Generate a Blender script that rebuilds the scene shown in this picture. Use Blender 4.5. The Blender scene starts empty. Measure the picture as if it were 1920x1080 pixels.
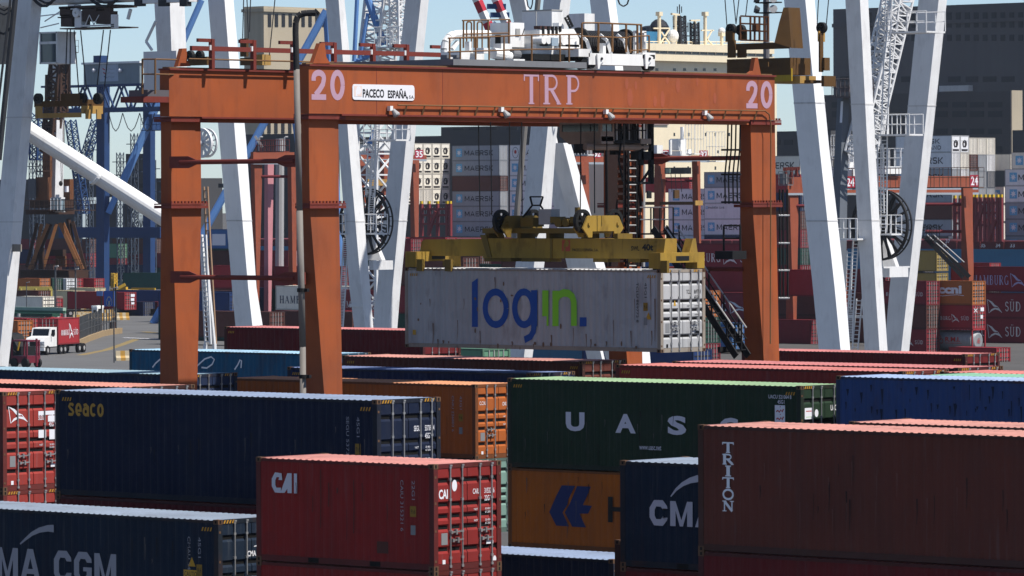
import bpy, math, random
from mathutils import Vector as V3, Matrix
random.seed(7)
sc = bpy.context.scene
COL = sc.collection
R = math.radians

# ------------------------------------------------------------------ camera
TH, PITCH, ROLL, FPX, CAMZ = R(41.97), R(-0.989), R(-0.248), 9568.0, 16.75
RIGHT = V3((math.cos(TH), math.sin(TH), 0)); FWD = V3((-math.sin(TH), math.cos(TH), 0)); UPV = V3((0, 0, 1))
cp_, sp_, cr_, sr_ = math.cos(PITCH), math.sin(PITCH), math.cos(ROLL), math.sin(ROLL)
U0 = -FWD * sp_ + UPV * cp_
xc = RIGHT * cr_ + U0 * sr_; yc = -RIGHT * sr_ + U0 * cr_; zc = -(FWD * cp_ + UPV * sp_)
cam_data = bpy.data.cameras.new("camera"); cam = bpy.data.objects.new("camera", cam_data); COL.objects.link(cam)
M = Matrix((xc, yc, zc)).transposed().to_4x4(); M.translation = V3((0, 0, CAMZ)); cam.matrix_world = M
cam_data.sensor_width = 36; cam_data.lens = 36 * FPX / 1920; cam_data.clip_start = 1; cam_data.clip_end = 12000
cam_data.dof.use_dof = True; cam_data.dof.focus_distance = 172; cam_data.dof.aperture_fstop = 13
sc.camera = cam
CAM = V3((0, 0, CAMZ))

# ------------------------------------------------------------------ light
SUN_EL, SUN_AZ = 58.0, 18.0            # azimuth measured from +X towards +Y
w = bpy.data.worlds.new("World"); sc.world = w; w.use_nodes = True
nt = w.node_tree; bg = nt.nodes["Background"]
sky = nt.nodes.new("ShaderNodeTexSky"); sky.sky_type = 'NISHITA'; sky.sun_disc = False
sky.sun_elevation = R(SUN_EL); sky.sun_rotation = R(90 - SUN_AZ)
sky.altitude = 0; sky.air_density = 0.6; sky.dust_density = 0.25; sky.ozone_density = 3.0
nt.links.new(sky.outputs[0], bg.inputs[0]); bg.inputs[1].default_value = 0.1
sd = bpy.data.lights.new("sun", 'SUN'); so = bpy.data.objects.new("sun", sd); COL.objects.link(so)
sd.energy = 5.0; sd.angle = R(0.53); sd.color = (1.0, 0.95, 0.88)
sdir = V3((math.cos(R(SUN_EL)) * math.cos(R(SUN_AZ)), math.cos(R(SUN_EL)) * math.sin(R(SUN_AZ)), math.sin(R(SUN_EL))))
so.rotation_euler = sdir.to_track_quat('Z', 'Y').to_euler(); so.location = (100, 0, 120)
sc.view_settings.view_transform = 'Standard'; sc.view_settings.look = 'None'
sc.view_settings.exposure = 0.36; sc.view_settings.gamma = 1.0
try:
    sc.cycles.max_bounces = 6; sc.cycles.diffuse_bounces = 3; sc.cycles.glossy_bounces = 3
    sc.cycles.use_denoising = True
except Exception: pass

# ------------------------------------------------------------------ pixel rays (photo pixels, 1920x1080)
def ray(px, py):
    a, b = px - 960, py - 540
    u = a * cr_ + b * sr_; wv = -a * sr_ + b * cr_; z = -wv / FPX
    return RIGHT * (u / FPX) + FWD * (cp_ - z * sp_) + UPV * (sp_ + z * cp_)
def P(px, py, D): return CAM + ray(px, py) * D
def PX(px, py, X): d = ray(px, py); return CAM + d * (X / d.x)
def PY(px, py, Y): d = ray(px, py); return CAM + d * (Y / d.y)
def PZ(px, py, Z): d = ray(px, py); return CAM + d * ((Z - CAMZ) / d.z)
def sc_at(px, D):                       # pixels per metre along +X and along +Y at depth D
    t = (px - 960) / FPX
    return FPX / D * (math.cos(TH) + t * math.sin(TH)), FPX / D * (math.sin(TH) - t * math.cos(TH))

# ------------------------------------------------------------------ materials
def lin(c): return tuple(((v / 255) / 12.92 if v / 255 <= 0.04045 else ((v / 255 + 0.055) / 1.055) ** 2.4) for v in c[:3])
MATS = {}
def paint(key, rgb, rough=0.55, wear=0.35, rust=0.0, streak=0.3, spec=0.18, metal=0.0, scale=1.0, rustc=(70, 42, 28), scr=0.0, dent=0.0):
    if key in MATS: return MATS[key]
    m = bpy.data.materials.new(key); m.use_nodes = True; n = m.node_tree.nodes; l = m.node_tree.links
    b = n["Principled BSDF"]; b.inputs["Roughness"].default_value = rough; b.inputs["Metallic"].default_value = metal
    b.inputs["Specular IOR Level"].default_value = spec
    base = lin(rgb)
    geo = n.new("ShaderNodeNewGeometry")
    def noise(sx, sy, sz, detail=3):
        mp = n.new("ShaderNodeVectorMath"); mp.operation = 'MULTIPLY'; mp.inputs[1].default_value = (sx * scale, sy * scale, sz * scale)
        l.new(geo.outputs["Position"], mp.inputs[0])
        t = n.new("ShaderNodeTexNoise"); t.inputs["Scale"].default_value = 1; t.inputs["Detail"].default_value = detail
        l.new(mp.outputs[0], t.inputs["Vector"]); return t.outputs[0]
    def ramp(src, lo, hi):
        r = n.new("ShaderNodeMapRange"); r.inputs[1].default_value = lo; r.inputs[2].default_value = hi; r.clamp = True
        l.new(src, r.inputs[0]); return r.outputs[0]
    def mix(fac, c1, c2, amt):
        mm = n.new("ShaderNodeMath"); mm.operation = 'MULTIPLY'; mm.inputs[1].default_value = amt; l.new(fac, mm.inputs[0])
        x = n.new("ShaderNodeMix"); x.data_type = 'RGBA'; l.new(mm.outputs[0], x.inputs[0])
        for i, c in ((6, c1), (7, c2)):
            if isinstance(c, tuple): x.inputs[i].default_value = (*c, 1)
            else: l.new(c, x.inputs[i])
        return x.outputs[2]
    g = sum(base) / 3
    c = mix(ramp(noise(.45, .45, .6), .35, .7), base, tuple(v * .62 + g * .10 for v in base), wear)
    if streak: c = mix(ramp(noise(3.1, 3.1, .16, 4), .5, .75), c, tuple(v * .5 + .02 for v in base), streak)
    c = mix(ramp(noise(9, 9, 9, 2), .55, .8), c, tuple(v * .8 + .03 for v in base), wear * .5)
    if rust:
        c = mix(ramp(noise(1.7, 1.7, .8, 6), .56, .66), c, lin(rustc), rust)
        c = mix(ramp(noise(6, 6, .7, 5), .62, .7), c, lin(rustc), rust * .8)
    if scr:
        c = mix(ramp(noise(7, 7, .35, 5), .63, .7), c, tuple(v * .6 + .06 for v in base), scr)
        c = mix(ramp(noise(.9, .9, 1.3, 2), .62, .64), c, tuple(v * .75 + .012 for v in base), scr)
    if dent:
        bp = n.new("ShaderNodeBump"); bp.inputs["Strength"].default_value = dent; bp.inputs["Distance"].default_value = .05
        l.new(noise(.8, .8, .8, 3), bp.inputs["Height"]); l.new(bp.outputs[0], b.inputs["Normal"])
    l.new(c, b.inputs["Base Color"])
    rr = ramp(noise(2, 2, 2), .3, .7); ma = n.new("ShaderNodeMapRange"); ma.inputs[3].default_value = max(.05, rough - .08); ma.inputs[4].default_value = min(1, rough + .12)
    l.new(rr, ma.inputs[0]); l.new(ma.outputs[0], b.inputs["Roughness"])
    MATS[key] = m; return m
def flat(key, rgb, rough=.6, spec=.3, metal=0.0): return paint(key, rgb, rough, wear=.12, streak=0, spec=spec, metal=metal)
def glass(key, rgb=(20, 26, 32)):
    if key in MATS: return MATS[key]
    m = bpy.data.materials.new(key); m.use_nodes = True; b = m.node_tree.nodes["Principled BSDF"]
    b.inputs["Base Color"].default_value = (*lin(rgb), 1); b.inputs["Roughness"].default_value = .12; b.inputs["Specular IOR Level"].default_value = .6
    MATS[key] = m; return m

# ------------------------------------------------------------------ mesh collector
class MB:
    def __init__(s): s.v = []; s.f = []; s.m = []
    def add(s, vs, fs, m=0):
        b = len(s.v); s.v += [V3(p) for p in vs]; s.f += [tuple(b + i for i in f) for f in fs]; s.m += [m] * len(fs)
    def hexa(s, b4, t4, m=0):
        s.add(list(b4) + list(t4), [(3, 2, 1, 0), (4, 5, 6, 7), (0, 1, 5, 4), (1, 2, 6, 5), (2, 3, 7, 6), (3, 0, 4, 7)], m)
    def box(s, x0, x1, y0, y1, z0, z1, m=0):
        s.hexa([(x0, y0, z0), (x1, y0, z0), (x1, y1, z0), (x0, y1, z0)], [(x0, y0, z1), (x1, y0, z1), (x1, y1, z1), (x0, y1, z1)], m)
    def cbox(s, c, sx, sy, sz, m=0): s.box(c[0] - sx / 2, c[0] + sx / 2, c[1] - sy / 2, c[1] + sy / 2, c[2] - sz / 2, c[2] + sz / 2, m)
    def beam(s, a, b, w_, h_, m=0, up=(0, 0, 1)):
        a, b = V3(a), V3(b); t = b - a
        if t.length < 1e-6: return
        t.normalize(); up = V3(up)
        if abs(t.dot(up)) > .98: up = V3((0, 1, 0))
        sd_ = t.cross(up).normalized() * (w_ / 2); u = sd_.cross(t).normalized() * (h_ / 2)
        q = lambda p: [p - sd_ - u, p + sd_ - u, p + sd_ + u, p - sd_ + u]
        s.hexa(q(a), q(b), m)
    def tube(s, a, b, r, n=6, m=0, r1=None, caps=True):
        a, b = V3(a), V3(b); t = b - a
        if t.length < 1e-6: return
        r1 = r if r1 is None else r1; t.normalize()
        e = V3((0, 0, 1)) if abs(t.z) < .9 else V3((1, 0, 0)); x = t.cross(e).normalized(); y = t.cross(x)
        vs = []
        for p, rad in ((a, r), (b, r1)):
            for i in range(n): an = 2 * math.pi * i / n; vs.append(p + x * (rad * math.cos(an)) + y * (rad * math.sin(an)))
        fs = [(i, (i + 1) % n, n + (i + 1) % n, n + i) for i in range(n)]
        if caps: fs += [tuple(range(n - 1, -1, -1)), tuple(range(n, 2 * n))]
        s.add(vs, fs, m)
    def path(s, pts, r, n=6, m=0):
        for a, b in zip(pts, pts[1:]): s.tube(a, b, r, n, m)
    def bars(s, pts, w_, h_, m=0):
        for a, b in zip(pts, pts[1:]): s.beam(a, b, w_, h_, m)
    def prism(s, pts, off, m=0):            # planar polygon pushed along off
        pts = [V3(p) for p in pts]; off = V3(off); n = len(pts)
        s.add(pts + [p + off for p in pts], [tuple(range(n - 1, -1, -1)), tuple(range(n, 2 * n))] + [(i, (i + 1) % n, n + (i + 1) % n, n + i) for i in range(n)], m)
    def ring(s, c, ax, ay, ro, ri, th, n=28, m=0):
        c, ax, ay = V3(c), V3(ax).normalized(), V3(ay).normalized(); nz = ax.cross(ay) * th / 2
        vs = []
        for i in range(n):
            d = ax * math.cos(2 * math.pi * i / n) + ay * math.sin(2 * math.pi * i / n)
            vs += [c + d * ro - nz, c + d * ro + nz, c + d * ri + nz, c + d * ri - nz]
        fs = []
        for i in range(n):
            a, b = 4 * i, 4 * ((i + 1) % n)
            for k in range(4): fs.append((a + k, b + k, b + (k + 1) % 4, a + (k + 1) % 4))
        s.add(vs, fs, m)
    def sphere(s, c, r, m=0, nu=10, nv=6, zs=1.0):
        c = V3(c); vs = []; fs = []
        for j in range(nv + 1):
            for i in range(nu):
                t = math.pi * j / nv; p = 2 * math.pi * i / nu
                vs.append(c + V3((r * math.sin(t) * math.cos(p), r * math.sin(t) * math.sin(p), r * zs * math.cos(t))))
        for j in range(nv):
            for i in range(nu): fs.append((j * nu + i, (j + 1) * nu + i, (j + 1) * nu + (i + 1) % nu, j * nu + (i + 1) % nu))
        s.add(vs, fs, m)
    def mesh(s, name, off=V3((0, 0, 0)), rot=None):
        me = bpy.data.meshes.new(name)
        vs = [p - off for p in s.v]
        if rot is not None: vs = [rot @ p for p in vs]
        me.from_pydata([tuple(p) for p in vs], [], s.f)
        if any(s.m): me.polygons.foreach_set("material_index", s.m)
        me.validate(); me.update(); return me
    def build(s, name, mats, parent=None, smooth=False, local=False):
        off = V3((0, 0, 0)); rot = None
        if parent is not None and not local:
            off = WORLD(parent); rz = ROOT(parent).rotation_euler.z
            if rz: rot = Matrix.Rotation(-rz, 3, 'Z')
        me = s.mesh(name, off, rot)
        for q in (mats if isinstance(mats, (list, tuple)) else [mats]): me.materials.append(q)
        if smooth:
            for p in me.polygons: p.use_smooth = True
        o = bpy.data.objects.new(name, me); COL.objects.link(o)
        if parent is not None: o.parent = parent
        return o
def ROOT(o):
    while o.parent: o = o.parent
    return o
def WORLD(o): return V3(ROOT(o).location)   # parts carry no offset of their own

def tag(o, label, cat, group=None, kind=None):
    if label: o["label"] = label
    if cat: o["category"] = cat
    if group: o["group"] = group
    if kind: o["kind"] = kind
    return o
def thing(name, label, cat, loc, group=None, rz=0):
    o = bpy.data.objects.new(name, None); COL.objects.link(o); o.location = loc; o.rotation_euler = (0, 0, rz); o.empty_display_size = .3
    return tag(o, label, cat, group)

# ------------------------------------------------------------------ lettering
_TX = {}
def text2d(s, bold=0.0):
    k = (s, bold)
    if k in _TX: return _TX[k]
    cu = bpy.data.curves.new("t", 'FONT'); cu.body = s; cu.offset = bold; cu.resolution_u = 3
    ob = bpy.data.objects.new("t", cu); COL.objects.link(ob)
    bpy.context.view_layer.update()
    me = bpy.data.meshes.new_from_object(ob.evaluated_get(bpy.context.evaluated_depsgraph_get()))
    vs = [v.co.copy() for v in me.vertices]; fs = [tuple(p.vertices) for p in me.polygons]
    bpy.data.objects.remove(ob); bpy.data.curves.remove(cu); bpy.data.meshes.remove(me)
    x0 = min(v.x for v in vs); x1 = max(v.x for v in vs); y0 = min(v.y for v in vs); y1 = max(v.y for v in vs)
    r = ([((v.x - x0) / (x1 - x0), (v.y - y0) / (y1 - y0)) for v in vs], fs, (x1 - x0) / (y1 - y0)); _TX[k] = r; return r
class Decal:
    """flat marks on a plane: origin o (world), unit axes ax, ay, normal n"""
    def __init__(s, o, ax, ay, lift=.004):
        s.o = V3(o); s.ax = V3(ax); s.ay = V3(ay); s.n = s.ax.cross(s.ay); s.mb = MB(); s.k = 0; s.lift = lift
    def pt(s, x, y, d=0): return s.o + s.ax * x + s.ay * y + s.n * (s.lift + d)
    def poly(s, pts, m=0):
        s.k += 1; d = s.k % 12 * .0004; s.mb.add([s.pt(x, y, d) for x, y in pts], [tuple(range(len(pts)))], m)
    def text(s, t, x0, y0, x1, y1, bold=0.0, m=0, vert=False):
        s.k += 1; d = s.k % 12 * .0004
        vs, fs, _ = text2d(t, bold)
        if vert: s.mb.add([s.pt(x0 + (x1 - x0) * v, y1 - (y1 - y0) * u, d) for u, v in vs], fs, m)
        else: s.mb.add([s.pt(x0 + (x1 - x0) * u, y0 + (y1 - y0) * v, d) for u, v in vs], fs, m)
    def stroke(s, pts, wd, m=0, w1=None):
        n = len(pts); L = []; Rr = []
        for i, p in enumerate(pts):
            a = pts[max(0, i - 1)]; b = pts[min(n - 1, i + 1)]; dx, dy = b[0] - a[0], b[1] - a[1]; q = math.hypot(dx, dy) or 1
            h = (wd + ((w1 if w1 is not None else wd) - wd) * i / max(1, n - 1)) / 2
            L.append((p[0] - dy / q * h, p[1] + dx / q * h)); Rr.append((p[0] + dy / q * h, p[1] - dx / q * h))
        s.k += 1; d = s.k % 12 * .0004
        vs = [s.pt(x, y, d) for x, y in L + Rr]
        s.mb.add(vs, [(i, n + i, n + i + 1, i + 1) for i in range(n - 1)], m)
    def rect(s, x0, y0, x1, y1, m=0): s.poly([(x0, y0), (x1, y0), (x1, y1), (x0, y1)], m)
    def oval(s, cx, cy, rx, ry, m=0, n=20): s.poly([(cx + rx * math.cos(6.2832 * i / n), cy + ry * math.sin(6.2832 * i / n)) for i in range(n)], m)
    def oring(s, cx, cy, rx, ry, wd, m=0, a0=0, a1=360, n=24):
        s.stroke([(cx + rx * math.cos(R(a0 + (a1 - a0) * i / n)), cy + ry * math.sin(R(a0 + (a1 - a0) * i / n))) for i in range(n + 1)], wd, m)
    def serif(s, word, x0, y0, x1, y1, m=0, gap=.22, vert=False, wt=1.0):
        G = SERIF; hs = y1 - y0; s.wt = wt
        if vert:
            n = len(word); ch = (y1 - y0) / (n + (n - 1) * .14)
            for i, c in enumerate(word):
                yt = y1 - i * ch * 1.14; wd = G[c][0]; s._glyph(G[c], x0 if c != 'I' else x0 + (x1 - x0) * .2, yt - ch, (x1 - x0) / wd * (1 if c != 'I' else .6), ch, m)
            return
        tot = sum((G[c][0] if c != ' ' else .4) for c in word) + gap * (len(word) - 1); k = (x1 - x0) / tot; x = x0
        for c in word:
            if c == ' ': x += (.4 + gap) * k; continue
            s._glyph(G[c], x, y0, k, hs, m); x += (G[c][0] + gap) * k
    def _glyph(s, g, x, y, kx, ky, m):
        for pts, wd in g[1]: s.stroke([(x + a * kx, y + b * ky) for a, b in pts], wd * (kx + ky) / 2 * s.wt, m)
    def build(s, name, mats, parent): return s.mb.build(name, mats, parent)
def arc(cx, cy, rx, ry, a0, a1, n=10): return [(cx + rx * math.cos(R(a0 + (a1 - a0) * i / n)), cy + ry * math.sin(R(a0 + (a1 - a0) * i / n))) for i in range(n + 1)]
def stem(x, y0=0, y1=1, k=.19, b=True, t=True):
    r = [([(x, y0), (x, y1)], k)]
    if b: r.append(([(x - .17, y0 + .025), (x + .17, y0 + .025)], .05))
    if t: r.append(([(x - .17, y1 - .025), (x + .17, y1 - .025)], .05))
    return r
SERIF = {
 'T': (.9, stem(.45, 0, .97, .19, t=False) + [([(0, .965), (.9, .965)], .07), ([(.03, 1), (.03, .78)], .06), ([(.87, 1), (.87, .78)], .06)]),
 'R': (.9, stem(.18) + [([(.18, .965)] + arc(.45, .735, .24, .23, 90, -90) + [(.18, .505)], .08), ([(.42, .5), (.8, .03)], .14), ([(.68, .025), (.9, .025)], .05)]),
 'P': (.75, stem(.18) + [([(.18, .965)] + arc(.42, .715, .26, .25, 90, -90) + [(.18, .465)], .08)]),
 'I': (.4, stem(.2)), 'O': (.9, [(arc(.45, .5, .38, .46, 0, 360, 24), .11)]),
 'N': (.95, stem(.17, k=.08) + stem(.78, k=.08, b=False) + [([(.15, .98), (.8, .02)], .15)]),
 'H': (.95, stem(.18) + stem(.77) + [([(.18, .5), (.77, .5)], .06)]),
 'A': (.95, [([(.12, .02), (.45, .98)], .06), ([(.45, .98), (.83, .02)], .15), ([(.25, .34), (.7, .34)], .06), ([(0, .025), (.24, .025)], .05), ([(.68, .025), (.95, .025)], .05)]),
 'M': (1.15, stem(.17, k=.07) + stem(.98, k=.15) + [([(.17, .98), (.57, .05)], .14), ([(.57, .05), (.95, .98)], .06)]),
 'B': (.8, stem(.18) + [([(.18, .97)] + arc(.42, .755, .22, .215, 90, -90) + [(.18, .54)], .07), ([(.18, .54)] + arc(.44, .29, .27, .25, 90, -90) + [(.18, .035)], .08)]),
 'U': (.9, [([(.18, 1), (.18, .3)] + arc(.45, .3, .27, .27, 180, 360) + [(.72, 1)], .1), ([(0, .975), (.35, .975)], .05), ([(.58, .975), (.88, .975)], .05)]),
 'G': (.95, [(arc(.48, .5, .38, .46, 50, 330, 16), .11), ([(.8, .05), (.8, .42)], .12), ([(.62, .42), (.95, .42)], .05)]),
 'S': (.65, [([(.58, .82)] + arc(.32, .74, .23, .22, 40, 260) + arc(.34, .27, .25, .24, 80, -140) + [(.06, .2)], .11)]),
 'D': (.95, stem(.18) + [([(.18, .965)] + arc(.38, .5, .46, .465, 90, -90) + [(.18, .035)], .1)]),
}
def _k(*s): return [(p, .17) for p in s]
SERIF.update({'m': (1.15, _k([(.09, 0), (.09, 1)], [(1.06, 0), (1.06, 1)], [(.09, .98), (.57, .2), (1.06, .98)])), 'a': (1.05, _k([(.06, 0), (.52, .97), (.99, 0)], [(.25, .3), (.8, .3)])),
 'e': (.85, _k([(.85, .92), (.09, .92), (.09, .08), (.85, .08)], [(.09, .5), (.76, .5)])), 'r': (.95, _k([(.09, 0), (.09, .92), (.7, .92), (.85, .8), (.85, .58), (.7, .46), (.09, .46)], [(.5, .46), (.9, 0)])),
 's': (.9, _k([(.82, .82), (.7, .92), (.2, .92), (.09, .82), (.09, .64), (.2, .53), (.7, .47), (.82, .37), (.82, .18), (.7, .08), (.2, .08), (.07, .18)])), 'k': (.95, _k([(.09, 0), (.09, 1)], [(.88, 1), (.3, .5), (.9, 0)])),
 'l': (.75, _k([(.09, 1), (.09, .08), (.75, .08)])), 'i': (.18, _k([(.09, 0), (.09, 1)])), 'n': (1.0, _k([(.09, 0), (.09, .98), (.91, .02), (.91, 1)])), 'd': (1.0, _k([(.09, .5), (.09, .92), (.6, .92), (.88, .7), (.88, .3), (.6, .08), (.09, .08), (.09, .5)]))})
SERIF['Y'] = (.9, SERIF['U'][1] + [([(.27, 1.2), (.37, 1.2)], .1), ([(.55, 1.2), (.65, 1.2)], .1)])   # U with two dots

def sail_flag(d, x0, y0, x1, y1, m=0):        # pennant outline with two filled wings
    w_, h_ = x1 - x0, y1 - y0; q = lambda a, b: (x0 + a * w_, y0 + b * h_)
    d.poly([q(.0, 1), q(.32, .84), q(.55, .58), q(.72, .5), q(.6, .44), q(.42, .5), q(.24, .74)], m)
    d.poly([q(.12, .0), q(.28, .28), q(.52, .4), q(.76, .36), q(1, .05), q(.8, .2), q(.55, .28), q(.32, .16)], m)
    d.stroke([q(0, 1), q(.12, 0)], h_ * .045, m); d.stroke([q(.7, .5), q(1, .05)], h_ * .045, m)
def star7(d, cx, cy, r, m=0):
    pts = []
    for i in range(14):
        a = R(90 + i * 360 / 14); q = r if i % 2 == 0 else r * .42; pts.append((cx + q * math.cos(a), cy + q * math.sin(a)))
    c = (cx, cy)
    d.k += 1
    vs = [d.pt(*c, .002)] + [d.pt(x, y, .002) for x, y in pts]
    d.mb.add(vs, [(0, 1 + i, 1 + (i + 1) % 14) for i in range(14)], m)

# ------------------------------------------------------------------ shipping containers
L40, L20, CW, HS, HC = 12.192, 6.058, 2.438, 2.591, 2.896
DARK = flat("dark_rubber", (26, 28, 30), .7); STEEL = paint("galvanised_rod", (150, 150, 150), .42, .3, .25, 0, metal=.35)
CAST = paint("corner_casting_rust", (104, 78, 58), .7, .5, .5, .3); HOLE = flat("casting_hole", (8, 8, 9), .9)
HAZARD = flat("hazard_yellow", (178, 130, 36), .6); WHITE = flat("decal_white", (225, 225, 230), .6); BLACKD = flat("decal_black", (18, 18, 20), .6)
BLUED = flat("decal_blue", (18, 55, 120), .6); GREEND = flat("decal_green", (120, 190, 45), .6); REDD = flat("decal_red", (175, 45, 45), .6); SKYD = flat("decal_sky", (88, 165, 205), .6)
GREYD = flat("decal_grey", (128, 130, 132), .6); YELD = flat("decal_yellow", (190, 145, 40), .6)
_CM = {}
def corr(mb, x0, x1, z0, z1, yo, yi, pitch=.278, m=0, flip=False):
    n = max(1, round((x1 - x0) / pitch)); p = (x1 - x0) / n; pr = []
    for i in range(n):
        a = x0 + i * p; pr += [(a, yo), (a + p * .26, yo), (a + p * .5, yi), (a + p * .76, yi)]
    pr.append((x1, yo))
    vs = [(x, y, z0) for x, y in pr] + [(x, y, z1) for x, y in pr]; k = len(pr)
    mb.add(vs, [((i, i + 1, k + i + 1, k + i) if not flip else (i + 1, i, k + i, k + i + 1)) for i in range(k - 1)], m)
def cont_meshes(L, H, det):
    k = (round(L, 2), round(H, 2), det)
    if k in _CM: return _CM[k]
    out = {}
    w_ = MB()
    if det >= 2: corr(w_, -L + .16, -.16, .165, H - .1, .016, .046); corr(w_, -L + .16, -.16, .165, H - .1, CW - .016, CW - .046, flip=True)
    elif det == 1: corr(w_, -L + .16, -.16, .165, H - .1, .016, .052, .42); w_.box(-L + .16, -.16, CW - .06, CW - .02, .165, H - .1)
    w_.box(-L + .02, -L + .06, .16, CW - .16, .165, H - .1)
    out['walls'] = w_.mesh("walls")
    r = MB(); n = round((L - .5) / (.209 if det >= 2 else .42)); p = (L - .5) / n; pr = []
    for i in range(n):
        a = -L + .25 + i * p; pr += [(a, H - .014), (a + p * .34, H - .014), (a + p * .5, H - .046), (a + p * .84, H - .046)]
    pr.append((-.25, H - .014)); kk = len(pr)
    r.add([(x, .05, z) for x, z in pr] + [(x, CW - .05, z) for x, z in pr], [(i, i + 1, kk + i + 1, kk + i) for i in range(kk - 1)])
    r.box(-L + .07, -L + .25, .05, CW - .05, H - .05, H - .012); r.box(-.25, -.1, .05, CW - .05, H - .05, H - .012)
    out['roof'] = r.mesh("roof")
    f = MB()
    for x in (-L, -.16):
        for y in (0.006, CW - .156):
            f.box(x + .004, x + .156, y, y + .15, .118, H - .118)
    for x in (-L, -.178):
        for y in (0, CW - .162):
            for z in (0, H - .118): f.box(x, x + .178, y, y + .162, z, z + .118, 1)
    for y in (.012, CW - .072):
        f.box(-L + .178, -.178, y, y + .06, H - .1, H - .03); f.box(-L + .156, -.156, y, y + .05, .02, .165)
    f.box(-.11, -.012, .162, CW - .162, H - .115, H - .008); f.box(-.11, -.012, .162, CW - .162, .0, .15)
    f.box(-L + .012, -L + .11, .162, CW - .162, H - .115, H - .01); f.box(-L + .012, -L + .11, .162, CW - .162, .0, .15)
    if det >= 1:
        f.box(-.075, -.06, .15, CW - .15, .15, H - .115, 2)
        for y in (.08, CW - .08):
            for z in (.055, H - .06): f.box(-.03, .0025, y - .03, y + .03, z - .04, z + .04, 2)
        for x in (-.09, -L + .09):
            for z in (.055, H - .06): f.box(x - .03, x + .03, -.0025, .03, z - .035, z + .035, 2)
        for z in (.2, H * .36, H * .62, H - .35):
            f.box(-.05, .004, .03, .09, z, z + .06, 1); f.box(-.05, .004, CW - .09, CW - .03, z, z + .06, 1)
        if L < 7:
            for x in (-L / 2 - 1.05, -L / 2 + 1.05): f.box(x - .18, x + .18, .0085, .03, .03, .15, 2)
    out['frame'] = f.mesh("frame")
    if det >= 1:
        d = MB(); lo, hi = .16, H - .125; y0, y1 = .165, CW / 2 - .012; rods = (.59, 1.02)
        fr = (.188, .41, .52, .625, .83)
        prof = [(hi, 0)]
        for q in fr:
            z = H * (1 - q); prof += [(z + .15, 0), (z + .1, -.05), (z + .045, -.05), (z - .035, 0)]
        prof.append((lo, 0))
        segs = [(y0, rods[0] - .05), (rods[0] + .05, rods[1] - .05), (rods[1] + .05, y1)]
        for a, b in segs:
            vs = []
            for z, x in prof: vs += [(-.022 + x, a, z), (-.022 + x, b, z)]
            nn = len(prof); d.add(vs, [(2 * i, 2 * i + 2, 2 * i + 3, 2 * i + 1) for i in range(nn - 1)])
            for yy, fl in ((a, 0), (b, 1)):
                for i in range(nn - 1):
                    (z0, xx0), (z1, xx1) = prof[i], prof[i + 1]
                    q4 = [(-.0735, yy, z0), (-.022 + xx0, yy, z0), (-.022 + xx1, yy, z1), (-.0735, yy, z1)]
                    d.add(q4 if fl else q4[::-1], [(0, 1, 2, 3)])
        for rr in rods:
            d.box(-.0735, -.058, rr - .05, rr + .05, lo, hi); d.box(-.05, -.024, rr - .05, rr + .05, hi - .28, hi); d.box(-.05, -.024, rr - .05, rr + .05, lo, lo + .2)
        out['door'] = d.mesh("door")
        rd = MB(); rd.tube((.004, 0, .06), (.004, 0, H - .05), .02, 8)
        for z in (.09, .3, H * .36, H * .66, H - .38, H - .09): rd.box(-.06, .02, -.036, .036, z - .03, z + .03)
        rd.box(-.06, .03, -.03, .05, H - .07, H - .03)
        out['lock_rod'] = rd.mesh("lock_rod")
        hd = MB(); hd.beam((.03, 0, 0), (.035, .36, .015), .02, .035); hd.box(-.02, .06, .14, .19, -.06, .07); hd.box(-.02, .05, -.03, .03, -.04, .04)
        out['door_handle'] = hd.mesh("door_handle")
    _CM[k] = out; return out
def slot(o, mats):
    for i, q in enumerate(mats):
        if i < len(o.material_slots): o.material_slots[i].link = 'OBJECT'; o.material_slots[i].material = q
def part(me, name, mats, parent, loc=(0, 0, 0)):
    while len(me.materials) < len(mats): me.materials.append(mats[len(me.materials)])
    o = bpy.data.objects.new(name, me); COL.objects.link(o); o.parent = parent; o.location = loc; slot(o, mats); return o
SHADES = {}
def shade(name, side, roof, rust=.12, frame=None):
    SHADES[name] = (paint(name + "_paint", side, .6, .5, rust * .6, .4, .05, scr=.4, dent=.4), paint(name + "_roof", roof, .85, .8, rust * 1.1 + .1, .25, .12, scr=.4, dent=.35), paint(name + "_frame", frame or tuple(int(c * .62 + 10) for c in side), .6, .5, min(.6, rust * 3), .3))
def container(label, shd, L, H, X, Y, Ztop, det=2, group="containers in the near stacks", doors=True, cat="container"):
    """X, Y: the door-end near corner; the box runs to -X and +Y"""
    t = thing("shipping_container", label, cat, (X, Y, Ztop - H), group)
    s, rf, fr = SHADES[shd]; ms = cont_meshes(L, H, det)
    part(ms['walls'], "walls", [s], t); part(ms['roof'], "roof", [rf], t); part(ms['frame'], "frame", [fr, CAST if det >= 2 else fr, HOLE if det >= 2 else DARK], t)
    if det >= 1 and doors:
        for k in (0, 1):
            d = part(ms['door'], "door", [s], t, (0, k * (CW / 2 - .165 + .012) + (0 if k == 0 else 0), 0))
            if det >= 2:
                for ry in ((.59, 1.02)): part(ms['lock_rod'], "lock_rod", [STEEL], d, (0, ry, 0))
                part(ms['door_handle'], "door_handle", [STEEL], d, (0, .6, 1.0 if L > 7 else .92)); part(ms['door_handle'], "door_handle", [STEEL], d, (0, .66, .8 if L > 7 else .72))
    return t
def side_decal(t): return Decal(V3((t.location.x, t.location.y + .016, t.location.z)), (1, 0, 0), (0, 0, 1))
def door_decal(t): return Decal(V3((t.location.x - .022, t.location.y, t.location.z)), (0, 1, 0), (0, 0, 1))
def spx(t, px, py):                       # photo pixel -> side coordinates (x, z) of container t
    p = PY(px, py, t.location.y + .016); return p.x - t.location.x, p.z - t.location.z
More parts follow.
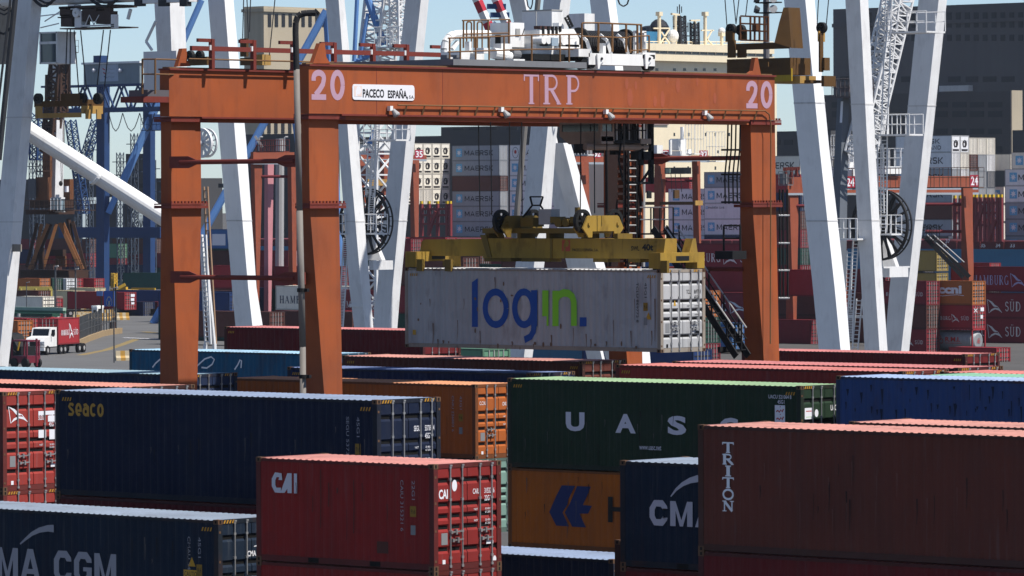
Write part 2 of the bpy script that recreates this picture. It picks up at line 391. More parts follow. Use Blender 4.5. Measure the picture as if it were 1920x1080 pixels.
def dpx(t, px, py):
    p = PX(px, py, t.location.x - .02); return p.y - t.location.y, p.z - t.location.z
def hazard(t, L, H, side=True, door=True):
    if side:
        d = side_decal(t)
        for x0 in (-.62, -L + .25):
            for i in range(4): d.poly([(x0 + i * .1, H - .3), (x0 + i * .1 + .05, H - .3), (x0 + i * .1 + .09, H - .2), (x0 + i * .1 + .04, H - .2)], 0)
        d.build("hazard_stripes", [HAZARD], t)
    if door:
        d = Decal(V3((t.location.x - .012, t.location.y, t.location.z)), (0, 1, 0), (0, 0, 1), .002)
        for y0 in (.2, CW - .62):
            for i in range(4): d.poly([(y0 + i * .1, H - .105), (y0 + i * .1 + .05, H - .105), (y0 + i * .1 + .09, H - .02), (y0 + i * .1 + .04, H - .02)], 0)
        d.build("hazard_stripes", [HAZARD], t)
CODEW = flat("code_white", (150, 150, 158), .7); CODEY = flat("code_yellow", (140, 108, 36), .7)
def code_marks(t, L, H, code, typ, m=CODEW, decal=True, yel=True):
    d = side_decal(t)
    d.text(code, -1.12, H * .36, -1.02, H * .84, 0, 0, True); d.text(typ, -.74, H * .66, -.64, H * .84, 0, 0, True)
    if yel:
        d.rect(-.8, H * .5, -.6, H * .6, 1); d.text("9.6", -.77, H * .53, -.63, H * .57, 0, 2); d.rect(-.78, H * .33, -.62, H * .42, 3)
    d.build("lettering", [m, CODEY, BLACKD, GREYD], t)
def door_marks(t, H, code, typ, m=WHITE, plate=True):
    d = door_decal(t)
    a, b = code.split(" ", 1)
    d.text(a, 1.42, H * .7, 1.66, H * .75, .01, 0); d.text(b, 1.84, H * .7, 2.2, H * .75, .01, 0); d.text(typ, 1.84, H * .63, 2.06, H * .68, .01, 0)
    for z, tx in ((.56, "MAX GROSS"), (.455, "TARE"), (.445, "NET"), (.34, "CU.CAP")):
        pass
    for z in (.545, .44):
        d.text("30.480 KG", 1.86, H * z, 2.14, H * z + .05, 0, 0); d.text("67.200 LB", 1.86, H * z - .08, 2.14, H * z - .03, 0, 0); d.text("NET", 1.46, H * z, 1.6, H * z + .05, 0, 0)
    if plate: d.rect(.28, H * .24, .5, H * .35, 1); d.rect(.32, H * .06, .42, H * .1, 0); d.rect(1.9, H * .22, 2.15, H * .25, 0)
    d.build("lettering", [m, GREYD], t)
# ------------------------------------------------------------------ ground
def sheet(name, pts, z, mat, kind="structure"):
    mb = MB(); mb.add([(x, y, z) for x, y in pts], [tuple(range(len(pts)))]); o = mb.build(name, mat); o["kind"] = kind; return o
ASPH = paint("asphalt", (118, 118, 118), .9, .6, 0, 0, .2, scale=.25)
CONC = paint("yard_concrete", (84, 82, 80), .9, .6, 0, 0, .2, scale=.3)
sheet("ground", [(-5000, -400), (3000, -400), (3000, 6000), (-5000, 6000)], 0, CONC)

def blockword(d, word, x0, z0, x1, z1, m=0):
    """heavy block capitals C M A G"""
    n = len(word); wd = {'M': 1.12, 'A': 1.05, ' ': .45}; tot = sum(wd.get(c, .92) for c in word) + .13 * (n - 1); k = (x1 - x0) / tot; x = x0; h = z1 - z0
    for c in word:
        w_ = wd.get(c, .92) * k; t = .27 * k; P4 = lambda pts: d.poly([(x + a * w_, z0 + b * h) for a, b in pts], m)
        if c in 'CG':
            a = t / 2; r_ = .22 * k; lo, hi = z0 + t * .42, z1 - t * .42
            pts = [(x + w_ - a, z0 + h * .68), (x + w_ - a, hi - r_ * .8), (x + w_ - a - r_ * .7, hi), (x + a + r_ * .7, hi), (x + a, hi - r_), (x + a, lo + r_), (x + a + r_ * .7, lo), (x + w_ - a - r_ * .7, lo), (x + w_ - a, lo + r_ * .8), (x + w_ - a, z0 + h * (.32 if c == 'C' else .5))]
            d.stroke(pts, t, m)
            if c == 'G': d.rect(x + w_ * .52, z0 + h * .4, x + w_, z0 + h * .53, m)
        elif c == 'M':
            P4([(0, 0), (.24, 0), (.24, 1), (0, 1)]); P4([(.76, 0), (1, 0), (1, 1), (.76, 1)]); P4([(.24, 1), (.24, .62), (.43, 0), (.5, 0), (.5, .25)]); P4([(.76, 1), (.5, .25), (.5, 0), (.57, 0), (.76, .62)])
        elif c == 'A':
            P4([(0, 0), (.25, 0), (.6, 1), (.36, 1)]); P4([(.75, 0), (1, 0), (.64, 1), (.4, 1)]); P4([(.22, .2), (.78, .2), (.74, .36), (.28, .36)])
        x += w_ + .13 * k
# ------------------------------------------------------------------ near block of containers
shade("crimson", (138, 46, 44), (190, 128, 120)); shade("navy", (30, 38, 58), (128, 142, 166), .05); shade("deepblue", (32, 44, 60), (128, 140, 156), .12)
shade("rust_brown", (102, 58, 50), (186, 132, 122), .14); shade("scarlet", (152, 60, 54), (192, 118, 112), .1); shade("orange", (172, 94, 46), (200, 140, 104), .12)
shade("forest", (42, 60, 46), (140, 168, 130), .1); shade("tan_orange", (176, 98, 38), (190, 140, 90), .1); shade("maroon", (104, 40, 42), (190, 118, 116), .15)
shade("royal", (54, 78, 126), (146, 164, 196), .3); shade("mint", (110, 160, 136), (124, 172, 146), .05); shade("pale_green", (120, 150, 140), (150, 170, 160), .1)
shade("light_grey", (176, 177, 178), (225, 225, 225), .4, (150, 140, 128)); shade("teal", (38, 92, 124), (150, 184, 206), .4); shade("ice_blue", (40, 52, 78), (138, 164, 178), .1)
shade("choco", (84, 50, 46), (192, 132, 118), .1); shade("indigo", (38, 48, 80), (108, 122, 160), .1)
def TN(px, py, **k):
    if 'Y' in k: return PY(px, py, k['Y'])
    if 'Z' in k: return PZ(px, py, k['Z'])
    return P(px, py, k['D'])
def at(px, py, shd, L, H, label, **k):
    p = TN(px, py, **{a: b for a, b in k.items() if a in 'YZD'})
    left = k.get('left')
    if left: p = p + V3((L, 0, 0))
    return container(label, shd, L, H, p.x, p.y, p.z, k.get('det', 2), k.get('group', "containers in the near stacks"), k.get('doors', True))
def under(t, shd, L, H, label, **k):
    q = t.location; return container(label, shd, k.get('L', L), H, q.x + k.get('dx', 0), q.y, q.z, k.get('det', 2), "containers in the near stacks", k.get('doors', True))
NG = "containers stacked in the near block"
# crimson twenty footer, four high
cai = at(813.1, 870.9, "crimson", L20, HS, "crimson twenty foot container with white letter emblem, front row centre", Z=10.364); hazard(cai, L20, HS, False, False)
d = side_decal(cai); x0, z0 = spx(cai, 510, 923); x1, z1 = spx(cai, 557, 888)
W_ = x1 - x0; H_ = z1 - z0
d.stroke([(x0 + W_ * .34, z0 + H_ * .64), (x0 + W_ * .34, z1 - .06), (x0 + W_ * .16, z1 - .05), (x0 + .06, z1 - .17), (x0 + .06, z0 + .17), (x0 + W_ * .15, z0 + .06), (x0 + W_ * .36, z0 + .06)], .13)
d.poly([(x0 + W_ * .34, z0), (x0 + W_ * .5, z0), (x0 + W_ * .62, z0 + H_ * .22), (x0 + W_ * .62, z0), (x0 + W_ * .79, z0), (x0 + W_ * .79, z1), (x0 + W_ * .62, z1)])
d.rect(x0 + W_ * .88, z0, x1, z1); d.build("emblem", [flat("emblem_grey_white", (200, 198, 206), .7)], cai)
d = side_decal(cai); a_ = spx(cai, 707, 1037); b_ = spx(cai, 728, 1016); d.rect(*a_, *b_)
for px, ya, yb, wd in ((616, 905, 950, .03), (601, 880, 990, .025), (663, 900, 1000, .03), (555, 905, 930, .02), (632, 915, 925, .05), (726, 945, 975, .02), (679, 905, 940, .02), (586, 930, 960, .02), (650, 955, 1012, .015)): d.stroke([spx(cai, px, ya), spx(cai, px + 1, (ya + yb) / 2), spx(cai, px, yb)], wd, 0)
d.build("scuff_mark", [paint("scuffed_paint", (88, 54, 48), .8, .6)], cai); code_marks(cai, L20, HS, "CAIU 315321 6", "22G1")
door_marks(cai, HS, "CAIU 315321 6", "22G1"); d = door_decal(cai); d.text("CAI", .2, HS * .67, .52, HS * .76, .03); d.oval(.76, HS * .79, .09, .14); d.oval(2.2, HS * .07, .06, .09); d.build("emblem", [WHITE], cai)
c2 = under(cai, "crimson", L20, HS, "crimson twenty foot container directly below the one with the white emblem")
# far left of the front row
cma = at(409, 975, "deepblue", L40, HC, "dark blue container with big grey letters and swoosh, bottom left corner", Z=8.69); hazard(cma, L40, HC)
d = side_decal(cma); x0, z0 = spx(cma, -42, 1074); x1, z1 = spx(cma, 218, 1043)
blockword(d, "CMA CGM", x0, z0 - .1, x1, z1 + .05); a, b = spx(cma, 37, 1021)
p = [spx(cma, *q) for q in ((38, 1020), (48, 1011), (60, 1001), (74, 994), (90, 990.5), (101, 991))]; d.stroke(p, .04, 0, .2); d.build("lettering", [flat("faded_letter", (150, 150, 158), .7)], cma)
code_marks(cma, L40, HC, "CMAU 540039 1", "45G1"); d = side_decal(cma)
for q in ((360, 1056, 22), ): x, z = spx(cma, q[0], q[1] + 6); d.poly([(x - .13, z), (x + .13, z), (x, z + .24)], 0)
x, z = spx(cma, 360, 1079); d.rect(x - .3, z - .14, x + .3, z + .14, 0); d.text("CAUTION", x - .27, z - .02, x + .27, z + .1, .01, 1); d.build("warning_sign", [YELD, BLACKD], cma)
d = door_decal(cma); d.text("CMA CGM", 1.06, HC * .66, 1.72, HC * .71, .02); d.stroke(arc(1.4, HC * .68, .3, .2, 110, 40), .02, 0, .05); d.build("lettering", [WHITE], cma)
under(cma, "choco", L40, HC, "dark brown container under the dark blue one at bottom left", det=1)
# seaco
sea = at(706.7, 749.7, "navy", L40, HC, "long navy container with yellow lettering at its upper left", Z=11.584); hazard(sea, L40, HC); code_marks(sea, L40, HC, "SEGU 537388 4", "45G1"); door_marks(sea, HC, "SEGU 537388 4", "45G1")
d = side_decal(sea); x0, z0 = spx(sea, 127, 779.5); x1, z1 = spx(sea, 195.5, 757); 
W5 = (x1 - x0) / 5.0; t5 = .082; hh = z1 - z0
for i, ch in enumerate("seaco"):
    xa = x0 + W5 * (i + .06) + t5 / 2; xb = x0 + W5 * (i + .94) - t5 / 2; cx = (xa + xb) / 2; rx = (xb - xa) / 2; cz = (z0 + z1) / 2; rz = hh / 2 - t5 / 2
    if ch == 's': d.stroke([(xb, cz + rz * .75), (cx + rx * .4, cz + rz), (cx - rx * .5, cz + rz), (xa, cz + rz * .55), (cx - rx * .4, cz + .025), (cx + rx * .5, cz - .025), (xb, cz - rz * .5), (cx + rx * .4, cz - rz), (cx - rx * .5, cz - rz), (xa - .02, cz - rz * .95)], t5)
    elif ch == 'o': d.oring(cx, cz, rx, rz, t5)
    elif ch == 'c': d.oring(cx, cz, rx, rz, t5, 0, 45, 315)
    elif ch == 'e': d.oring(cx, cz, rx, rz, t5, 0, 0, 310); d.stroke([(xa, cz - .03), (xb + t5 / 2, cz - .03)], t5 * .75)
    elif ch == 'a': d.oring(cx, cz - rz * .35, rx, rz * .65, t5); d.stroke([(xa, cz + rz * .8), (cx, cz + rz), (xb, cz + rz * .6), (xb, cz - rz - t5 / 2)], t5)
d.build("lettering", [flat("seaco_yellow", (170, 128, 48), .6)], sea)
under(sea, "maroon", L40, HC, "dark brown container beneath the long navy one with yellow letters")
# red door end at the left edge
red = at(5, 735, "scarlet", L40, HC, "bright red container door end at the left edge with white pennant emblem", D=148.5); hazard(red, L40, HC); door_marks(red, HC, "SUDU 65741 4", "45G1")
d = door_decal(red); sail_flag(d, .24, HC * .68, .98, HC * .85); 
for q in ((1.42, .75, 2.32, .79), (1.8, .68, 2.2, .74), (1.42, .52, 1.72, .6), (1.85, .5, 2.3, .6)): d.rect(q[0], HC * q[1], q[2], HC * q[3])
d.build("emblem", [WHITE], red)
r2 = under(red, "scarlet", L40, HC, "bright red container below the red door end at the left edge"); hazard(r2, L40, HC); d = door_decal(r2); d.rect(1.3, HC * .7, 1.6, HC * .77); d.rect(1.8, HC * .7, 2.3, HC * .77); d.build("lettering", [WHITE], r2)
# brown roof behind it, then right hand members of the near block
at(256, 725, "choco", L40, HC, "low dark container with salmon roof behind the navy container's left end", Y=105.6)
tri = at(1308, 796, "rust_brown", L40, HC, "large brown container with white vertical lettering, bottom right", Z=11.584, left=True)
d = side_decal(tri); x0, z0 = spx(tri, 1355, 958); x1, z1 = spx(tri, 1376, 830); d.serif("TRITON", x0, z0, x1, z1, 0, vert=True, wt=1.5); d.build("lettering", [WHITE], tri)
under(tri, "maroon", L40, HC, "dark red container under the large brown one at bottom right")
cm2 = at(1162, 863, "deepblue", L20, HS, "dark blue twenty foot container with grey letters, left of the large brown one", D=124.2, left=True)
d = side_decal(cm2); x0, z0 = spx(cm2, 1218, 984); x1, z1 = spx(cm2, 1316, 942); blockword(d, "CMA", x0, z0, x1 + .45, z1)
p = [spx(cm2, *q) for q in ((1258, 931), (1268, 918), (1280, 908), (1294, 901), (1310, 897))]; d.stroke(p, .03, 0, .17); d.build("lettering", [flat("pale_letter", (182, 180, 190), .7)], cm2)
under(cm2, "maroon", L20, HS, "dark brown twenty foot container below the dark blue one with grey letters")
at(1152, 1012, "choco", L40, HC, "brown container whose rusty corner post rises beside the dark blue twenty footer", Y=96.6, left=True)
at(1150, 1049, "navy", L40, HS, "low navy container with pale roof in front of the amber one", Y=106, det=2)
at(1591, 790, "rust_brown", L40, HC, "low brown container with pink roof in front of the bright blue one", Z=10.97, left=True)
# ------------------------------------------------------------------ second block (under the gantry crane)
uas = at(1501.3, 723.5, "forest", L40, HC, "dark green container with widely spaced white capitals", Z=10.973); hazard(uas, L40, HC)
d = side_decal(uas)
for ch, xa, xb in (("U", 1061, 1096), ("A", 1154, 1192), ("S", 1252, 1287), ("C", 1349, 1384)):
    x0, z0 = spx(uas, xa, 808 + (xa - 1061) * .0365); x1, z1 = spx(uas, xb, 772 + (xb - 1061) * .0365); d.text(ch, x0, z0, x1, z1, .045)
x0, z0 = spx(uas, 1199, 843); x1, z1 = spx(uas, 1240, 836); d.text("www.uasc.net", x0, z0, x1, z1, .01)
x0, z0 = spx(uas, 1441, 747); x1, z1 = spx(uas, 1484, 741); d.text("UACU 521064 8", x0, z0, x1, z1, .015); x0, z0 = spx(uas, 1458, 757); x1, z1 = spx(uas, 1471, 750); d.text("45G1", x0, z0, x1, z1, .015)
d.build("lettering", [flat("pale_letter2", (205, 203, 212), .6)], uas)
d = side_decal(uas); x0, z0 = spx(uas, 1453, 792); x1, z1 = spx(uas, 1472, 760); d.rect(x0, z0, x1, z1, 0)
for q in (.18, .62):
    zz = z0 + (z1 - z0) * q; ww = x1 - x0; d.stroke([(x0 + ww * .15, zz), (x0 + ww * .3, zz + .04), (x0 + ww * .45, zz - .01), (x0 + ww * .6, zz + .06), (x0 + ww * .72, zz), (x0 + ww * .85, zz + .09)], .045, 1); d.rect(x0 + ww * .5, zz + .14, x0 + ww * .58, zz + .17, 1)
d.build("sign_panel", [WHITE, REDD], uas)
d = door_decal(uas); d.rect(.22, HC * .64, .62, HC * .76); d.rect(.28, HC * .72, .56, HC * .73, 1); d.rect(.28, HC * .66, .56, HC * .665, 2); d.oval(.8, HC * .7, .09, .12); d.text("UACU", 1.5, HC * .72, 1.9, HC * .78, .02); d.build("lettering", [WHITE, REDD, GREEND], uas)
hap = under(uas, "tan_orange", L40, HS, "amber container with dark blue arrow emblem, below the green one", det=2)
d = side_decal(hap); 
P_ = lambda pts: [spx(hap, *q) for q in pts]
d.poly(P_([(1053.5, 910), (1078.5, 911), (1066, 936), (1064, 946), (1055, 961), (1067, 987), (1043, 985.5), (1030, 960), (1043, 930)]), 0)
d.poly(P_([(1082, 911.5), (1108, 912.5), (1103, 925), (1093, 947), (1110, 948.5), (1103, 963), (1087, 963), (1093, 977), (1099, 989), (1073, 987.5), (1059, 961), (1068, 945), (1072, 936)]), 0)
d.build("emblem", [flat("hapag_blue", (14, 38, 92), .6)], hap)
d = side_decal(hap); d.poly(P_([(1140, 931), (1149, 931.5), (1149, 950.5), (1170, 951.5), (1170, 960), (1149, 959), (1149, 979.5), (1140, 979)]), 0); d.build("lettering", [BLACKD], hap)
under(hap, "navy", L40, HS, "dark container under the amber one with the arrow emblem")
org = at(891, 721, "orange", L40, HS, "orange container with rusty lit door end, right of the near crane leg", Z=10.364); code_marks(org, L40, HS, "CNIU 226802 6", "42G1"); door_marks(org, HS, "CNIU 226802 6", "42G1")
d = door_decal(org); d.text("C.C.N.I.", .24, HS * .72, .6, HS * .77, .01); d.build("lettering", [WHITE], org)
pg = under(org, "pale_green", L40, HS, "pale green container door end squeezed between crimson and green stacks")
nav = at(994, 699.5, "indigo", L40, HS, "navy roofed container with striped end behind the green one", D=182.8); hazard(nav, L40, HS)
brn = at(1092, 677, "rust_brown", L40, HC, "brown container with salmon roof under the hanging white box", D=186.6); hazard(brn, L40, HC)
blu = at(1567, 704.5, "royal", L40, HC, "bright blue rust streaked container at the right edge", Z=11.278, left=True)
b0 = blu.location; d = side_decal(blu); RT = random.Random(5)
for k in range(34): px = RT.uniform(1585, 1915); y_ = RT.uniform(718, 770); h_ = RT.uniform(6, 30); d.stroke([spx(blu, px, y_), spx(blu, px + .5, y_ + h_ / 2), spx(blu, px, y_ + h_)], RT.uniform(.03, .12), 0, .02)
d.build("scuff_mark", [paint("scuffed_blue", (32, 44, 70), .85, .6)], blu)
d = side_decal(tri)
for k in range(26): px = RT.uniform(1420, 1900); y_ = RT.uniform(850, 960); h_ = RT.uniform(12, 70); d.stroke([spx(tri, px, y_), spx(tri, px + .5, y_ + h_ / 2), spx(tri, px - .5, y_ + h_)], RT.uniform(.012, .05), k % 2, .01)
d.build("scuff_mark", [paint("scuffed_dark", (48, 34, 32), .85, .6), paint("scuffed_pale", (112, 72, 64), .85, .6)], tri)
for cc_, xs, ys, n_ in ((sea, (120, 690), (800, 880), 16), (uas, (980, 1290), (760, 840), 14), (hap, (975, 1150), (890, 990), 10), (cma, (240, 380), (1000, 1060), 8), (org, (660, 860), (745, 820), 12)):
    d = side_decal(cc_)
    for k in range(n_): px = RT.uniform(*xs); y_ = RT.uniform(*ys); h_ = RT.uniform(8, 44); d.stroke([spx(cc_, px, y_), spx(cc_, px + .5, y_ + h_ / 2), spx(cc_, px - .5, y_ + h_)], RT.uniform(.012, .045), k % 2, .008)
    d.build("scuff_mark", [paint("scuff_dark", (40, 36, 36), .85, .6), paint("scuff_light", (96, 92, 90), .85, .6)], cc_)  # dark and pale wear scuffs on the side paint
mnt = container("mint roofed container just behind the bright blue one", "mint", L40, HC, b0.x + 1.2, b0.y + 2.86, b0.z + HC - .02)
rd3 = at(1762, 696.5, "scarlet", L40, HC, "red roofed container behind the mint roofed one at right", Y=mnt.location.y + 2.9, left=True)
rdA = at(1693, 696, "scarlet", L40, HC, "long dark red container with pink roof left of the bright blue one", Y=130.2); hazard(rdA, L40, HC)
rdB = at(1797, 689.5, "maroon", L40, HC, "second pink roofed red container right behind the first", Y=133.1); hazard(rdB, L40, HC)
lbl = at(352, 702, "ice_blue", L40, HC, "dark container with pale ice blue roof at left behind the rear crane leg", Y=124.2); hazard(lbl, L40, HC)
tea = at(242, 654.5, "teal", L40, HC, "teal container with white script strokes left of the crane", D=222, left=True)
d = side_decal(tea)
for pts in ([(286, 689), (292, 681), (300, 674), (306, 672)], [(366, 690), (372, 684), (384, 673), (396, 669), (402, 674), (398, 683), (388, 690), (378, 689)], [(440, 693), (446, 684), (450, 675), (453, 676), (452, 690)]): d.stroke([spx(tea, *q) for q in pts], .07, 0)
d.build("lettering", [WHITE], tea)
drk = at(420, 612, "maroon", L40, HC, "long dark red container behind the near crane leg", D=229, left=True); hazard(drk, L40, HC)
lng = at(1810, 664, "maroon", L40, HC, "long dark red container in front of the white crane legs", D=215); hazard(lng, L40, HC)
# ------------------------------------------------------------------ container in the air
log = at(1238.3, 505.4, "light_grey", L40, HC, "white container hanging from the yellow spreader with blue and green lettering", D=177.34); hazard(log, L40, HC)
LX = log.location
d = side_decal(log); K = lambda pts: [spx(log, *q) for q in pts]
d.poly(K([(885, 529.5), (896, 521.5), (896, 613), (885, 613)]), 0)
def oval_ring(cx, cy, rx, ry, wd, m, a0=0, a1=360): x, z = spx(log, cx, cy); s_ = 39.5; sz = 53; d.oring(x, z, rx / s_, ry / sz, wd / 46, m, a0, a1)
oval_ring(929.5, 578, 20, 31, 11.5, 0); oval_ring(982.5, 578, 17.5, 31, 11.5, 0)
d.poly(K([(996, 544), (1007.5, 544), (1007.5, 612), (996, 612)]), 0)
d.stroke(K([(1001.5, 608), (1000, 622), (995, 631), (985, 636.5), (983.5, 637)]), .24, 0)
d.poly(K([(1017, 544.5), (1028.5, 544.5), (1028.5, 611), (1025, 611), (1025, 593), (1017, 593)]), 1)
d.poly(K([(1036, 545), (1047.5, 545), (1047.5, 611.5), (1036, 611.5)]), 1); d.stroke(K([(1042, 562), (1048, 553), (1057, 549), (1066, 550), (1073, 556), (1076, 566), (1076.3, 580), (1076.3, 611)]), .27, 1)
d.poly(K([(1087, 595), (1100, 595), (1100, 612), (1087, 612)]), 0)
d.build("lettering", [flat("deep_blue_mark", (12, 70, 150), .6), flat("lime_mark", (130, 205, 40), .6)], log)
code_marks(log, L40, HC, "TCLU 869772 8", "45G1", BLACKD); door_marks(log, HC, "TCLU 869772 8", "45G1", BLACKD)
d = side_decal(log); RT = random.Random(3)
for px, ya, yb, wd in ((812, 606, 646, .05), (821, 636, 652, .07), (831, 638, 645, .1), (841, 640, 644, .08), (806, 560, 575, .04), (858, 600, 640, .03), (1034, 628, 650, .07), (1099, 626, 650, .05), (1108, 636, 652, .06), (1137, 640, 650, .07), (1183, 620, 650, .05), (1222, 620, 648, .06), (1220, 520, 600, .04), (1228, 560, 640, .05), (1150, 600, 648, .03), (1075, 615, 650, .03), (900, 620, 652, .04), (928, 520, 540, .05), (960, 640, 652, .06), (1000, 645, 652, .06), (1190, 560, 600, .03), (870, 560, 580, .03)): d.stroke([spx(log, px, ya), spx(log, px + .6, (ya + yb) / 2), spx(log, px + RT.uniform(-1, 1), yb)], wd, 0, wd * .3)
for k in range(20): x_, z_ = spx(log, RT.uniform(775, 1225), RT.choice([RT.uniform(636, 654), RT.uniform(514, 650)])); d.oval(x_, z_, RT.uniform(.02, .06), RT.uniform(.03, .1))
d.build("rust_spot", [paint("rust_bloom", (122, 98, 80), .9, .6)], log)
d = side_decal(log); x, z = spx(log, 1216, 599); d.poly([(x - .13, z), (x + .13, z), (x, z + .26)], 0); x, z = spx(log, 777, 623); d.rect(x - .08, z - .09, x + .08, z + .09, 0); d.build("warning_sign", [YELD], log)
d = door_decal(log); d.poly([(.72, HC * .56), (.86, HC * .56), (.79, HC * .63)], 0); d.build("warning_sign", [YELD], log)
# ------------------------------------------------------------------ rubber tyred gantry crane number 20
RTGP = paint("gantry_orange", (158, 84, 50), .55, .7, .3, .5, .08, rustc=(120, 62, 40)); RTGD = paint("gantry_red_brown", (118, 54, 46), .55, .4, .2, .2)
RUSTY = paint("rust_rail", (124, 92, 62), .8, .5, .3, .2); TWHITE = paint("trolley_white", (232, 232, 230), .5, .3, .12, .2); BLK = flat("rope_black", (22, 22, 24), .7)
LILAC = flat("faded_letter_lilac", (176, 142, 160), .7); LAMP = flat("lamp_grey", (158, 158, 158), .5); GREASE = flat("greasy_black", (26, 26, 25), .55)
c0 = P(578, 119.5, 168.35); X0 = c0.x; X1 = X0 - 6.6
rtg = thing("gantry_crane", "large orange gantry crane numbered 20 spanning the container rows", "crane", (X0 - 3.3, c0.y + 12, 0))
def girder(X, ytop, pl, pr, zt, zb, Ya, Yb):
    g = MB(); g.box(X - .45, X, Ya, Yb, zb + .13, zt - .06); g.box(X - .5, X + .07, Ya - .02, Yb + .02, zt - .06, zt, 1); g.box(X - .5, X + .06, Ya + 1.5, Yb - 1.5, zb + .07, zb + .13, 1); g.box(X - .42, X - .08, Ya + 1.4, Yb - 1.4, zb - .06, zb + .07, 0)
    g.box(X - .32, X - .12, Ya, Yb, zt, zt + .05, 2)
    return g.build("girder", [RTGP, RTGD, RUSTY], rtg)
Ya = PX(579, 150, X0).y; Yb = PX(1452.5, 160, X0).y; ZT = (PX(579, 119.5, X0).z + PX(1452, 142, X0).z) / 2; ZB = (PX(640, 221, X0).z + PX(1400, 231, X0).z) / 2
near_g = girder(X0, 0, 0, 0, ZT, ZB, Ya, Yb); rear_g = girder(X1, 0, 0, 0, ZT, ZB, Ya, Yb)
def leg(parent, name, mats, X, rows, ztop=None, zbot=0.0, m=0, dx=0.0):
    """rows: (y, left, mid, right) pixel edges on the +X face plane X, top to bottom; extended straight down to zbot"""
    lv = []
    for y, l, mm, r in rows:
        c = PX(mm, y, X + dx); c2 = PX(r, y, X + dx); a = PY(l, y, c.y); lv.append([c.z, a.x, X + dx, c.y, c2.y])
    (z1, a1, b1, y1, e1), (z0, a0, b0, y0, e0) = lv[-2], lv[-1]
    if zbot is not None and z0 > zbot:
        k = (z0 - zbot) / (z1 - z0); lv.append([zbot, a0 + (a0 - a1) * k, b0, y0 + (y0 - y1) * k, e0 + (e0 - e1) * k])
    if ztop is not None: lv[0][0] = ztop
    g = MB()
    for p, q in zip(lv, lv[1:]):
        f = lambda s: [(s[1], s[3], s[0]), (s[2], s[3], s[0]), (s[2], s[4], s[0]), (s[1], s[4], s[0])]
        g.hexa(f(q), f(p))
    return g, lv
def flangeplate(g, lv_row, z, m=1, big=.17):
    _, a, b, y0, y1 = lv_row
    g.box(a - big, b + big, y0 - big, y1 + big, z - .05, z + .05, m); g.box(a - big, b + big, y0 - big, y1 + big, z + .07, z + .12, m)
    n = 11
    for i in range(n): g.cbox((b + big - .05, y0 - big + .06 + (y1 - y0 + 2 * big - .12) * i / (n - 1), z + .16), .06, .06, .07, 1)
LEGS = {}
for nm, X, rows in (("nl", X0, [(219, 564, 578.5, 634.5), (388, 567, 581, 635.5), (740, 567, 608, 642)]), ("nr", X0, [(228, 1388, 1407, 1453), (386, 1388, 1411, 1455), (672, 1397, 1432, 1461)]),
                    ("rl", X1, [(222, 301.5, 321, 376), (388, 302, 321.5, 377.5), (735, 300, 335, 369.5)])):
    g, lv = leg(rtg, "leg", RTGP, X, rows, ztop=ZB + .12, dx=-.2)
    flangeplate(g, lv[0], ZB + .0); flangeplate(g, lv[1], lv[1][0])
    LEGS[nm] = lv; g.build("leg", [RTGP, RTGD], rtg)
dy = LEGS["nr"][0][3] - LEGS["nl"][0][3]
g = MB(); lr = [[r[0], r[1] - 6.6, r[2] - 6.6, r[3], r[4]] for r in LEGS["nr"]]
for p, q in zip(lr, lr[1:]):
    f = lambda s: [(s[1], s[3], s[0]), (s[2], s[3], s[0]), (s[2], s[4], s[0]), (s[1], s[4], s[0])]
    g.hexa(f(q), f(p))
flangeplate(g, lr[0], ZB); flangeplate(g, lr[1], lr[1][0]); LEGS["rr"] = lr; g.build("leg", [RTGP, RTGD], rtg)
# sill beams, wheels and tie bars
for side, k in (("nl", 0), ("nr", 1)):
    r = LEGS[side][-1]; r2 = LEGS["rl" if k == 0 else "rr"][-1]; y = (r[3] + r[4]) / 2
    g = MB(); g.box(r2[1] - 1.2, r[2] + 1.2, y - .4, y + .4, 1.0, 2.0); g.build("sill_beam", [RTGD], rtg)
    for x in (r2[1] - .5, r2[1] + .9, r[2] - .9, r[2] + .5):
        g = MB(); g.tube((x, y - .28, .72), (x, y + .28, .72), .72, 16); g.build("wheel", [BLK], rtg)
def tie(y_px, lp, rp, Yc, lk, rk, gus=3):
    pl = PY(lp, y_px, Yc); pr = PY(rp, y_px, Yc); z = (pl.z + pr.z) / 2; g = MB(); g.tube((pl.x, Yc, z), (pr.x, Yc, z), .085, 10)
    for x, s in ((pl.x, 1), (pr.x, -1)):
        if not gus & (1 if s > 0 else 2): continue
        g.prism([(x - s * .5, Yc - .03, z - .2), (x + s * .4, Yc - .03, z - .2), (x + s * .75, Yc - .03, z - .09), (x + s * .75, Yc - .03, z + .09), (x + s * .4, Yc - .03, z + .2), (x - s * .5, Yc - .03, z + .2)], (0, .06, 0)) 
    return g.build("tie_bar", [RTGD], rtg)
yl = (LEGS["nl"][0][3]) + .1
tie(303, 338, 552, yl, 0, 0); tie(520.5, 340, 552, yl, 0, 0)
yr = LEGS["nr"][0][3] + .3
tie(297, 1225, 1392, yr, 0, 0, 1); tie(504, 1225, 1392, yr, 0, 0, 0)
# end stops on the rails
for X, pts in ((X0 - .1, [(587, 119), (600, 81), (609, 81), (612, 107), (619, 119)]), (X1 - .1, [(333, 125), (342, 91), (350, 90.5), (351, 113), (358, 124)]), (X0 - .1, [(1400, 142), (1412, 133), (1416, 108), (1421, 108), (1427, 141)])):
    g = MB(); g.prism([PX(*q, X) for q in pts], (-.18, 0, 0)); g.build("end_stop", [RTGP], rtg)
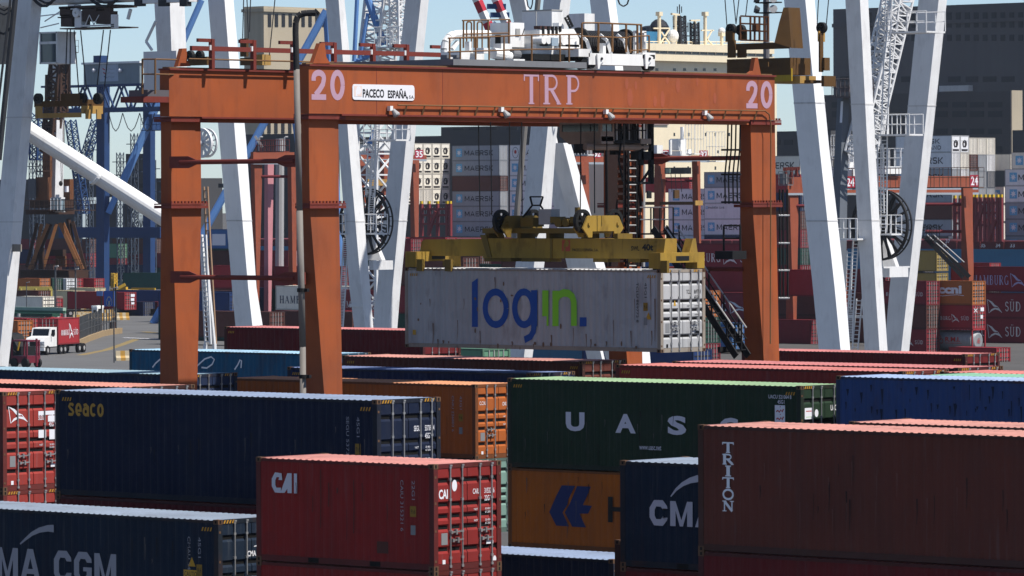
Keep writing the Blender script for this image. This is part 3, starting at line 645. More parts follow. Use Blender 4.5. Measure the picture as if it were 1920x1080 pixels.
# festoon rail on the rear girder
g = MB(); a = PX(358, 90, X1 + .3); b = PX(838, 103.5, X1 + .3); zf = (a.z + b.z) / 2
g.beam((X1 + .3, a.y, zf), (X1 + .3, b.y, zf), .12, .16)
for px in (397, 475, 549.5, 626, 699, 762, 832):
    q = PX(px, 100, X1 + .3); g.beam((X1 + .3, q.y, ZT), (X1 + .3, q.y, zf + .33), .14, .16, up=(1, 0, 0)); g.beam((X1 + .3, q.y, zf + .28), (X1 + .3, q.y - .68, zf + .28), .1, .12); g.tube((X1 + .35, q.y - .13, zf - .05), (X1 + .35, q.y - .13, zf + .12), .05, 6, 1)
g.build("festoon_rail", [RTGD, TWHITE], rtg)
# handrail along the rear girder
g = MB(); q0, q1 = PX(352, 113, X1 + .3), PX(842, 120, X1 + .3); zr = ZT + .32
g.tube((X1 + .35, q0.y, zr), (X1 + .35, q1.y, zr), .03, 6); g.build("handrail", [RUSTY], rtg)
# lettering on the front girder face
d = Decal((X0, 0, 0), (0, 1, 0), (0, 0, 1), .006)
def gx(px, py): p = PX(px, py, X0); return p.y, p.z
def two(d, x0, y0, x1, y1, wd):
    w_, h_ = x1 - x0, y1 - y0; r = w_ / 2 - wd / 2
    d.stroke([(x0 + wd / 2, y1 - h_ * .37)] + arc(x0 + w_ / 2, y1 - h_ * .28, r, h_ * .28 - wd / 2, 180, -15, 12) + [(x1 - wd * .75, y0 + h_ * .52), (x0 + w_ * .55, y0 + h_ * .33), (x0 + w_ * .27, y0 + wd * .8)], wd)
    d.rect(x0, y0, x1, y0 + wd * .93)
def zero(d, x0, y0, x1, y1, wd): d.oring((x0 + x1) / 2, (y0 + y1) / 2, (x1 - x0 - wd) / 2, (y1 - y0 - wd) / 2, wd)
for a, b, c, e in (((584, 187), (611, 131), (619, 188), (646, 131)), ((1399, 203), (1420, 151.5), (1426, 203.5), (1448, 152))):
    two(d, *gx(*a), *gx(*b), .2); zero(d, *gx(*c), *gx(*e), .2)
for ch, a, b in (("T", (982, 195), (1010, 140)), ("R", (1018, 195.5), (1051.5, 140.5)), ("P", (1061, 196), (1086.5, 141.5))): d.serif(ch, *gx(*a), *gx(*b))
d.build("lettering", [LILAC], rtg)
d = Decal((X0 + .02, 0, 0), (0, 1, 0), (0, 0, 1), .0); x0, z0 = gx(660, 187); x1, z1 = gx(776, 160); r_ = .1
g = MB(); pts = [(x1 - r_ + r_ * math.cos(R(t)), z0 + r_ + r_ * math.sin(R(t))) for t in (-90, -45, 0)] + [(x1 - r_ + r_ * math.cos(R(t)), z1 - r_ + r_ * math.sin(R(t))) for t in (0, 45, 90)] + [(x0 + r_ + r_ * math.cos(R(t)), z1 - r_ + r_ * math.sin(R(t))) for t in (90, 135, 180)] + [(x0 + r_ + r_ * math.cos(R(t)), z0 + r_ + r_ * math.sin(R(t))) for t in (180, 225, 270)]
g.prism([(X0 + .003, a, b) for a, b in pts], (.025, 0, 0)); sgn = g.build("name_board", [WHITE], rtg)
d = Decal((X0 + .028, 0, 0), (0, 1, 0), (0, 0, 1), .003)
q = gx(679, 183); e = gx(719, 167.5); d.text("PACECO", *q, *e, .03); q = gx(726, 184.5); e = gx(763.5, 166.5); d.text("ESPAÑA,", q[0], q[1] - .04, *e, .03); q = gx(766, 184.8); e = gx(775, 179); d.text("S.A.", *q, *e, .02)
q = gx(663, 180.5); e = gx(677, 161.5); d.rect(*q, *e, 1); d.oval(q[0] + (e[0] - q[0]) * .58, q[1] + (e[1] - q[1]) * .58, .12, .14, 2); d.rect(q[0] + (e[0] - q[0]) * .2, q[1], q[0] + (e[0] - q[0]) * .42, q[1] + (e[1] - q[1]) * .62, 2)
d.build("lettering", [BLACKD, flat("faded_peach", (226, 206, 198), .7), WHITE], sgn)
# stains and plate seams on the girder face
d = Decal((X0, 0, 0), (0, 1, 0), (0, 0, 1), .004)
for px, py, a, b in ((1175, 157, .09, .2), (1192, 160, .07, .16), (1181, 183, .15, .32), (1242, 186, .12, .3), (1271, 160, .12, .26), (1228, 190, .1, .2), (1251, 150, .08, .14), (1340, 184, .09, .2), (1307, 152, .06, .18)):
    q = gx(px, py); d.oval(q[0], q[1], a, b)
d.build("stain", [paint("old_red_patch", (160, 84, 58), .6, .5)], rtg)
g = MB()
for px in (706, 1012, 1421, 830): q = PX(px, 160, X0); g.box(X0 - .01, X0 + .004, q.y - .012, q.y + .012, ZB + .15, ZT - .08)
g.build("weld_seam", [RTGD], rtg)
# floodlights and their conduit
g = MB(); zc_ = PX(800, 198, X0).z
ys = PX(742, 200, X0).y; ye = PX(1430, 204, X0).y
g.tube((X0 + .1, ys, zc_), (X0 + .1, ye, zc_), .028, 6); g.path([(X0 + .1, ye, zc_), (X0 + .1, ye + .25, zc_ - .12), (X0 + .1, ye + .35, zc_ - .5), (X0 + .08, ye + .3, zc_ - 8.5)], .025)
n = 22
for i in range(n): y = ys + (ye - ys) * (i + .5) / n; g.beam((X0 + .1, y, zc_), (X0 + .02, y - .06, ZB + .12), .05, .05)
g.build("conduit", [RUSTY], rtg)
for px, py in ((741, 211), (949, 213), (1145, 217), (1330, 219)):
    q = PX(px, py, X0 + .2); g = MB(); g.cbox((X0 + .1, q.y - .14, q.z + .14), .14, .14, .16, 1); g.tube((X0 + .14, q.y - .06, q.z + .1), (X0 + .22, q.y + .04, q.z - .08), .06, 10, 0, .13); g.tube((X0 + .22, q.y + .04, q.z - .08), (X0 + .24, q.y + .05, q.z - .12), .13, 10, 0, .1)
    g.build("floodlight", [LAMP, TWHITE], rtg)
# machinery trolley
tr = MB()
def bx(mb, a, b, X, dx, m=0):               # box whose +X face fills pixel rectangle a (low left) to b (top right) on plane X
    p, q = PX(*a, X), PX(*b, X); mb.box(X - dx, X, min(p.y, q.y), max(p.y, q.y), min(p.z, q.z), max(p.z, q.z), m)
XF = X0 + .12
bx(tr, (1104, 121), (1228, 103), XF, .5); bx(tr, (1085, 106), (1106, 92), XF, 1.2); bx(tr, (1205, 110), (1229, 99), XF, .5)
bx(tr, (850, 122), (1100, 117), XF, 6.4, 3)
for px in (1121, 1211):
    q = [PX(px, 101, XF + .03), PX(px + 12, 107, XF + .03), PX(px + 11, 112, XF + .03), PX(px + 3, 121, XF + .03), PX(px + 1, 129, XF + .03), PX(px - 2, 129, XF + .03), PX(px - 3, 101, XF + .03)]; tr.prism(q, (.05, 0, 0), 0); c = PX(px + 7, 110, XF + .09); tr.tube(c, c + V3((.03, 0, 0)), .05, 8, 1)
trolley_frame = tr.build("trolley_frame", [TWHITE, GREASE, RUSTY, paint("trolley_grey", (120, 122, 126), .6)], rtg)
g = MB()
for px, py in ((1111, 118), (1222, 122), (1098, 119)): c = PX(px, py, XF - .02); g.tube((XF - .05, c.y, c.z), (XF - .35, c.y, c.z), .2, 16)
g.build("trolley_wheel", [GREASE], trolley_frame)
# hoist drum
g = MB(); a = PX(1086, 79, X0 - 1.2); b = PX(1172, 83, X0 - 1.2); g.tube(a, (a.x, b.y, a.z), .4, 24); 
for y in (a.y, b.y): g.tube((a.x, y - .06, a.z), (a.x, y + .06, a.z), .52, 24, 1)
for i in range(26): y = a.y + .1 + (b.y - a.y - .2) * i / 25; g.ring((a.x, y, a.z), (1, 0, 0), (0, 0, 1), .425, .39, .05, 20)
g.build("hoist_drum", [paint("drum_black", (52, 52, 54), .45, .5), GREASE], trolley_frame)
g = MB()
for px, lean in ((1108, 0), (1146, 0), (1178, 0)): q = PX(px, 103, X0 - .4); g.beam((q.x, q.y, q.z), (q.x - .1, q.y - .1, q.z + .5), .12, .12); g.beam((q.x - .1, q.y - .1, q.z + .5), (q.x - .35, q.y - .2, q.z + .72), .1, .1)
bx(g, (1131, 102), (1136, 81), X0 - .2, .2); bx(g, (1191, 102), (1194, 60), X0 - .2, .1); bx(g, (1208, 102), (1212, 60), X0 - .2, .1); bx(g, (1191, 61), (1212, 58), X0 - .2, .1)
g.build("drum_bracket", [TWHITE], trolley_frame)
# gear housing with round motors
g = MB(); bx(g, (1006, 104), (1088, 84), X0 - .9, 1.2); bx(g, (1012, 86), (1086, 72), X0 - .9, 1.1); g.prism([PX(1040, 72, X0 - .9), PX(1086, 72, X0 - .9), PX(1076, 54, X0 - .9), PX(1060, 54, X0 - .9)], (-1, 0, 0)); bx(g, (1012, 73), (1062, 58), X0 - 1, .9)
for px in (1010, 1019, 1033, 1048): c = PX(px, 76, X0 - .85); g.tube((X0 - .6, c.y, c.z), (X0 - 1.1, c.y, c.z), .13 if px < 1025 else .17, 14)
for px in (1018, 1028, 1036, 1043, 1050): q = PX(px, 60, X0 - 1); g.tube((q.x, q.y, q.z - .1), (q.x, q.y, q.z + .2), .06, 8, 1)
bx(g, (1013, 54), (1033, 49), X0 - 1.0, .3, 2); bx(g, (1035, 86), (1047, 71), X0 - .55, .2, 3); bx(g, (1000, 112), (1090, 103), X0 - .5, 1.8, 1)
for px in (1062, 1073): q = PX(px, 52, X0 - 1); e = PX(px + 9 - (px > 1065) * 2, 27 + (px > 1065) * 3, X0 - 1); 
g.beam(PX(1059, 33, X0 - 1), PX(1070, 54, X0 - 1), .06, .06, 1); g.beam(PX(1064, 29, X0 - 1), PX(1074, 50, X0 - 1), .06, .06, 1)
for t in range(5): g.beam(PX(1059 + 2.6 * t, 34 + 4.4 * t, X0 - 1), PX(1064 + 2.4 * t, 31 + 4.4 * t, X0 - 1), .03, .03, 1)
bx(g, (1048, 54), (1057, 43), X0 - 1.2, .3, 0)
g.build("gear_housing", [TWHITE, GREASE, flat("exhaust_brown", (70, 48, 46), .8), flat("box_blue_grey", (150, 168, 182), .5)], trolley_frame)
# electrical houses: shaded -Y side and bright +X side
def house(mb, l, m_, r, yb, yt, X, m=0):
    c = PX(m_, yb, X); t = PX(m_, yt, X); rr = PX(r, yb, X); a = PY(l, yb, c.y); mb.box(a.x, X, c.y, rr.y, c.z, t.z, m)
EHM = [TWHITE, paint("seam_grey", (160, 160, 158)), GREASE]
g = MB(); house(g, 979, 1035, 1056, 108, 18, X0 - 2.6); house(g, 979, 1034.5, 1055, 20, 17.5, X0 - 2.58, 1); bx(g, (1005.5, 100), (1006.5, 22), X0 - 2.5, .02, 1); g.build("electrical_house", EHM, trolley_frame)
g = MB(); house(g, 1066, 1096, 1115, 62, 25, X0 - 3.6); g.build("electrical_house", EHM, trolley_frame)
g = MB(); house(g, 919, 957, 983, 88, 42, X0 - 1.4)
c = PX(957, 70, X0 - 1.4); q = PY(934, 88, c.y); g.box(q.x - .13, q.x + .13, c.y - .012, c.y, q.z, q.z + .42, 2)
q = PX(970, 60, X0 - 1.4); g.box(X0 - 1.4, X0 - 1.36, q.y - .1, q.y + .1, q.z - .12, q.z + .12, 1); g.beam((X0 - 1.3, q.y + .16, q.z - .1), (X0 - 1.25, q.y + .2, q.z + .12), .03, .03, 2)
g.build("electrical_house", [TWHITE, paint("seam_grey", (160, 160, 158)), GREASE], trolley_frame)
g = MB()
for a, b, rr in (((924, 100), (950, 104), .2), ((950, 104), (957, 105), .14), ((958, 100), (972, 103), .16)): p, q = PX(*a, X0 - .8), PX(*b, X0 - .8); g.tube(p, q, rr, 12, 0 if rr != .16 else 1)
bx(g, (864, 118), (908, 98), X0 - 1.2, .9); bx(g, (880, 98), (884, 78), X0 - 1.2, .2); bx(g, (963, 116), (984, 111), X0 - .3, .4); bx(g, (907, 100), (918, 90), X0 - .6, .5); bx(g, (940, 92), (960, 82), X0 - .9, .4)
for px in (838, 856): bx(g, (px, 121), (px + 4, 103), X0 - .3, .3, 1); bx(g, (px + 6, 121), (px + 12, 107), X0 - .4, .3)
g.build("motor", [TWHITE, flat("motor_grey", (110, 112, 116), .5)], trolley_frame)
g = MB(); g.path([PX(*q, X0 - 2.2) for q in ((836, 106), (834, 92), (836, 80), (842, 71), (850, 66), (862, 64.5), (916, 65))], .16, 10); g.beam(PX(848, 92, X0 - 2.2), PX(858, 78, X0 - 2.2), .12, .12); g.build("exhaust_duct", [TWHITE], trolley_frame, smooth=False)
# rails on the trolley
def railing(mb, X, pts_top, posts, r=.028, mid=True):
    tp = [PX(*q, X) for q in pts_top]; mb.path(tp, r)
    for px, yt, yb in posts: mb.tube(PX(px, yt, X), PX(px, yb, X), r * 1.15, 6)
g = MB(); XR = X0 - .15
railing(g, XR, [(840, 71.5), (905, 69.5), (1000, 65.5), (1092, 64.5)], [(843, 71, 121), (863, 71, 120), (892, 70, 121), (917, 69, 121), (945, 68, 122), (997, 66, 122), (1050, 65, 122), (1067, 65, 122), (1091, 65, 95)])
railing(g, XR, [(840, 97.5), (905, 95.5), (1000, 92.5), (1092, 92)], [])
railing(g, XR - 1.2, [(867, 38.5), (955, 36.5), (957, 40)], [(869, 39, 90), (889, 38, 90), (915.5, 37.5, 90), (954, 37, 82)]); railing(g, XR - 1.2, [(868, 64), (953, 62)], [])
for px in (875, 895): railing(g, XR - 1.2, [(px, 90), (px, 44), (px + 2, 41), (px + 7, 41), (px + 9, 44), (px + 9, 90)], [])
railing(g, XR + .1, [(1091, 92), (1091, 45), (1093, 43), (1122, 43), (1203, 46.5)], [(1122, 43, 96), (1148, 44, 97), (1174, 45, 98), (1195, 46, 100), (1202, 46, 99)], .035); railing(g, XR + .1, [(1091, 68), (1178, 71)], [])
railing(g, XR + .1, [(1178, 69), (1217, 67)], [(1182, 69, 99), (1217, 67, 97)]); railing(g, XR + .1, [(1180, 95), (1217, 93)], [])
g.build("handrail", [RUSTY], trolley_frame)
# driver's cab under the trolley
CABC = paint("cab_grey", (150, 132, 120), .5, .4, .15); GL = glass("cab_glass"); GLT = glass("cab_glass_teal", (70, 96, 108))
XC = X0 - 1.1; c = PX(1126, 262, XC); yc0 = c.y; z0 = c.z; zt = ZB + .05
a = PY(1049, 240, yc0); xl = a.x; yr_ = PX(1152, 240, XC).y
g = MB()
for (xa, xb, ya, yb, za, zb_) in ((xl, XC, yc0, yr_, zt - .12, zt),): g.box(xa, xb, ya, yb, za, zb_)
g.box(xl + .35, XC, yc0 + .02, yr_, z0 - .05, z0 + .12); g.box(xl, XC, yc0, yr_, z0 + .12, z0 + .3)
for x in (xl, XC - .1):
    for y in (yc0, yr_ - .1): g.box(x, x + .1, y, y + .1, z0 + .3, zt - .12)
g.prism([(xl, yc0 + .05, z0 + .12), (xl + .4, yc0 + .05, z0 - .15), (XC, yc0 + .05, z0 - .15), (XC, yc0 + .05, z0 + .12)], (0, yr_ - yc0 - .1, 0))
cab = g.build("cab", [CABC], rtg)
g = MB(); g.box(xl + .1, XC - .1, yc0 + .03, yc0 + .05, z0 + .3, zt - .12); g.box(XC - .05, XC - .03, yc0 + .1, yr_ - .1, z0 + .3, zt - .12, 1); g.box(xl + .1, XC - .1, yr_ - .05, yr_ - .03, z0 + .3, zt - .12); g.build("window", [GL, GLT], cab)
g = MB()
for i, (x, h) in enumerate(((xl + .5, .35), (xl + .9, .5), (xl + 1.2, .4))): g.box(x, x + .25, yc0 + .5, yc0 + .8, z0 + .3, z0 + .3 + h)
g.build("seat", [BLK], cab)
# landing next to the cab
g = MB(); pl = PX(1152, 262, XC); pr = PX(1224, 264, XC); g.box(XC - 1.6, XC, pl.y, pr.y, z0 - .12, z0 + .0, 1)
for px in (1157, 1165, 1172, 1181, 1188, 1197, 1205, 1212, 1221): q = PX(px, 250, XC); g.tube((XC - .02, q.y, z0), (XC - .02, q.y, zt), .035 if px % 2 else .055, 6, 0 if px in (1157, 1181, 1212) else 1)
for z in (z0 + .35, z0 + .62): g.tube((XC, pl.y, z), (XC, pr.y, z), .025, 6, 1)
bx(g, (1202, 270), (1221, 260), XC + .05, .5, 2)
for px in (1093, 1128): bx(g, (px - 5, 287), (px + 5, 270), XC - .4, .3, 1)
g.tube((XC - .3, yc0 - .5, z0 - .25), (XC - .3, pr.y, z0 - .25), .12, 8, 3)
g.build("landing", [LAMP, BLK, paint("beige_box", (150, 134, 122)), CABC], rtg)
# hoist ropes down to the head block
g = MB()
for (a, b) in (((896, 228), (900, 404)), ((919, 228), (922, 402)), ((956, 228), (955, 404)), ((978, 228), (979, 402)), ((1090, 228), (1088, 402)), ((1114, 228), (1115, 400)), ((1137, 228), (1140, 402)), ((1170, 262), (1169, 404))):
    Yc = LX.y + 1.2; p, q = PY(*a, Yc), PY(*b, Yc); g.tube((p.x, Yc, ZT if p.x < X0 - .7 else ZB - .1), q, .022, 5)
g.build("hoist_rope", [BLK], rtg)
# ladders, cages, landings and stair on the far side
g = MB(); yR = LEGS["nr"][0][3]; Yq = yR - .35
def pq(px, py): return PY(px, py, Yq)
for px in (1362, 1369, 1377, 1385): g.path([pq(px + 3, 232), pq(px + 2, 280), pq(px - 3, 330), pq(px - 2, 382)], .03)
for y in (281, 327, 379): g.tube(pq(1353, y), pq(1389, y), .04)
g.build("ladder_cage", [BLK], rtg)
g = MB(); p0, p1 = pq(1357, 470), pq(1390, 486); g.box(p0.x, p1.x, Yq - .5, Yq + .3, p1.z, p1.z + .3)
for px in (1357, 1388): g.tube(pq(px, 424), pq(px, 470), .04)
for y in (423, 447): g.tube(pq(1357, y), pq(1388, y), .035)
g.build("landing", [BLK], rtg)
g = MB()
for dyy in (-.35, .35):
    g.beam(pq(1236, 428) + V3((0, dyy, 0)), pq(1392, 668) + V3((0, dyy, 0)), .06, .26, up=(1, 0, 1)); g.tube(pq(1258, 425) + V3((0, dyy, 0)), pq(1388, 615) + V3((0, dyy, 0)), .03, 6, 1)
    g.tube(pq(1262, 445) + V3((0, dyy, 0)), pq(1388, 636) + V3((0, dyy, 0)), .025, 6, 0)
    for t in range(5): a = pq(1262 + t * 28, 468 + t * 43) + V3((0, dyy, 0)); g.tube(a, a + V3((0, 0, .9)), .03)
for t in range(17): a = pq(1240 + t * 9, 435 + t * 13.8); g.cbox(a, .24, .7, .04)
p0 = pq(1214, 437); p1 = pq(1258, 437); g.box(p0.x, p1.x, Yq - .4, Yq + .4, p0.z - .06, p0.z)
for dyy in (-.38, .38):
    for px in (1213, 1233, 1250): a = pq(px, 437) + V3((0, dyy, 0)); g.tube(a, a + V3((0, 0, .95)), .03)
    for h in (.5, .95): g.tube(pq(1213, 437) + V3((0, dyy, h)), pq(1250, 437) + V3((0, dyy, h)), .028, 6, 1)
p0 = pq(1362, 656); g.box(p0.x, LEGS["nr"][-2][1], Yq - .5, Yq + .5, p0.z - .1, p0.z + .12)
for px in (1366, 1378, 1390): a = pq(px, 656); g.tube(a, a + V3((0, 0, .95)), .035)
g.tube(pq(1366, 656) + V3((0, 0, .95)), pq(1392, 656) + V3((0, 0, .95)), .03); g.tube(pq(1366, 656) + V3((0, 0, .5)), pq(1392, 656) + V3((0, 0, .5)), .03)
g.build("stair", [BLK, paint("worn_rail", (190, 188, 184), .35, .4, 0, 0, metal=.4)], rtg)
g = MB(); XL = X1 - .14; 
for px in (1178, 1193): g.tube(PX(px, 226, XL + .3), PX(px, 520, XL + .3), .04, 6)
for i in range(19): y = 240 + i * 15.2; g.tube(PX(1178, y, XL + .3), PX(1193, y, XL + .3), .03, 5, 1)
g.build("ladder", [BLK, paint("worn_rail", (190, 188, 184))], rtg)
g = MB(); g.tube(PX(1207, 232, XL + .3), PX(1206, 500, XL + .3), .07, 8); g.path([PX(*q, XL + .3) for q in ((1204, 300), (1202, 350), (1206, 380), (1203, 440), (1206, 500))], .05, 6, 1); g.tube(PX(1200, 400, XL + .3), PX(1200, 405, XL + .35), .08, 8, 1)
g.build("cable_pipe", [LAMP, RTGP], rtg)
g = MB(); q0, q1 = PX(1146, 500, XL + .02), PX(1148, 240, XL + .02)
for i in range(17):
    y = 262 + i * 14
    for px in (1161, 1169): bx(g, (px, y + 4), (px + 5, y), XL + .03, .06)
g.build("panel_slot", [RTGP], rtg)
g = MB(); bx(g, (1139, 500), (1158, 230), XL + .14, .1); bx(g, (1174, 500), (1181, 276), XL + .2, .08); bx(g, (1197, 500), (1203, 276), XL + .2, .08)  # slotted grating; its dark strips also stand in for shade on the leg
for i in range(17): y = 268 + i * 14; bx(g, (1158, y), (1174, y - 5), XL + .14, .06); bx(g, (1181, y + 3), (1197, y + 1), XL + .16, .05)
g.build("grating_shade_strips", [paint("grating_and_leg_shade", (44, 30, 28), .8, .5)], rtg)
g = MB(); XG = XC - .2
bx(g, (1198, 300), (1226, 284), XG, .4); bx(g, (1203, 310), (1207, 262), XG, .2); bx(g, (1221, 345), (1226, 225), XG, .15); bx(g, (1155, 290), (1163, 225), XG - .4, .3); bx(g, (1183, 268), (1196, 232), XG - .3, .4, 1); bx(g, (1167, 260), (1178, 236), XG - .5, .3); bx(g, (1196, 345), (1226, 341), XG, .6)
g.path([PX(*q, XG) for q in ((1224, 345), (1224, 310), (1200, 345))], .05); g.path([PX(*q, XG + .1) for q in ((1159, 228), (1166, 255), (1160, 300), (1168, 340))], .04)
for px in (1160, 1170, 1182, 1191, 1214): g.tube(PX(px, 226, XG + .2), PX(px, 262, XG + .2), .04, 6)
g.build("service_frame", [BLK, paint("locker_grey", (92, 88, 86), .6)], rtg)
# switch house on the rear left corner
g = MB(); XS = X1 - .6; house(g, 269, 330.5, 333, 126, 95, XS); house(g, 270, 331, 333, 176, 112, XS + .02)
g.build("switch_house", [paint("house_grey", (222, 222, 222), .5)], rtg)
g = MB(); c = PX(300, 180, X1 - .2); p = PY(258, 182, Ya - .4); q = PY(301, 182, Ya - .4); g.box(p.x, q.x, Ya - 1.2, Ya, p.z - .2, p.z, 1); g.box(p.x + .2, q.x, Ya - 1, Ya, p.z, p.z + .22, 2)
for px in (267, 291): a = PY(px, 176, Ya - 1.1); b = PY(px, 111, Ya - 1.1); g.tube(a, b, .035)
for y in (111, 139): g.tube(PY(267, y, Ya - 1.1), PY(291, y, Ya - 1.1), .03); g.tube(PY(291, y, Ya - 1.1), PX(331, y + 1, X1 - .1), .03)
g.build("landing", [RUSTY, RTGD, paint("house_grey2", (96, 92, 96))], rtg)
# bare ladder bars right of the near right leg
g = MB(); XB = X0 + .0
for px in (1462, 1468, 1476): g.tube(PX(px, 355, X0 - .5), PX(px + 1, 560, X0 - .5), .04)
for y in (404, 456, 507, 559): g.tube(PX(1459, y, X0 - .5), PX(1479, y, X0 - .5), .045, 6, 1)
g.build("ladder_cage", [BLK, LAMP], rtg)

# ------------------------------------------------------------------ spreader with head block
YEL = paint("spreader_yellow", (160, 130, 56), .6, .7, .4, .6, .08, rustc=(70, 56, 36)); YELG = paint("greasy_shaded_yellow", (120, 98, 40), .6, .6, .25, .5, rustc=(40, 34, 24))
yc1 = LX.y + CW / 2
spr = thing("container_spreader", "yellow container spreader gripping the white container, red square emblem on its beam", "spreader", (LX.x - 6, yc1, LX.z + HC))
Ys = yc1 - .45; zs1 = PY(1000, 447, Ys).z; zs0 = PY(1000, 484, Ys).z
g = MB(); xa = PY(905, 460, Ys).x; xb = PY(1238, 460, Ys).x; g.box(xa, xb, Ys, yc1 + .45, zs0, zs1)
g.box(PY(1032, 460, Ys).x, PY(1036, 460, Ys).x, Ys - .03, Ys, zs0, zs1, 1); xl_ = PY(786, 460, Ys + .06).x
g.prism([(xl_, Ys + .06, zs0 + .1), (xl_ + .12, Ys + .06, zs1 - .12), (xl_ + .3, Ys + .06, zs1 - .05), (xa, Ys + .06, zs1 - .02), (xa, Ys + .06, zs0 + .06), (xl_ + .3, Ys + .06, zs0 + .06)], (0, .78, 0))
g.prism([(xa - .1, Ys - .03, zs1 + .12), (xa + .25, Ys - .03, zs0 + .02), (xa + .45, Ys - .03, zs0 + .02), (xa + .2, Ys - .03, zs1 + .12)], (0, .96, 0), 1)
sbeam = g.build("main_beam", [YEL, YELG], spr)
for x0_, x1_ in ((LX.x - L40 + .02, LX.x - L40 + .55), (LX.x - .55, LX.x - .02)):
    g = MB(); g.box(x0_, x1_, LX.y + .02, LX.y + CW - .02, zs0 - .13, zs0 + .22)
    for y in (LX.y + .02, LX.y + CW - .42): g.box(x0_, x1_, y, y + .4, LX.z + HC + .02, zs0 - .13); g.box(x0_ + .1, x1_ - .1, y + .1, y + .3, LX.z + HC - .02, LX.z + HC + .06, 1)
    if x0_ > LX.x - 2: g.prism([(x0_ + .1, LX.y + .3, zs0 + .22), (x0_ + .1, LX.y + .75, zs0 + .22), (x0_ + .1, LX.y + .55, zs1 + .0), (x0_ + .1, LX.y + .4, zs1 + .0)], (.35, 0, 0)); g.prism([(x0_ + .1, LX.y + CW - .75, zs0 + .22), (x0_ + .1, LX.y + CW - .3, zs0 + .22), (x0_ + .1, LX.y + CW - .4, zs1), (x0_ + .1, LX.y + CW - .55, zs1)], (.35, 0, 0))
    g.box(x1_ - .01, x1_ + .012, yc1 - .35, yc1 + .35, zs0 - .06, zs0 + .1, 1)
    g.build("end_beam", [YEL, GREASE], spr)
g = MB()
for px in (792, 845, 1250): a = PY(px, 490, LX.y + .1); g.box(a.x - .15, a.x + .15, LX.y - .06, LX.y + .06, LX.z + HC - .12, zs0 - .05)
for px0, px1 in ((908, 958), (978, 1030), (1112, 1140), (1178, 1200)): a, b = PY(px0, 490, Ys + .1), PY(px1, 490, Ys + .1); g.box(a.x, b.x, Ys + .1, yc1 + .3, zs0 - .13, zs0)
g.build("flipper_guide", [YELG], spr)
d = Decal((0, Ys, 0), (1, 0, 0), (0, 0, 1), .005); e_ = lambda px, py: (PY(px, py, Ys).x, PY(px, py, Ys).z)
x0, z0_ = e_(1054, 471); x1, z1 = e_(1069, 450.5); d.rect(x0, z0_, x1, z1, 0); w_ = x1 - x0; d.oval(x0 + w_ * .58, z0_ + w_ * .72, w_ * .27, w_ * .32, 1); d.rect(x0 + w_ * .2, z0_, x0 + w_ * .42, z0_ + w_ * .7, 1)
d.text("PACECO ESPAÑA, S.A.", *e_(1073.5, 472), *e_(1122, 465), .015, 2); d.text("SWL", *e_(1183.5, 470), *e_(1199, 461.5), .02, 2); d.text("40t", *e_(1204, 470), *e_(1225, 457.5), .04, 2)
d.build("lettering", [flat("spreader_red", (170, 70, 48), .6), YEL, BLACKD], sbeam)
# head block
zh = PY(1000, 428, Ys).z; g = MB(); ha = PY(906, 430, Ys).x; hb = PY(1102, 430, Ys).x
g.box(ha, hb + .3, yc1 - .5, yc1 + .5, zs1 + .18, zh)
for px in (908, 968, 1022, 1088, 1150): x = PY(px, 440, Ys).x; g.box(x, x + .16, yc1 - .4, yc1 + .4, zs1, zs1 + .18)
hb_ = g.build("head_block", [YELG], spr)
xE = PY(1093, 425, yc1 - 1.1).x; xW = PY(906, 410, yc1 - 1.1).x + .9
for xx, mt in ((xE, YEL), (xW, YELG)):  # equal plates; the west one has its shade put into a darker yellow
    g = MB(); za = PX(1132, 445, xE).z; zb2 = PX(1132, 404, xE).z; h_ = zb2 - za
    pr = [(-1.1, .42), (-.85, .95), (-.75, 1), (.75, 1), (.85, .95), (1.1, .42), (.85, .1), (.8, 0), (.6, 0), (.58, .28), (-.58, .28), (-.6, 0), (-.8, 0), (-.85, .1)]
    g.prism([(xx, yc1 + a, za + b * h_) for a, b in pr], (-.06, 0, 0)); g.prism([(xx - .42, yc1 + a, za + b * h_) for a, b in pr], (-.06, 0, 0))
    for y in (-.78, .78): g.tube((xx + .0, yc1 + y, za + .62 * h_), (xx + .05, yc1 + y, za + .62 * h_), .07, 10)
    g.build("sheave_plate", [mt], spr)
    for y in (-.86, .86):
        g = MB(); zc3 = za + .75 * h_; g.ring((xx - .24, yc1 + y, zc3), (0, 1, 0), (0, 0, 1), .42, .3, .14, 24); g.ring((xx - .24, yc1 + y, zc3), (0, 1, 0), (0, 0, 1), .12, .02, .14, 10)
        for k in range(6): an = R(60 * k); g.beam((xx - .24, yc1 + y + .1 * math.cos(an), zc3 + .1 * math.sin(an)), (xx - .24, yc1 + y + .32 * math.cos(an), zc3 + .32 * math.sin(an)), .08, .08)
        g.build("sheave", [GREASE], spr)
g = MB(); q = PY(1010, 421, Ys); q2 = PY(1032, 392, Ys); g.box(q.x, q2.x, Ys, Ys + .5, q.z, q2.z); g.build("control_box", [paint("control_grey", (168, 166, 166), .5)], hb_)
g = MB(); K = lambda px, py: PY(px, py, Ys + .2)
g.bars([K(980, 408), K(998, 385), K(994, 369), K(1018, 369), K(1013, 385), K(1018, 392)], .05, .05); g.tube(K(998, 385), K(1014, 385), .03)
for px, r_ in ((1056, .17), (1070, .15)): c = K(px, 417); g.tube(c + V3((0, -.3, 0)), c + V3((0, .3, 0)), r_, 12, 1)
for px in (1046, 1083): a = K(px, 412); g.cbox(a, .3, .5, .22, 1)
a = K(1083, 402); g.tube(a - V3((0, 0, .25)), a + V3((0, 0, .25)), .1, 8, 1); g.build("hydraulics", [BLK, YELG], hb_)
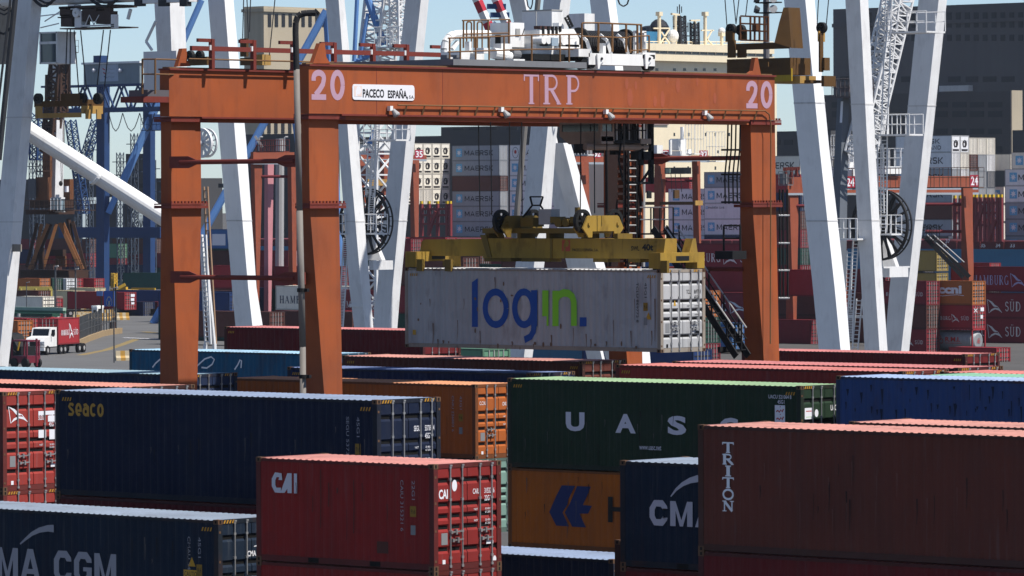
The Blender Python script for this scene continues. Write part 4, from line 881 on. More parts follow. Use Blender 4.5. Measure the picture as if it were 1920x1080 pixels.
g = MB(); q = K(983, 425); e2 = K(1006, 408); g.box(q.x, e2.x, Ys, Ys + .6, q.z, e2.z); g.build("tank", [YELG], hb_)

# ------------------------------------------------------------------ bent pole in front of the crane leg
pole = thing("metal_pole", "grey jointed metal pole with bent black top in front of the crane leg", "pole", P(570, 760, 158).to_tuple()[:2] + (0,))
g = MB(); D_ = 158
b0_ = P(570, 760, D_); b0_.z = 0; g.tube(b0_, P(567.5, 650, D_), .1, 12); g.tube(P(567.5, 650, D_), P(561.5, 395, D_), .105, 12); g.tube(P(561.5, 395, D_), P(556, 130, D_), .098, 12); g.build("lower_tube", [paint("pole_grey", (128, 122, 116), .6, .6, .2)], pole, smooth=True)
g = MB(); g.path([P(*q, D_) for q in ((556, 132), (554, 60), (554.5, 42), (558, 31), (565, 26), (575, 24.5), (592, 24), (596, 20))], .098, 12); g.build("bent_top", [flat("pole_black", (38, 38, 40), .7)], pole)
for y, x in ((544, 565), (706, 569)): 
    g = MB(); c = P(x, y, D_); g.tube(c - V3((0, 0, .06)), c + V3((0, 0, .06)), .14, 12); g.box(c.x, c.x + .25, c.y, c.y + .1, c.z - .05, c.z + .05); g.build("clamp", [BLK], pole)
# ------------------------------------------------------------------ helpers for things farther off
def bxl(mb, rows, D, zbot=0.0, ztop=None, m=0, D2=None, seam=None):
    """slanted box leg: rows (y, left, mid, right) pixel edges, near corner edge at depth D"""
    lv = []
    for i, (y, l, mm, r) in enumerate(rows):
        dd = D if D2 is None else D + (D2 - D) * i / (len(rows) - 1)
        c = P(mm, y, dd); su, sv = sc_at(mm, dd); lv.append((c, (mm - l) / su, (r - mm) / sv))
    def ext(a, b, z):
        k = (z - b[0].z) / (a[0].z - b[0].z); return (b[0] + (a[0] - b[0]) * k, b[1] + (a[1] - b[1]) * k, b[2] + (a[2] - b[2]) * k)
    if zbot is not None: lv.append(ext(lv[-2], lv[-1], zbot))
    if ztop is not None: lv.insert(0, ext(lv[1], lv[0], ztop))
    q = lambda s: [s[0] + V3((-s[1], 0, 0)), s[0], s[0] + V3((0, s[2], 0)), s[0] + V3((-s[1], s[2], 0))]
    if seam is not None:
        zt, zb_ = lv[0][0].z, lv[-1][0].z
        for z in (15.2, 23.4):
            for a, b in zip(lv, lv[1:]):
                if b[0].z < z <= a[0].z:
                    s0, s1 = ext(a, b, z - .05), ext(a, b, z + .05)
                    e = lambda s: (s[0] + V3((.02, -.02, 0)), s[1] + .04, s[2] + .04)
                    mb.hexa(q(e(s0)), q(e(s1)), seam)
    for a, b in zip(lv, lv[1:]): mb.hexa(q(b), q(a), m)
    return lv
def fxy(mb, l, mm, r, yb, yt, D, m=0, zb=None):
    """box showing its -Y face (l..mm) and +X face (mm..r)"""
    c = P(mm, yb, D); t = P(mm, yt, D); a = PY(l, yb, c.y).x if l < mm else c.x - 1; b = PX(r, yb, c.x).y if r > mm else c.y + 1
    mb.box(a, c.x, c.y, b, c.z if zb is None else zb, t.z, m); return (a, c.x, c.y, b, t.z)
def lattice(mb, a, b, wx, wz, n, r, m=0, side=None):
    a, b = V3(a), V3(b); t = (b - a).normalized(); s_ = V3(side) if side else (t.cross(V3((0, 0, 1))) if abs(t.z) < .95 else V3((1, 0, 0))); s_ = s_.normalized() * wx / 2; u = s_.cross(t).normalized() * wz / 2
    cs = [s_ + u, s_ - u, -s_ - u, -s_ + u]
    for c in cs: mb.beam(a + c, b + c, r * 2, r * 2, m)
    for i in range(n):
        p, q = a + (b - a) * (i / n), a + (b - a) * ((i + 1) / n)
        for k in range(4):
            c, d_ = cs[k], cs[(k + 1) % 4]; mb.beam(p + (c if i % 2 else d_), q + (d_ if i % 2 else c), r * 1.3, r * 1.3, m); mb.beam(p + c, p + d_, r * 1.2, r * 1.2, m)
def ladder(mb, pts, wd, n, r=.04, m=0):
    for a, b in zip(pts, pts[1:]):
        a, b = V3(a), V3(b); o = V3((wd, 0, 0)); mb.beam(a, b, r * 2, r * 2, m); mb.beam(a + o, b + o, r * 2, r * 2, m)
        for i in range(n): p = a + (b - a) * ((i + .5) / n); mb.beam(p, p + o, r * 1.4, r * 1.4, m)
def platform(mb, px0, px1, y, D, dep=1.2, h=1.1, m=0, n=4):
    a, b = P(px0, y, D), P(px1, y, D); x0, x1 = min(a.x, b.x), max(a.x, b.x)
    x1 = PY(px1, y, a.y).x; mb.box(x0, x1, a.y, a.y + dep, a.z - .12, a.z, m)
    for yy in (a.y, a.y + dep):
        for i in range(n + 1): x = x0 + (x1 - x0) * i / n; mb.tube((x, yy, a.z), (x, yy, a.z + h), .04, 5, m)
        for k in (.5, 1): mb.tube((x0, yy, a.z + h * k), (x1, yy, a.z + h * k), .035, 5, m)
WCR = paint("crane_white", (236, 236, 236), .5, .2, .06, .1); WCG = paint("crane_white_old", (222, 222, 222), .6, .35, .1, .18); CABLE = flat("crane_cable", (46, 48, 52), .7); SEAM = paint("leg_seam", (204, 203, 202), .7, .4, .15)
# ------------------------------------------------------------------ white quay cranes
def reel(mb, px, py, D, rpx, n=20):
    c = P(px, py, D); r_ = rpx * D / FPX; mb.ring(c, (1, 0, 0), (0, 0, 1), r_, r_ - .16, .18, 44); mb.ring(c + V3((0, .5, 0)), (1, 0, 0), (0, 0, 1), r_ * .98, r_ - .14, .1, 44); mb.tube(c - V3((0, .3, 0)), c + V3((0, .9, 0)), r_ * .22, 20)
    for i in range(n):
        an = R(360 / n * i + 4); d_ = V3((math.cos(an), 0, math.sin(an))); mb.beam(c + d_ * r_ * .2, c + d_ * (r_ - .1), .13, .16)
    for i in range(n): 
        an = R(360 / n * (i + .5)); d_ = V3((math.cos(an), 0, math.sin(an))); mb.beam(c + V3((0, .5, 0)) + d_ * r_ * .2, c + V3((0, .5, 0)) + d_ * (r_ - .1), .1, .06)
REELM = flat("reel_black", (34, 33, 34), .6)
DC = 360
qc = thing("quay_crane", "white quay crane at right with slanted box legs and black cable reel", "crane", P(1640, 700, DC).to_tuple()[:2] + (0,), "white quay cranes")
for rows, dd, zt in (([(0, 1470, 1510, 1527.5), (270, 1496, 1536, 1554), (540, 1524, 1565, 1585), (655, 1535, 1576, 1594)], DC - 6, 34),
                 ([(0, 1585, 1612.5, 1628), (270, 1599.5, 1626, 1641), (540, 1615, 1641.5, 1656), (655, 1621, 1649, 1664)], DC, 34),
                 ([(0, 1722, 1760, 1775.5), (270, 1695, 1731, 1747), (540, 1668, 1702.5, 1717.5), (655, 1658, 1690, 1705)], DC + 7, 34)):
    g = MB(); bxl(g, rows, dd, 0, zt, seam=1); g.build("leg", [WCR if dd < DC else WCG, SEAM], qc)
g = MB(); a, b, c_ = P(1500, -60, DC), P(1610, -60, DC), P(1770, -60, DC + 6); z_ = 34; 
for q in ((P(1465, -40, DC - 5), P(1610, -40, DC + 1)), (P(1585, -40, DC + 1), P(1775, -40, DC + 8))): g.beam((q[0].x, q[0].y + .5, z_), (q[1].x, q[1].y + .5, z_), 1.6, 1.8)
g.build("portal_beam", [WCG], qc)
g = MB(); fxy(g, 1654, 1668, 1703, 520, 503, DC + 2); fxy(g, 1655, 1657, 1706, 503, 500, DC + 1.5); g.prism([P(*q, DC + 4.5) for q in ((1653, 446), (1661, 446), (1681, 503), (1655, 503))], (0, .4, 0)); g.build("cross_brace", [WCG], qc)
g = MB(); reel(g, 1650, 422, DC + 3.5, 67); g.build("cable_reel", [REELM], qc)
g = MB(); L_ = lambda px, py, D=DC + 2.4: P(px, py, D)
ladder(g, [L_(1661, -10), L_(1652, 260), L_(1651, 436)], .55, 26); ladder(g, [L_(1645, 270), L_(1647, 400)], .5, 12)
platform(g, 1665, 1737, 60, DC + 2.4, 2.2, 1.4); platform(g, 1640, 1705, 252, DC + 2.2, 1.6, 1.4); platform(g, 1650, 1671, 438, DC + 1.2, 1.2, 1.3, n=2); platform(g, 1569, 1607, 447, DC + 1, 1.4, 1.4, n=3)
ladder(g, [P(1600, 448, DC + 2), P(1590, 580, DC + 2), P(1588, 640, DC + 2)], .5, 20); ladder(g, [P(1606, 560, DC + 2), P(1598, 655, DC + 2)], .5, 12); ladder(g, [P(1588, 470, DC + 3), P(1584, 580, DC + 3)], .5, 14)
fxy(g, 1588, 1640, 1644, 597, 592, DC + 1)
g.build("access_ladder", [WCG], qc)
DB = 380
qb = thing("quay_crane", "white quay crane in the middle, black cable reel between its two leaning legs", "crane", P(700, 700, DB).to_tuple()[:2] + (0,), "white quay cranes")
for rows, dd in (([(0, 610, 635, 646), (270, 635, 654, 672), (540, 655, 677, 694), (615, 664, 685, 700)], DB), ([(0, 760, 789, 804), (270, 732, 761, 777), (540, 707, 736, 751), (615, 701, 729, 745)], DB + 8)):
    g = MB(); bxl(g, rows, dd, 0, 36, seam=1); g.build("leg", [WCG, SEAM], qb)
g = MB()
for q in ((P(605, -60, DB), P(815, -60, DB + 9)),): g.beam((q[0].x, q[0].y + .5, 36), (q[1].x, q[1].y + .5, 36), 1.6, 1.8)
g.build("portal_beam", [WCG], qb)
g = MB(); fxy(g, 692, 700, 737, 506, 489, DB + 2); g.prism([P(*q, DB + 4.5) for q in ((687, 440), (696, 440), (716, 488), (689, 488))], (0, .4, 0)); g.build("cross_brace", [WCG], qb)
g = MB(); reel(g, 683, 415, DB + 3.5, 64); g.build("cable_reel", [REELM], qb)
g = MB(); L_ = lambda px, py: P(px, py, DB + 2.4)
ladder(g, [L_(704, 222), L_(694, 330), L_(690, 432)], .55, 24); ladder(g, [L_(690, 278), L_(686, 366)], .5, 10); platform(g, 682, 742, 262, DB + 2.2, 1.6, 1.5); platform(g, 684, 706, 437, DB + 1.2, 1.2, 1.4, n=2); platform(g, 636, 648, 437, DB + 1, 1.4, 1.4, n=2)
ladder(g, [P(644, 446, DB + 2), P(639, 540, DB + 2), P(634, 615, DB + 2)], .5, 26); fxy(g, 655, 679, 683, 576, 570, DB)
g.build("access_ladder", [WCG], qb)
DM = 372
qm = thing("quay_crane", "white quay crane behind the hanging ropes with forked leg", "crane", P(1050, 700, DM).to_tuple()[:2] + (0,), "white quay cranes")
for rows, dd, zt in (([(0, 1019, 1051, 1070), (270, 992, 1024, 1042), (390, 981, 1013, 1034), (500, 966, 1001, 1020)], DM, 36), ([(268, 1028, 1056, 1070), (390, 1062, 1087, 1105), (505, 1092, 1119, 1136)], DM + 1.5, None), ([(0, 1106, 1139, 1154), (60, 1113, 1147, 1162), (670, 1165, 1203, 1219)], DM - 8, 36), ([(0, 955, 983, 988), (60, 968, 996, 1001)], DM + 10, 36)):
    g = MB(); bxl(g, rows, dd, 0, zt, seam=1); g.build("leg", [WCR if dd < DM else WCG, SEAM], qm)
g = MB(); q = (P(950, -60, DM + 9), P(1150, -60, DM - 7)); g.beam((q[0].x, q[0].y + .5, 36), (q[1].x, q[1].y + .5, 36), 1.6, 1.8); g.build("portal_beam", [WCG], qm)
g = MB(); g.tube(P(985, 225, DM - 3), P(962, 480, DM - 3), .22, 8); g.tube(P(1010, -10, DM - 3), P(1003, 60, DM - 3), .2, 8); g.path([P(*q, DM - 2) for q in ((1157, -5), (1162, 8), (1169, 12), (1176, 8), (1180, -5))], .06, 6, 1); g.path([P(*q, DM - 2) for q in ((987, -5), (990, 12), (995, 17), (998, 8), (999, -5))], .05, 6, 1); g.build("cable_pipe", [paint("pipe_grey2", (120, 116, 112)), CABLE], qm)
DA = 400
qa = thing("quay_crane", "white quay crane at left whose boom carries a glazed cab and trolley", "crane", P(250, 700, DA).to_tuple()[:2] + (0,), "white quay cranes")
for rows, dd, mt in (([(0, 31, 59, 79), (270, 8, 37, 55), (540, -18, 12, 32), (675, -32, -2, 17)], DA, WCG), ([(0, 390, 421, 438), (270, 412, 442, 462), (540, 435, 465.5, 481), (608, 441, 473, 492)], DA + 6, WCR), ([(0, 289, 318, 346), (105, 295, 322, 350)], DA + 14, WCG)):
    g = MB(); bxl(g, rows, dd, 0, 36, seam=1); g.build("leg", [mt, SEAM], qa)
g = MB(); fxy(g, 15, 39, 41, 472, 458, DA - .5); fxy(g, -60, 22, 24, 120, 0, DA + 6, 0); g.build("leg_plate", [paint("grimy_beige", (150, 140, 128), .7, .6, .3, .6)], qa)
g = MB(); g.tube(P(29, -5, DA - 1), P(-2, 300, DA - 1), .22, 8); g.tube(P(20, -5, DA - 1), P(-6, 220, DA - 1), .1, 6)
for y in (6, 14, 22): g.path([P(-5, y, DA + 4), P(8, y + 6, DA + 4), P(24, y - 4, DA + 4)], .06)
g.path([P(-5, 60, DA + 4), P(8, 64, DA + 4), P(20, 52, DA + 4)], .1); g.build("cable_pipe", [CABLE], qa)
g = MB(); g.tube(P(40, 237, DA + 3), P(345, 432, DA + 9), .72, 22); m0 = P(180, 330, DA + 5.7); dv = (P(345, 432, DA + 9) - P(40, 237, DA + 3)).normalized(); g.tube(m0 - dv * .12, m0 + dv * .12, .77, 22); g.build("diagonal_tube", [WCR], qa, smooth=False)
g = MB(); a, b = P(-20, 4, DA + 4), P(440, 4, DA + 4); bx_ = PY(395, 4, a.y + 1)
g.tube((a.x, a.y + 1, a.z + .2), (bx_.x, a.y + 1, a.z + .2), .62, 14); g.box(a.x, bx_.x, a.y - .2, a.y + 2.2, a.z + 1.1, a.z + 2.4); g.box(PY(262, 10, a.y).x, PY(365, 10, a.y).x, a.y - .6, a.y + .4, P(262, 18, DA + 4).z, P(262, -2, DA + 4).z, 0)
for px in (255, 300, 340): q = PY(px, 12, a.y - .5); g.box(q.x, q.x + .8, a.y - .7, a.y - .2, q.z, q.z + .5, 1)
for x0, x1 in ((60, 105), (165, 225)): g.path([PY(x0 + (x1 - x0) * t, -6 + 18 * math.sin(math.pi * t), a.y - .4) for t in (0, .2, .4, .6, .8, 1)], .12, 6, 1); g.path([PY(x0 + 6 + (x1 - x0) * t, -8 + 14 * math.sin(math.pi * t), a.y - .5) for t in (0, .2, .4, .6, .8, 1)], .09, 6, 1)
g.build("boom", [WCG, CABLE], qa)
g = MB(); Yt = a.y - .2; T = lambda px, py: PY(px, py, Yt)
def tbox(l, r, yb, yt, dy=2.2, m=0): p, q = T(l, yb), T(r, yt); g.box(p.x, q.x, Yt, Yt + dy, p.z, q.z, m)
tbox(110, 215, 17, 8, 2.4, 1); tbox(112, 132, 30, 14, .4, 1); tbox(154, 180, 40, 16, 1.2, 1); tbox(196, 206, 45, 10, .4, 1); tbox(112, 214, 55, 49, 2.6, 1); tbox(114, 134, 50, 27, 2, 1); tbox(140, 152, 52, 20, .6); tbox(208, 215, 53, 27, .4); tbox(152, 214, 50, 45, .3); tbox(108, 150, 34, 30, 2.4, 1); tbox(180, 196, 45, 20, 1.4, 1); tbox(127, 138, 18, 8, .8)
g.ring(T(144, 24), (1, 0, 0), (0, 0, 1), .36, .1, .3, 16); g.tube(T(76, 52), T(110, 44), .05, 6); g.bars([T(160, 47), T(168, 28), T(176, 46), T(186, 28)], .06, .06); g.tube(T(76, 30), T(112, 26), .05); g.tube(T(84, 40), T(112, 22), .05)
g.bars([T(245, 17), T(240, 36)], .2, .2); g.bars([T(292, 40), T(274, 78), T(285, 94)], .16, .16)
g.build("trolley", [WCG, paint("trolley_rust", (70, 58, 54), .7)], qa)
g = MB(); Yk = Yt + .2
p, q = PY(74, 120, Yk), PY(108, 59, Yk); g.box(p.x, q.x, Yk, Yk + 2, q.z - .12, q.z); g.box(p.x, q.x, Yk, Yk + 2, p.z, p.z + .12)
for px in (74, 105): s_ = PY(px, 100, Yk); g.box(s_.x, s_.x + .12, Yk, Yk + 2, p.z, q.z)
s_ = PY(80, 83, Yk); g.box(p.x, q.x, Yk - .02, Yk + .1, s_.z, s_.z + .2); cb_ = g.build("cab", [WCG], qa)
g = MB(); g.box(p.x + .12, q.x - .1, Yk + .03, Yk + .08, p.z + .12, q.z - .12); g.build("window", [glass("cab_glass_far", (60, 74, 84))], cb_)
g = MB()
for a_, b_ in (((126, 55), (122, 172)), ((132, 55), (131, 172)), ((139, 57), (148, 176)), ((151, 57), (162, 168)), ((194, 56), (182, 160)), ((207, 56), (196, 162))): g.tube(T(*a_), T(*b_), .05, 5)
g.build("hoist_rope", [CABLE], qa)
def quay_spreader(label, D, rows, mats, pl):
    """rows: pixel boxes (l, m, r, yb, yt, mat); wheels: (px, py, r)"""
    t = thing("container_spreader", label, "spreader", P(*pl, D), "quay crane spreaders hanging on ropes"); g = MB()
    for l, m_, r, yb, yt, mt in rows[0]: fxy(g, l, m_, r, yb, yt, D, mt)
    g.build("frame", mats, t)
    for px, py, rr in rows[1]:
        g = MB(); c = P(px, py, D + .3); g.ring(c, (1, 0, 0), (0, 0, 1), rr, rr * .55, .3, 20); g.ring(c, (1, 0, 0), (0, 0, 1), rr * .3, .02, .3, 10); g.beam(c - V3((rr * .7, 0, 0)), c + V3((rr * .7, 0, 0)), .1, .1); g.beam(c - V3((0, 0, rr * .7)), c + V3((0, 0, rr * .7)), .1, .1); g.build("sheave", [GREASE], t)
    return t
OCH = paint("ochre_yellow", (176, 138, 74), .6, .5, .15, .4); OCHD = paint("dark_ochre", (92, 66, 34), .7, .5, .3, .5)
quay_spreader("weathered ochre spreader hanging on ropes at far left", DA - 2, ([(64, 150, 152, 199, 188, 1), (150, 152, 194, 199, 186, 1), (66, 76, 80, 222, 199, 0), (68, 152, 153, 220, 211, 0), (152, 155, 193, 213, 198, 0), (160, 162, 172, 223, 205, 0), (180, 182, 190, 223, 205, 0), (114, 148, 150, 188, 175, 1), (103, 106, 107, 188, 164, 1), (84, 112, 113, 184, 182, 1)], [(72, 185, .42), (155, 184, .4), (184, 185, .45)]), [OCH, OCHD], (130, 190))
sp2 = quay_spreader("big rusty brown and yellow spreader beside the white leg at upper right", DC - 30, ([(1364, 1376, 1380, 108, 75, 1), (1382, 1398, 1400, 108, 88, 1), (1378, 1480, 1481, 91, 79, 1), (1363, 1482, 1520, 140, 108, 1), (1370, 1440, 1442, 125, 116, 1), (1452, 1484, 1486, 152, 128, 2), (1452, 1500, 1530, 156, 142, 0), (1360, 1374, 1378, 78, 58, 1), (1384, 1400, 1401, 75, 55, 1), (1535, 1538, 1544, 135, 62, 1), (1533, 1535, 1547, 78, 58, 0), (1540, 1546, 1556, 132, 108, 1), (1540, 1545, 1567, 162, 142, 1), (1450, 1520, 1552, 155, 150, 1)], [(1371, 55, .36), (1389, 56, .34), (1541, 52, .36)]), [OCH, OCHD, paint("deep_yellow", (176, 146, 40))], (1440, 150))
g = MB(); D_ = DC - 30; g.prism([P(*q, D_) for q in ((1452, 80), (1461, 42), (1469, 14), (1478, 14), (1484, 90))], (0, 1.2, 0)); g.build("gable", [OCHD], sp2)
g = MB(); F_ = lambda px, py: P(px, py, D_ - .5)
for px in (1388, 1407, 1415, 1424, 1433, 1440): g.beam(F_(px, 31), F_(px, 75), .1, .1)
for y in (30, 44, 57, 75): g.beam(F_(1388, y), F_(1441, y + 2), .1, .1)
g.box(F_(1410, 57).x, F_(1424, 57).x, F_(1410, 57).y, F_(1410, 57).y + .3, F_(1410, 57).z, F_(1410, 46).z); g.build("guard_rail", [paint("rail_rust", (96, 60, 36), .7)], sp2)
g = MB()
for a_, b_ in (((1359, -5), (1363, 48)), ((1375, -5), (1380, 45)), ((1386, -5), (1380, 45)), ((1402, -5), (1398, 30)), ((1535, -5), (1532, 46)), ((1554, -5), (1549, 50))): g.tube(F_(*a_), F_(*b_), .035, 5)
g.build("hoist_rope", [CABLE], sp2)
sp3 = quay_spreader("small dark ochre spreader glimpsed behind the gantry's festoon rail", DA - 40, ([(352, 388, 392, 122, 106, 1), (450, 472, 480, 122, 108, 1), (480, 492, 508, 122, 102, 0), (450, 462, 466, 106, 72, 1)], [(357, 104, .34), (375, 104, .34)]), [OCH, OCHD], (430, 120))
g = MB()
for a_, b_ in (((455, 72), (457, -5)), ((466, 72), (463, -5)), ((505, 104), (516, -5)), ((468, 60), (470, -5))): g.tube(P(*a_, DA - 40), P(*b_, DA - 40), .04, 5)
g.build("hoist_rope", [CABLE], sp3)
# light tower
lt = thing("light_tower", "floodlight mast standing behind the brown spreader at upper right", "light tower", P(1436, 700, 420).to_tuple()[:2] + (0,))
g = MB(); b0_ = P(1437, 108, 420); g.tube((b0_.x, b0_.y, 0), (b0_.x, b0_.y, b0_.z + 8), .32, 10, 0, .26); g.build("mast", [paint("mast_grey", (110, 108, 110), .6)], lt)
for y in (5, 24):
    g = MB(); a = P(1416, y, 419.4); b = PY(1452, y, a.y); g.box(a.x, b.x, a.y, a.y + 1, a.z - .06, a.z + .04); g.build("lamp_platform", [BLK], lt)
    for px in (1424, 1450):
        g = MB(); c = PY(px, y - 5, a.y); s_ = 1 if px > 1440 else -1; g.tube(c, c + V3((s_ * .25, -.3, .1)), .2, 10, 0, .34); g.build("lamp", [LAMP if s_ > 0 else flat("lamp_dark", (60, 62, 66))], lt)
# ------------------------------------------------------------------ other gantry cranes farther away
RT2 = paint("gantry_orange_far", (146, 78, 56), .6, .5, .15, .3); RT2D = paint("gantry_maroon_far", (108, 40, 46), .6, .3); NUMB = flat("number_board_red", (158, 34, 56), .6); GUT = flat("walkway_grey", (150, 160, 170), .6)
def far_rtg(label, D, gl, gy, legs, boards, extra, pl, ties=()):
    t = thing("gantry_crane", label, "crane", P(*pl, D).to_tuple()[:2] + (0,), "orange gantry cranes in the distance")
    for l, m_, r, yb, yt in gl:
        g = MB(); fxy(g, l, m_, r, yb, yt, D); fxy(g, l, m_, r, yb + 4, yb, D - .6, 1); g.build("girder", [RT2, GUT], t)
    for rows in legs: g = MB(); bxl(g, rows, D, 0, None); g.build("leg", [RT2], t)
    for px0, yb, px1, yt, tx in boards:
        X = P((px0 + px1) / 2, yb, D - 1).x; a, b = PX(px0, yb, X), PX(px1, yt, X); g = MB(); g.box(X - .06, X, a.y, b.y, a.z, b.z); o = g.build("number_board", [NUMB], t)
        d = Decal((X, 0, 0), (0, 1, 0), (0, 0, 1), .01); w_, h_ = b.y - a.y, b.z - a.z
        if tx.isdigit(): d.text(tx, a.y + w_ * .1, a.z + h_ * .12, b.y - w_ * .1, b.z - h_ * .12, .02)
        else: d.serif(tx, a.y + w_ * .12, a.z + h_ * .12, b.y - w_ * .12, b.z - h_ * .12)
        d.build("lettering", [WHITE], o)
    for a_, b_ in ties: g = MB(); g.tube(P(*a_, D + 1), P(*b_, D + 1), .18, 8); g.build("tie_bar", [RT2D], t)
    extra(t); return t
def ex24(t):
    g = MB(); D = 592
    fxy(g, 1560, 1600, 1614, 333, 318, D + 8); fxy(g, 1566, 1580, 1610, 318, 304, D + 9); fxy(g, 1640, 1660, 1690, 326, 312, D + 6); fxy(g, 1582, 1600, 1606, 304, 276, D + 9); platform(g, 1560, 1690, 315, D + 4, 2, 2.2, n=12); platform(g, 1558, 1600, 292, D + 5, 2, 2.4, n=8); g.build("trolley", [TWHITE], t)
    g = MB(); platform(g, 1572, 1835, 352, D - 4, 1, 2.2, 0, 16); g.build("walkway_rail", [paint("rail_dull", (96, 74, 62))], t)
    g = MB(); g.path([P(*q, D - 3) for q in ((1567, 380), (1567, 315), (1569, 306), (1574, 303), (1580, 303))], .25, 8); g.build("exhaust_pipe", [BLK], t)
    g = MB(); fxy(g, 1462, 1474, 1476, 345, 326, D - 3); platform(g, 1460, 1477, 346, D - 4, 1, 1.5, 0, 2); g.build("switch_house", [paint("house_grey3", (110, 110, 112))], t)
    g = MB()
    for px in (1473, 1484, 1494): g.beam(P(px, 330, D), P(px, 315, D), .3, .3)
    g.beam(P(1468, 317, D), P(1500, 316, D), .3, .4); g.build("festoon_rail", [RTGD], t)
    g = MB(); a = P(1736, 440, D - 3)
    for dyy in (0, 1.2): g.beam(P(1735, 445, D - 4) + V3((0, dyy, 0)), P(1806, 520, D - 4) + V3((0, dyy, 0)), .2, .5); g.tube(P(1738, 440, D - 4) + V3((0, dyy, 0)), P(1796, 492, D - 4) + V3((0, dyy, 0)), .07, 5, 1)
    platform(g, 1732, 1748, 450, D - 4, 1.4, 1.6, 0, 3); g.build("stair", [BLK, LAMP], t)
far_rtg("orange gantry crane numbered 24 behind the white crane legs at right", 592, [(1566, 1570, 1834, 352, 330), (1474, 1477, 1835, 362, 332)], 0,
        [[(362, 1474, 1481, 1497), (413, 1474, 1482, 1497), (575, 1474, 1487, 1494)], [(352, 1568, 1571, 1588), (412, 1568, 1572, 1588), (620, 1570, 1580, 1589)], [(352, 1802, 1806, 1824), (410, 1802, 1809, 1824), (525, 1803, 1817, 1826)]],
        [(1586, 352, 1603, 331, "24"), (1819, 350, 1835, 328, "24")], ex24, (1660, 560), [((1484, 386), (1572, 386)), ((1735, 383), (1806, 383)), ((1735, 434), (1806, 434))])
def ex32(t):
    g = MB(); D = 700
    fxy(g, 1256, 1272, 1287, 282, 260, D - 3); fxy(g, 1256, 1275, 1296, 292, 283, D - 3); fxy(g, 1225, 1232, 1243, 300, 272, D - 3); platform(g, 1286, 1302, 288, D - 3, 2, 4, 0, 3); g.tube(P(1279, 262, D - 3), P(1279, 238, D - 3), .25, 6); platform(g, 1325, 1342, 302, D - 3, 2, 4, 0, 3); platform(g, 1078, 1102, 290, D - 3, 2, 3.5, 0, 4)
    fxy(g, 1254, 1257, 1260, 290, 262, D - 3); fxy(g, 1288, 1290, 1297, 290, 280, D - 3); g.build("trolley", [TWHITE], t)
    g = MB(); fxy(g, 1246, 1283, 1296, 326, 314, D - 3); g.build("cab", [paint("cab_dark", (70, 70, 68)), GL], t)
    g = MB(); fxy(g, 1248, 1256, 1257, 324, 316, D - 4); g.build("window", [paint("cab_pane", (150, 170, 150), .3)], t)
    g = MB(); fxy(g, 1205, 1302, 1303, 384, 378, D - 4); fxy(g, 1302, 1304, 1318, 385, 376, D - 4, 1); fxy(g, 1262, 1265, 1274, 372, 356, D - 4, 0); fxy(g, 1212, 1215, 1222, 372, 358, D - 4, 2); g.build("spreader_beam", [OCHD, OCH, GREASE], t)
    g = MB()
    for px in (1240, 1258, 1266, 1276): g.tube(P(px, 326, D - 3), P(px + 2, 360, D - 3), .05, 5)
    g.build("hoist_rope", [BLK], t)
far_rtg("orange gantry crane numbered 32 seen through the crane's right bay", 700, [(1222, 1226, 1330, 300, 291), (1076, 1079, 1134, 304, 293)], 0,
        [[(304, 1083, 1090, 1104), (520, 1092, 1100, 1108)], [(302, 1227, 1235, 1248), (500, 1226, 1237, 1247)], [(302, 1297, 1307, 1313), (490, 1301, 1312, 1315)]],
        [(1113, 296, 1127, 279, "32"), (1312, 297, 1327, 282, "32"), (1240, 298, 1256, 281, "P")], ex32, (1230, 560), [((1248, 339), (1300, 339))])
def ex35(t):
    g = MB(); D = 900; fxy(g, 690, 700, 735, 282, 266, D - 3); platform(g, 670, 740, 283, D - 4, 2, 3, 0, 6); g.build("trolley", [TWHITE], t)
    g = MB(); fxy(g, 688, 690, 742, 348, 336, D - 4); g.build("spreader_beam", [OCH], t)
far_rtg("orange gantry crane numbered 35 behind the white cable reel legs", 900, [(665, 668, 800, 298, 290)], 0, [[(300, 668, 675, 686), (480, 672, 679, 686)], [(300, 712, 720, 730), (480, 714, 722, 729)], [(300, 768, 774, 786), (440, 770, 778, 785)]], [(688, 295, 720, 279, "TRP"), (778, 297, 794, 281, "35")], ex35, (730, 560))
def ex0(t):
    g = MB(); D = 640
    for px in (486, 533): g.path([P(*q, D - 3) for q in ((px, 283), (px, 260), (px + 2, 257), (px + 7, 257))], .14, 6)
    g.beam(P(478, 255, D - 3), P(492, 276, D - 3), .3, .3); platform(g, 480, 532, 284, D - 4, 1, 1.4, 1, 7); g.build("exhaust_pipe", [LAMP, RTGD], t)
    g = MB(); bxl(g, [(290, 496, 502, 514), (505, 495, 503, 510)], D + 6, 0, None); g.build("leg", [paint("pinkish_leg", (190, 130, 136), .6)], t)
    g = MB(); g.tube(P(525, 260, D + 9), P(524, 520, D + 9), .55, 10); g.build("grey_post", [LAMP], t)
far_rtg("unnumbered orange gantry crane between the two legs at left", 640, [(470, 475, 552, 304, 285)], 0, [[(304, 470, 477, 492), (520, 474, 481, 487)], [(304, 539, 546, 556), (520, 541, 549, 556)]], [], ex0, (510, 560), [((478, 331), (540, 331))])
